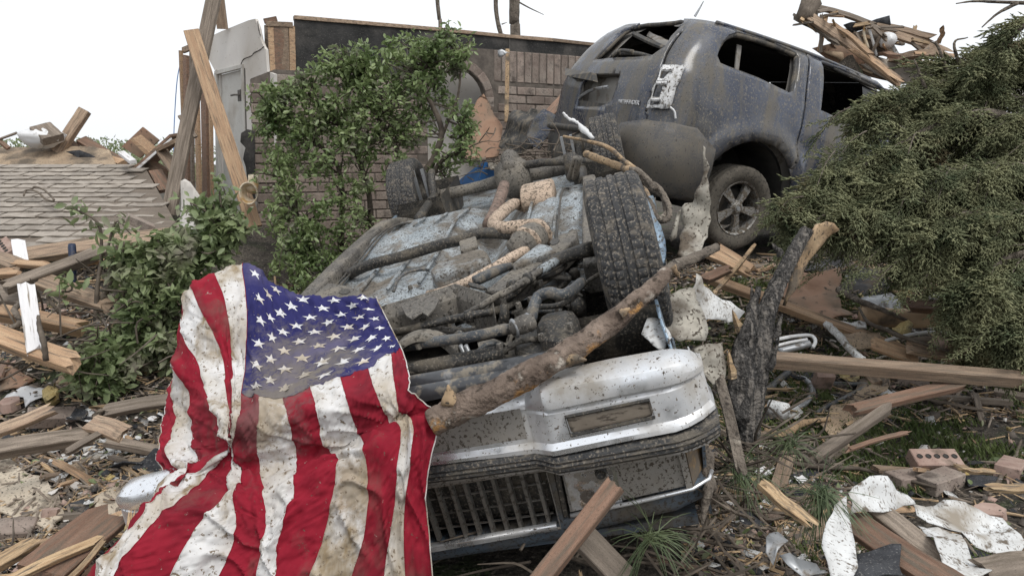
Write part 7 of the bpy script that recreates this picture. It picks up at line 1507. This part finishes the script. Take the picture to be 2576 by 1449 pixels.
# ---------------------------------------------------------------- wrecked roof behind the vehicle
def far_pile():
    bb = [('long board end rising to the left above the vehicle roof', (330, 140), (935, 585), .22, 'lumber', 10), ('thin splintered rafter beside the rising board', (265, 170), (475, 300), .1, 'lumber_grey', 10.2), ('long rafter running right across the heap behind the vehicle', (375, 60), (760, 180), .12, 'lumber_grey', 10.3),
          ('upper long beam above the conifer', (760, 185), (1170, 270), .14, 'lumber', 10.3), ('lower long beam above the conifer', (800, 215), (1340, 400), .22, 'lumber', 10.2), ('orange board crossing the heap behind the vehicle', (540, 225), (720, 370), .1, 'lumber_new', 9.9), ('orange stud lying along the vehicle roof', (690, 405), (930, 580), .12, 'lumber_new', 9.7),
          ('orange board lying flat in the heap behind the vehicle', (830, 420), (940, 425), .16, 'lumber_red', 10.1), ('brown board behind the conifer top', (1010, 440), (1220, 410), .18, 'lumber', 10), ('small stud standing behind the conifer top', (1300, 300), (1315, 240), .06, 'lumber_new', 10), ('tan board seen through the conifer', (1270, 780), (1400, 850), .14, 'lumber', 8.5)]
    for lb, a, b, w, m_, Y in bb: board('timber', lb, 'timber', P(*c5(*a), Y), P(*c5(*b), Y - .3), w * .6, .05, M[m_], nh=(0, -1, .4), jag=(.2, .2), bow=.03)
    sh = [('splintered_post', 'splintered stump end at the top of the heap behind the vehicle', 'timber', [(200, 130), (260, 20), (270, -30), (370, -20), (390, 40), (350, 90), (340, 160), (280, 150), (240, 175)], 'lumber_grey', .15), ('black_roof_piece', 'black folded roof piece on top of the far heap', 'roofing', [(590, 185), (640, 165), (780, 165), (910, 125), (918, 195), (830, 175), (740, 220), (640, 250)], 'asphalt_shingle', .03),
          ('grey_box', 'grey dented box panel inside the far heap', 'panel', [(640, 260), (760, 215), (890, 260), (970, 430), (850, 400), (760, 380), (640, 370)], 'lumber_grey', .05), ('white_strip', 'white flashing strip hanging down the far heap', 'strip', [(880, 235), (920, 250), (960, 330), (1020, 495), (1005, 500), (960, 430), (930, 330)], 'white_metal', .01),
          ('plywood_sheet', 'orange plywood sheet behind the vehicle roof', 'plywood', [(390, 390), (560, 400), (700, 410), (810, 530), (780, 570), (520, 450)], 'plywood', .03), ('grey_deck', 'grey roof decking piece behind the conifer top', 'roofing', [(860, 470), (1000, 440), (1150, 450), (1180, 520), (940, 580), (890, 540)], 'shingle', .03), ('dark_panel', 'brown cracked panel under the rising board', 'panel', [(470, 290), (540, 230), (660, 330), (740, 400), (620, 400), (490, 360)], 'plywood_brown', .03),
          ('roof_sheet', 'brown sheathing sheet sloping down behind the vehicle roof', 'roofing', [(330, 370), (480, 330), (700, 400), (960, 560), (1000, 640), (700, 560), (450, 440)], 'plywood_brown', .03), ('roof_sheet', 'grey shingled piece lowest in the heap behind the vehicle', 'roofing', [(560, 400), (820, 430), (1100, 500), (1200, 640), (940, 640), (760, 540)], 'shingle', .03),
          ('house_siding', 'pale wall remnant showing through the conifer', 'panel', [(1180, 640), (1440, 560), (1700, 560), (1900, 620), (1950, 760), (1500, 800), (1250, 760)], 'drywall', .03)]
    for nm, lb, ct, pts, m_, th in sh: sheet(nm, lb, ct, [c5(*p) for p in pts], 10.1, M[m_], th, .1, 2.5, .12)
    rod('wire', 'pale cable hanging straight down the far heap', 'cable', [(*c5(750, 180), 10), (*c5(790, 300), 10), (*c5(825, 430), 10)], .02, M['white_plastic'], 5); rod('wire', 'curved tan cable beside the straight one in the far heap', 'cable', [(*c5(735, 190), 10), (*c5(728, 270), 10), (*c5(760, 370), 10)], .02, M['cream'], 5)
    V, F = lathe([(.001, -.12), (.08, -.1), (.11, 0), (.09, .08), (.001, .1)], 16); mk('globe_lamp', V, F, M['white_plastic'], smooth=True, label='small white globe lamp inside the far heap', cat='lamp', matrix=Matrix.Translation(P(*c5(905, 308), 9.95)))
far_pile()
def far_sticks():
    rg = np.random.default_rng(88); names = ['thin splintered lath', 'short grey stick', 'broken orange batten', 'dark bent strip']
    for k in range(34):
        t = rg.uniform(); a = (330 + 900 * t + rg.normal() * 70, 110 + 330 * t + rg.normal() * 50); d = rg.normal(size=2) * np.array([110, 70]); j = int(rg.integers(4))
        board('broken_lath', f"{names[j]} in the heap behind the vehicle roof", 'lath', P(*c5(*a), 10 + rg.normal() * .2), P(*c5(a[0] + d[0] + 40, a[1] + d[1] + 30), 10 + rg.normal() * .2), rg.uniform(.02, .06), .025, M[['splinter', 'lumber_grey', 'lumber_new', 'lumber_grey'][j]], nh=(0, -1, .3), group='broken laths in the far heap', jag=(.06, .06))
far_sticks()
# ---------------------------------------------------------------- scattered pieces one can still pick out
def ground_pt(rg):
    while True:
        y = rg.uniform(1.75, 6.2) if rg.uniform() < .8 else rg.uniform(1.75, 3.2); x = rg.uniform(-1, 1) * (.92 * y + .3)
        if -1.25 < x < .62 and 2.0 < y < 6.5 and not (x < -.9 and y < 2.3): continue
        lawn = 1.5 < x < 3.4 and 2.2 < y < 3.6
        if lawn and rg.uniform() < .88: continue
        return x, y
def where(x, y):
    if x < -.9: return 'left of the flag' if y < 2.6 else 'in front of the lumber heap' if y < 3.6 else 'below the fallen roof'
    if x < .9: return 'below the chrome bumper' if y < 2.4 else 'beside the overturned car'
    if x < 1.5 and y < 3.2: return 'around the blackened trunk'
    if y < 2.3: return 'by the white sheets'
    if y < 3.4: return 'on the lawn'
    return 'behind the level pale beam' if y < 4.6 else 'under the wrecked vehicle'
def scatter(n, name, label, cat, group, protos, seed, smin, smax, words=None):
    rg = np.random.default_rng(seed)
    for _ in range(n):
        x, y = ground_pt(rg); k = rg.integers(len(protos)); me = protos[k]; o = bpy.data.objects.new(name, me); COL.objects.link(o); s = rg.uniform(smin, smax)
        o.matrix_world = Matrix.Translation((x, y, gz(x, y) + .012 + .03 * rg.uniform() ** 2)) @ rotm(rg.uniform(0, 6.3), rg.normal() * .16, rg.normal() * .3) @ Matrix.Scale(s, 4)
        size = 'tiny' if s < smin + .25 * (smax - smin) else 'small' if s < smin + .6 * (smax - smin) else 'larger'
        tag(o, f"{size} {words[k] if words else ''} {label} {where(x, y)}".replace('  ', ' '), cat, group)
def proto(V, F, mt):
    me = bpy.data.meshes.new('piece'); me.from_pydata(V, [], F); me.materials.append(mt); return me
sp = [proto(*board_mesh(L, w, t, (.05, .06), 40 + k), M[m_]) for k, (L, w, t, m_) in enumerate([(.22, .018, .010, 'splinter'), (.30, .026, .012, 'splinter'), (.16, .014, .008, 'lumber_new'), (.26, .020, .012, 'lumber_red'), (.2, .03, .012, 'lumber_grey'), (.34, .016, .012, 'splinter')])]
scatter(290, 'wood_splinter', 'broken wood splinter lying', 'splinter', 'wood splinters scattered over the ground', sp, 31, .5, 1.3, ['yellow', 'wide yellow', 'orange', 'red-brown', 'grey', 'thin yellow'])
ol = [proto(*board_mesh(L, w, t, (.03, .05), 60 + k), M[m_]) for k, (L, w, t, m_) in enumerate([(.40, .075, .03, 'lumber'), (.55, .06, .035, 'lumber_grey'), (.32, .09, .025, 'lumber_red'), (.62, .045, .03, 'lumber_new'), (.28, .11, .02, 'plywood')])]
scatter(185, 'board_offcut', 'broken board offcut lying', 'board', 'board offcuts scattered over the ground', ol, 32, .35, .95, ['brown', 'grey', 'red-brown', 'long orange', 'plywood'])
def flake(seed, mt, s=.08, th=.004):
    rg = random.Random(seed); n = 9; pts = [(s * rg.uniform(.45, 1) * math.cos(2 * math.pi * k / n), s * rg.uniform(.35, .8) * math.sin(2 * math.pi * k / n), rg.uniform(-.008, .008)) for k in range(n)]; return proto(*prism(pts, (0, 0, th)), mt)
scatter(130, 'shingle_scrap', 'shingle scrap lying', 'shingle', 'shingle scraps scattered over the ground', [flake(k, M['asphalt_shingle'], .08, .005) for k in range(4)] + [flake(9, M['shingle'], .09, .006)], 33, .5, 1.5, ['black'] * 4 + ['grey-brown'])
scatter(150, 'paint_flake', 'flake lying', 'flake', 'white flakes scattered over the ground', [flake(20 + k, M[m_], .05, .003) for k, m_ in enumerate(['lumber_white', 'white_metal', 'drywall', 'tan_board'])], 34, .4, 1.4, ['white painted', 'mud-flecked white', 'chalky plaster', 'tan'])
def wl():   # the flaked white paint left of the flag
    rg = np.random.default_rng(77); pr = [flake(40 + k, M['white_metal'], .05, .003) for k in range(4)]
    for _ in range(70):
        p = G(*e1(rg.uniform(330, 900), rg.uniform(530, 720)), .02); o = bpy.data.objects.new('paint_flake', pr[rg.integers(4)]); COL.objects.link(o)
        o.matrix_world = Matrix.Translation(p) @ rotm(rg.uniform(0, 6), rg.normal() * .15, rg.normal() * .15) @ Matrix.Scale(rg.uniform(.4, 1.3), 4); tag(o, f"small white paint flake {['near the bumper end', 'by the curled strip', 'beside the round timber', 'in the middle'][rg.integers(4)]} of the pale patch", 'flake', 'paint flakes in the pale patch')
wl()
tw = [proto(*tube([(0, 0, 0), (.1, .02, .01), (.2, -.02, 0), (.3, .03, .02)], [.006, .006, .004, .002], 5, 4, .15, seed=k), M['twig']) for k in range(3)]
scatter(120, 'broken_twig', 'bare broken twig lying', 'twig', 'twigs scattered over the ground', tw, 35, .4, 1.3)
scatter(24, 'brick_chunk', 'broken lump of pink brick lying', 'brick', 'brick lumps scattered over the ground', [proto(*prism([(.06 * math.cos(a) * random.uniform(.7, 1), .05 * math.sin(a) * random.uniform(.7, 1), 0) for a in np.linspace(0, 5.5, 7)], (0.01, 0, .045)), M['brick_pink']) for k in range(3)], 36, .6, 1.3)
# ---------------------------------------------------------------- fine litter nobody could count
def litter(name, label, n, pv, pt, mt, seed, smin, smax, up=3.0):
    rg = np.random.default_rng(seed); pos = np.array([(x, y, gz(x, y) + .006 + .02 * rg.uniform() ** 2) for x, y in (ground_pt(rg) for _ in range(n))])
    V, T = stamp(pv, pt, pos, rand_rot(n, up, rg), rg.uniform(smin, smax, n)); tag(mk_np(name, V, T, mt), label, 'litter', kind='stuff')
STICK = (np.array([(-.5, -.03, 0), (.5, -.025, .01), (.5, .02, .01), (-.5, .03, 0), (-.5, -.03, .05), (.5, -.025, .05), (.5, .02, .05), (-.5, .03, .05)]), np.array([(4, 5, 6), (4, 6, 7), (0, 1, 5), (0, 5, 4), (2, 3, 7), (2, 7, 6), (1, 2, 6), (1, 6, 5), (3, 0, 4), (3, 4, 7)]))
CHIP = (np.array([(-.5, -.3, 0), (.4, -.4, .03), (.5, .3, 0), (-.3, .4, .05), (-.5, -.3, .06), (.4, -.4, .09), (.5, .3, .06), (-.3, .4, .11)]), STICK[1])
litter('wood_litter', 'fine wood chips and splinters covering the ground', 11000, *STICK, M['splinter'], 51, .02, .13, 4); litter('bark_litter', 'fine brown bark and straw covering the ground', 5500, *STICK, M['twig'], 52, .02, .09, 4); litter('crumb_litter', 'small dark crumbs of roofing on the ground', 7000, *CHIP, M['asphalt_shingle'], 53, .008, .045, 3); litter('pale_litter', 'small pale plaster crumbs on the ground', 4500, *CHIP, M['drywall'], 54, .006, .03, 3); litter('mud_litter', 'clods of mud and broken brick on the ground', 6000, *CHIP, M['mortar'], 56, .01, .06, 2)
litter('brick_litter', 'small pinkish brick crumbs on the ground', 2600, *CHIP, M['brick_pink'], 58, .01, .05, 2); litter('foil_litter', 'bright scraps of foil and white plastic on the ground', 700, *CHIP, M['white_metal'], 59, .02, .07, 2); litter('insulation_litter', 'yellowish tufts of insulation on the ground', 500, *CHIP, M['foam'], 60, .015, .05, 1)
litter('board_litter', 'broken bits of grey board packed over the ground', 6500, *STICK, M['lumber_grey'], 57, .05, .18, 3)
litter('leaf_litter', 'torn green leaves strewn over the ground', 4200, LEAF_V, LEAF_T, M['leaf_dusty'], 55, .02, .06, 1.5)
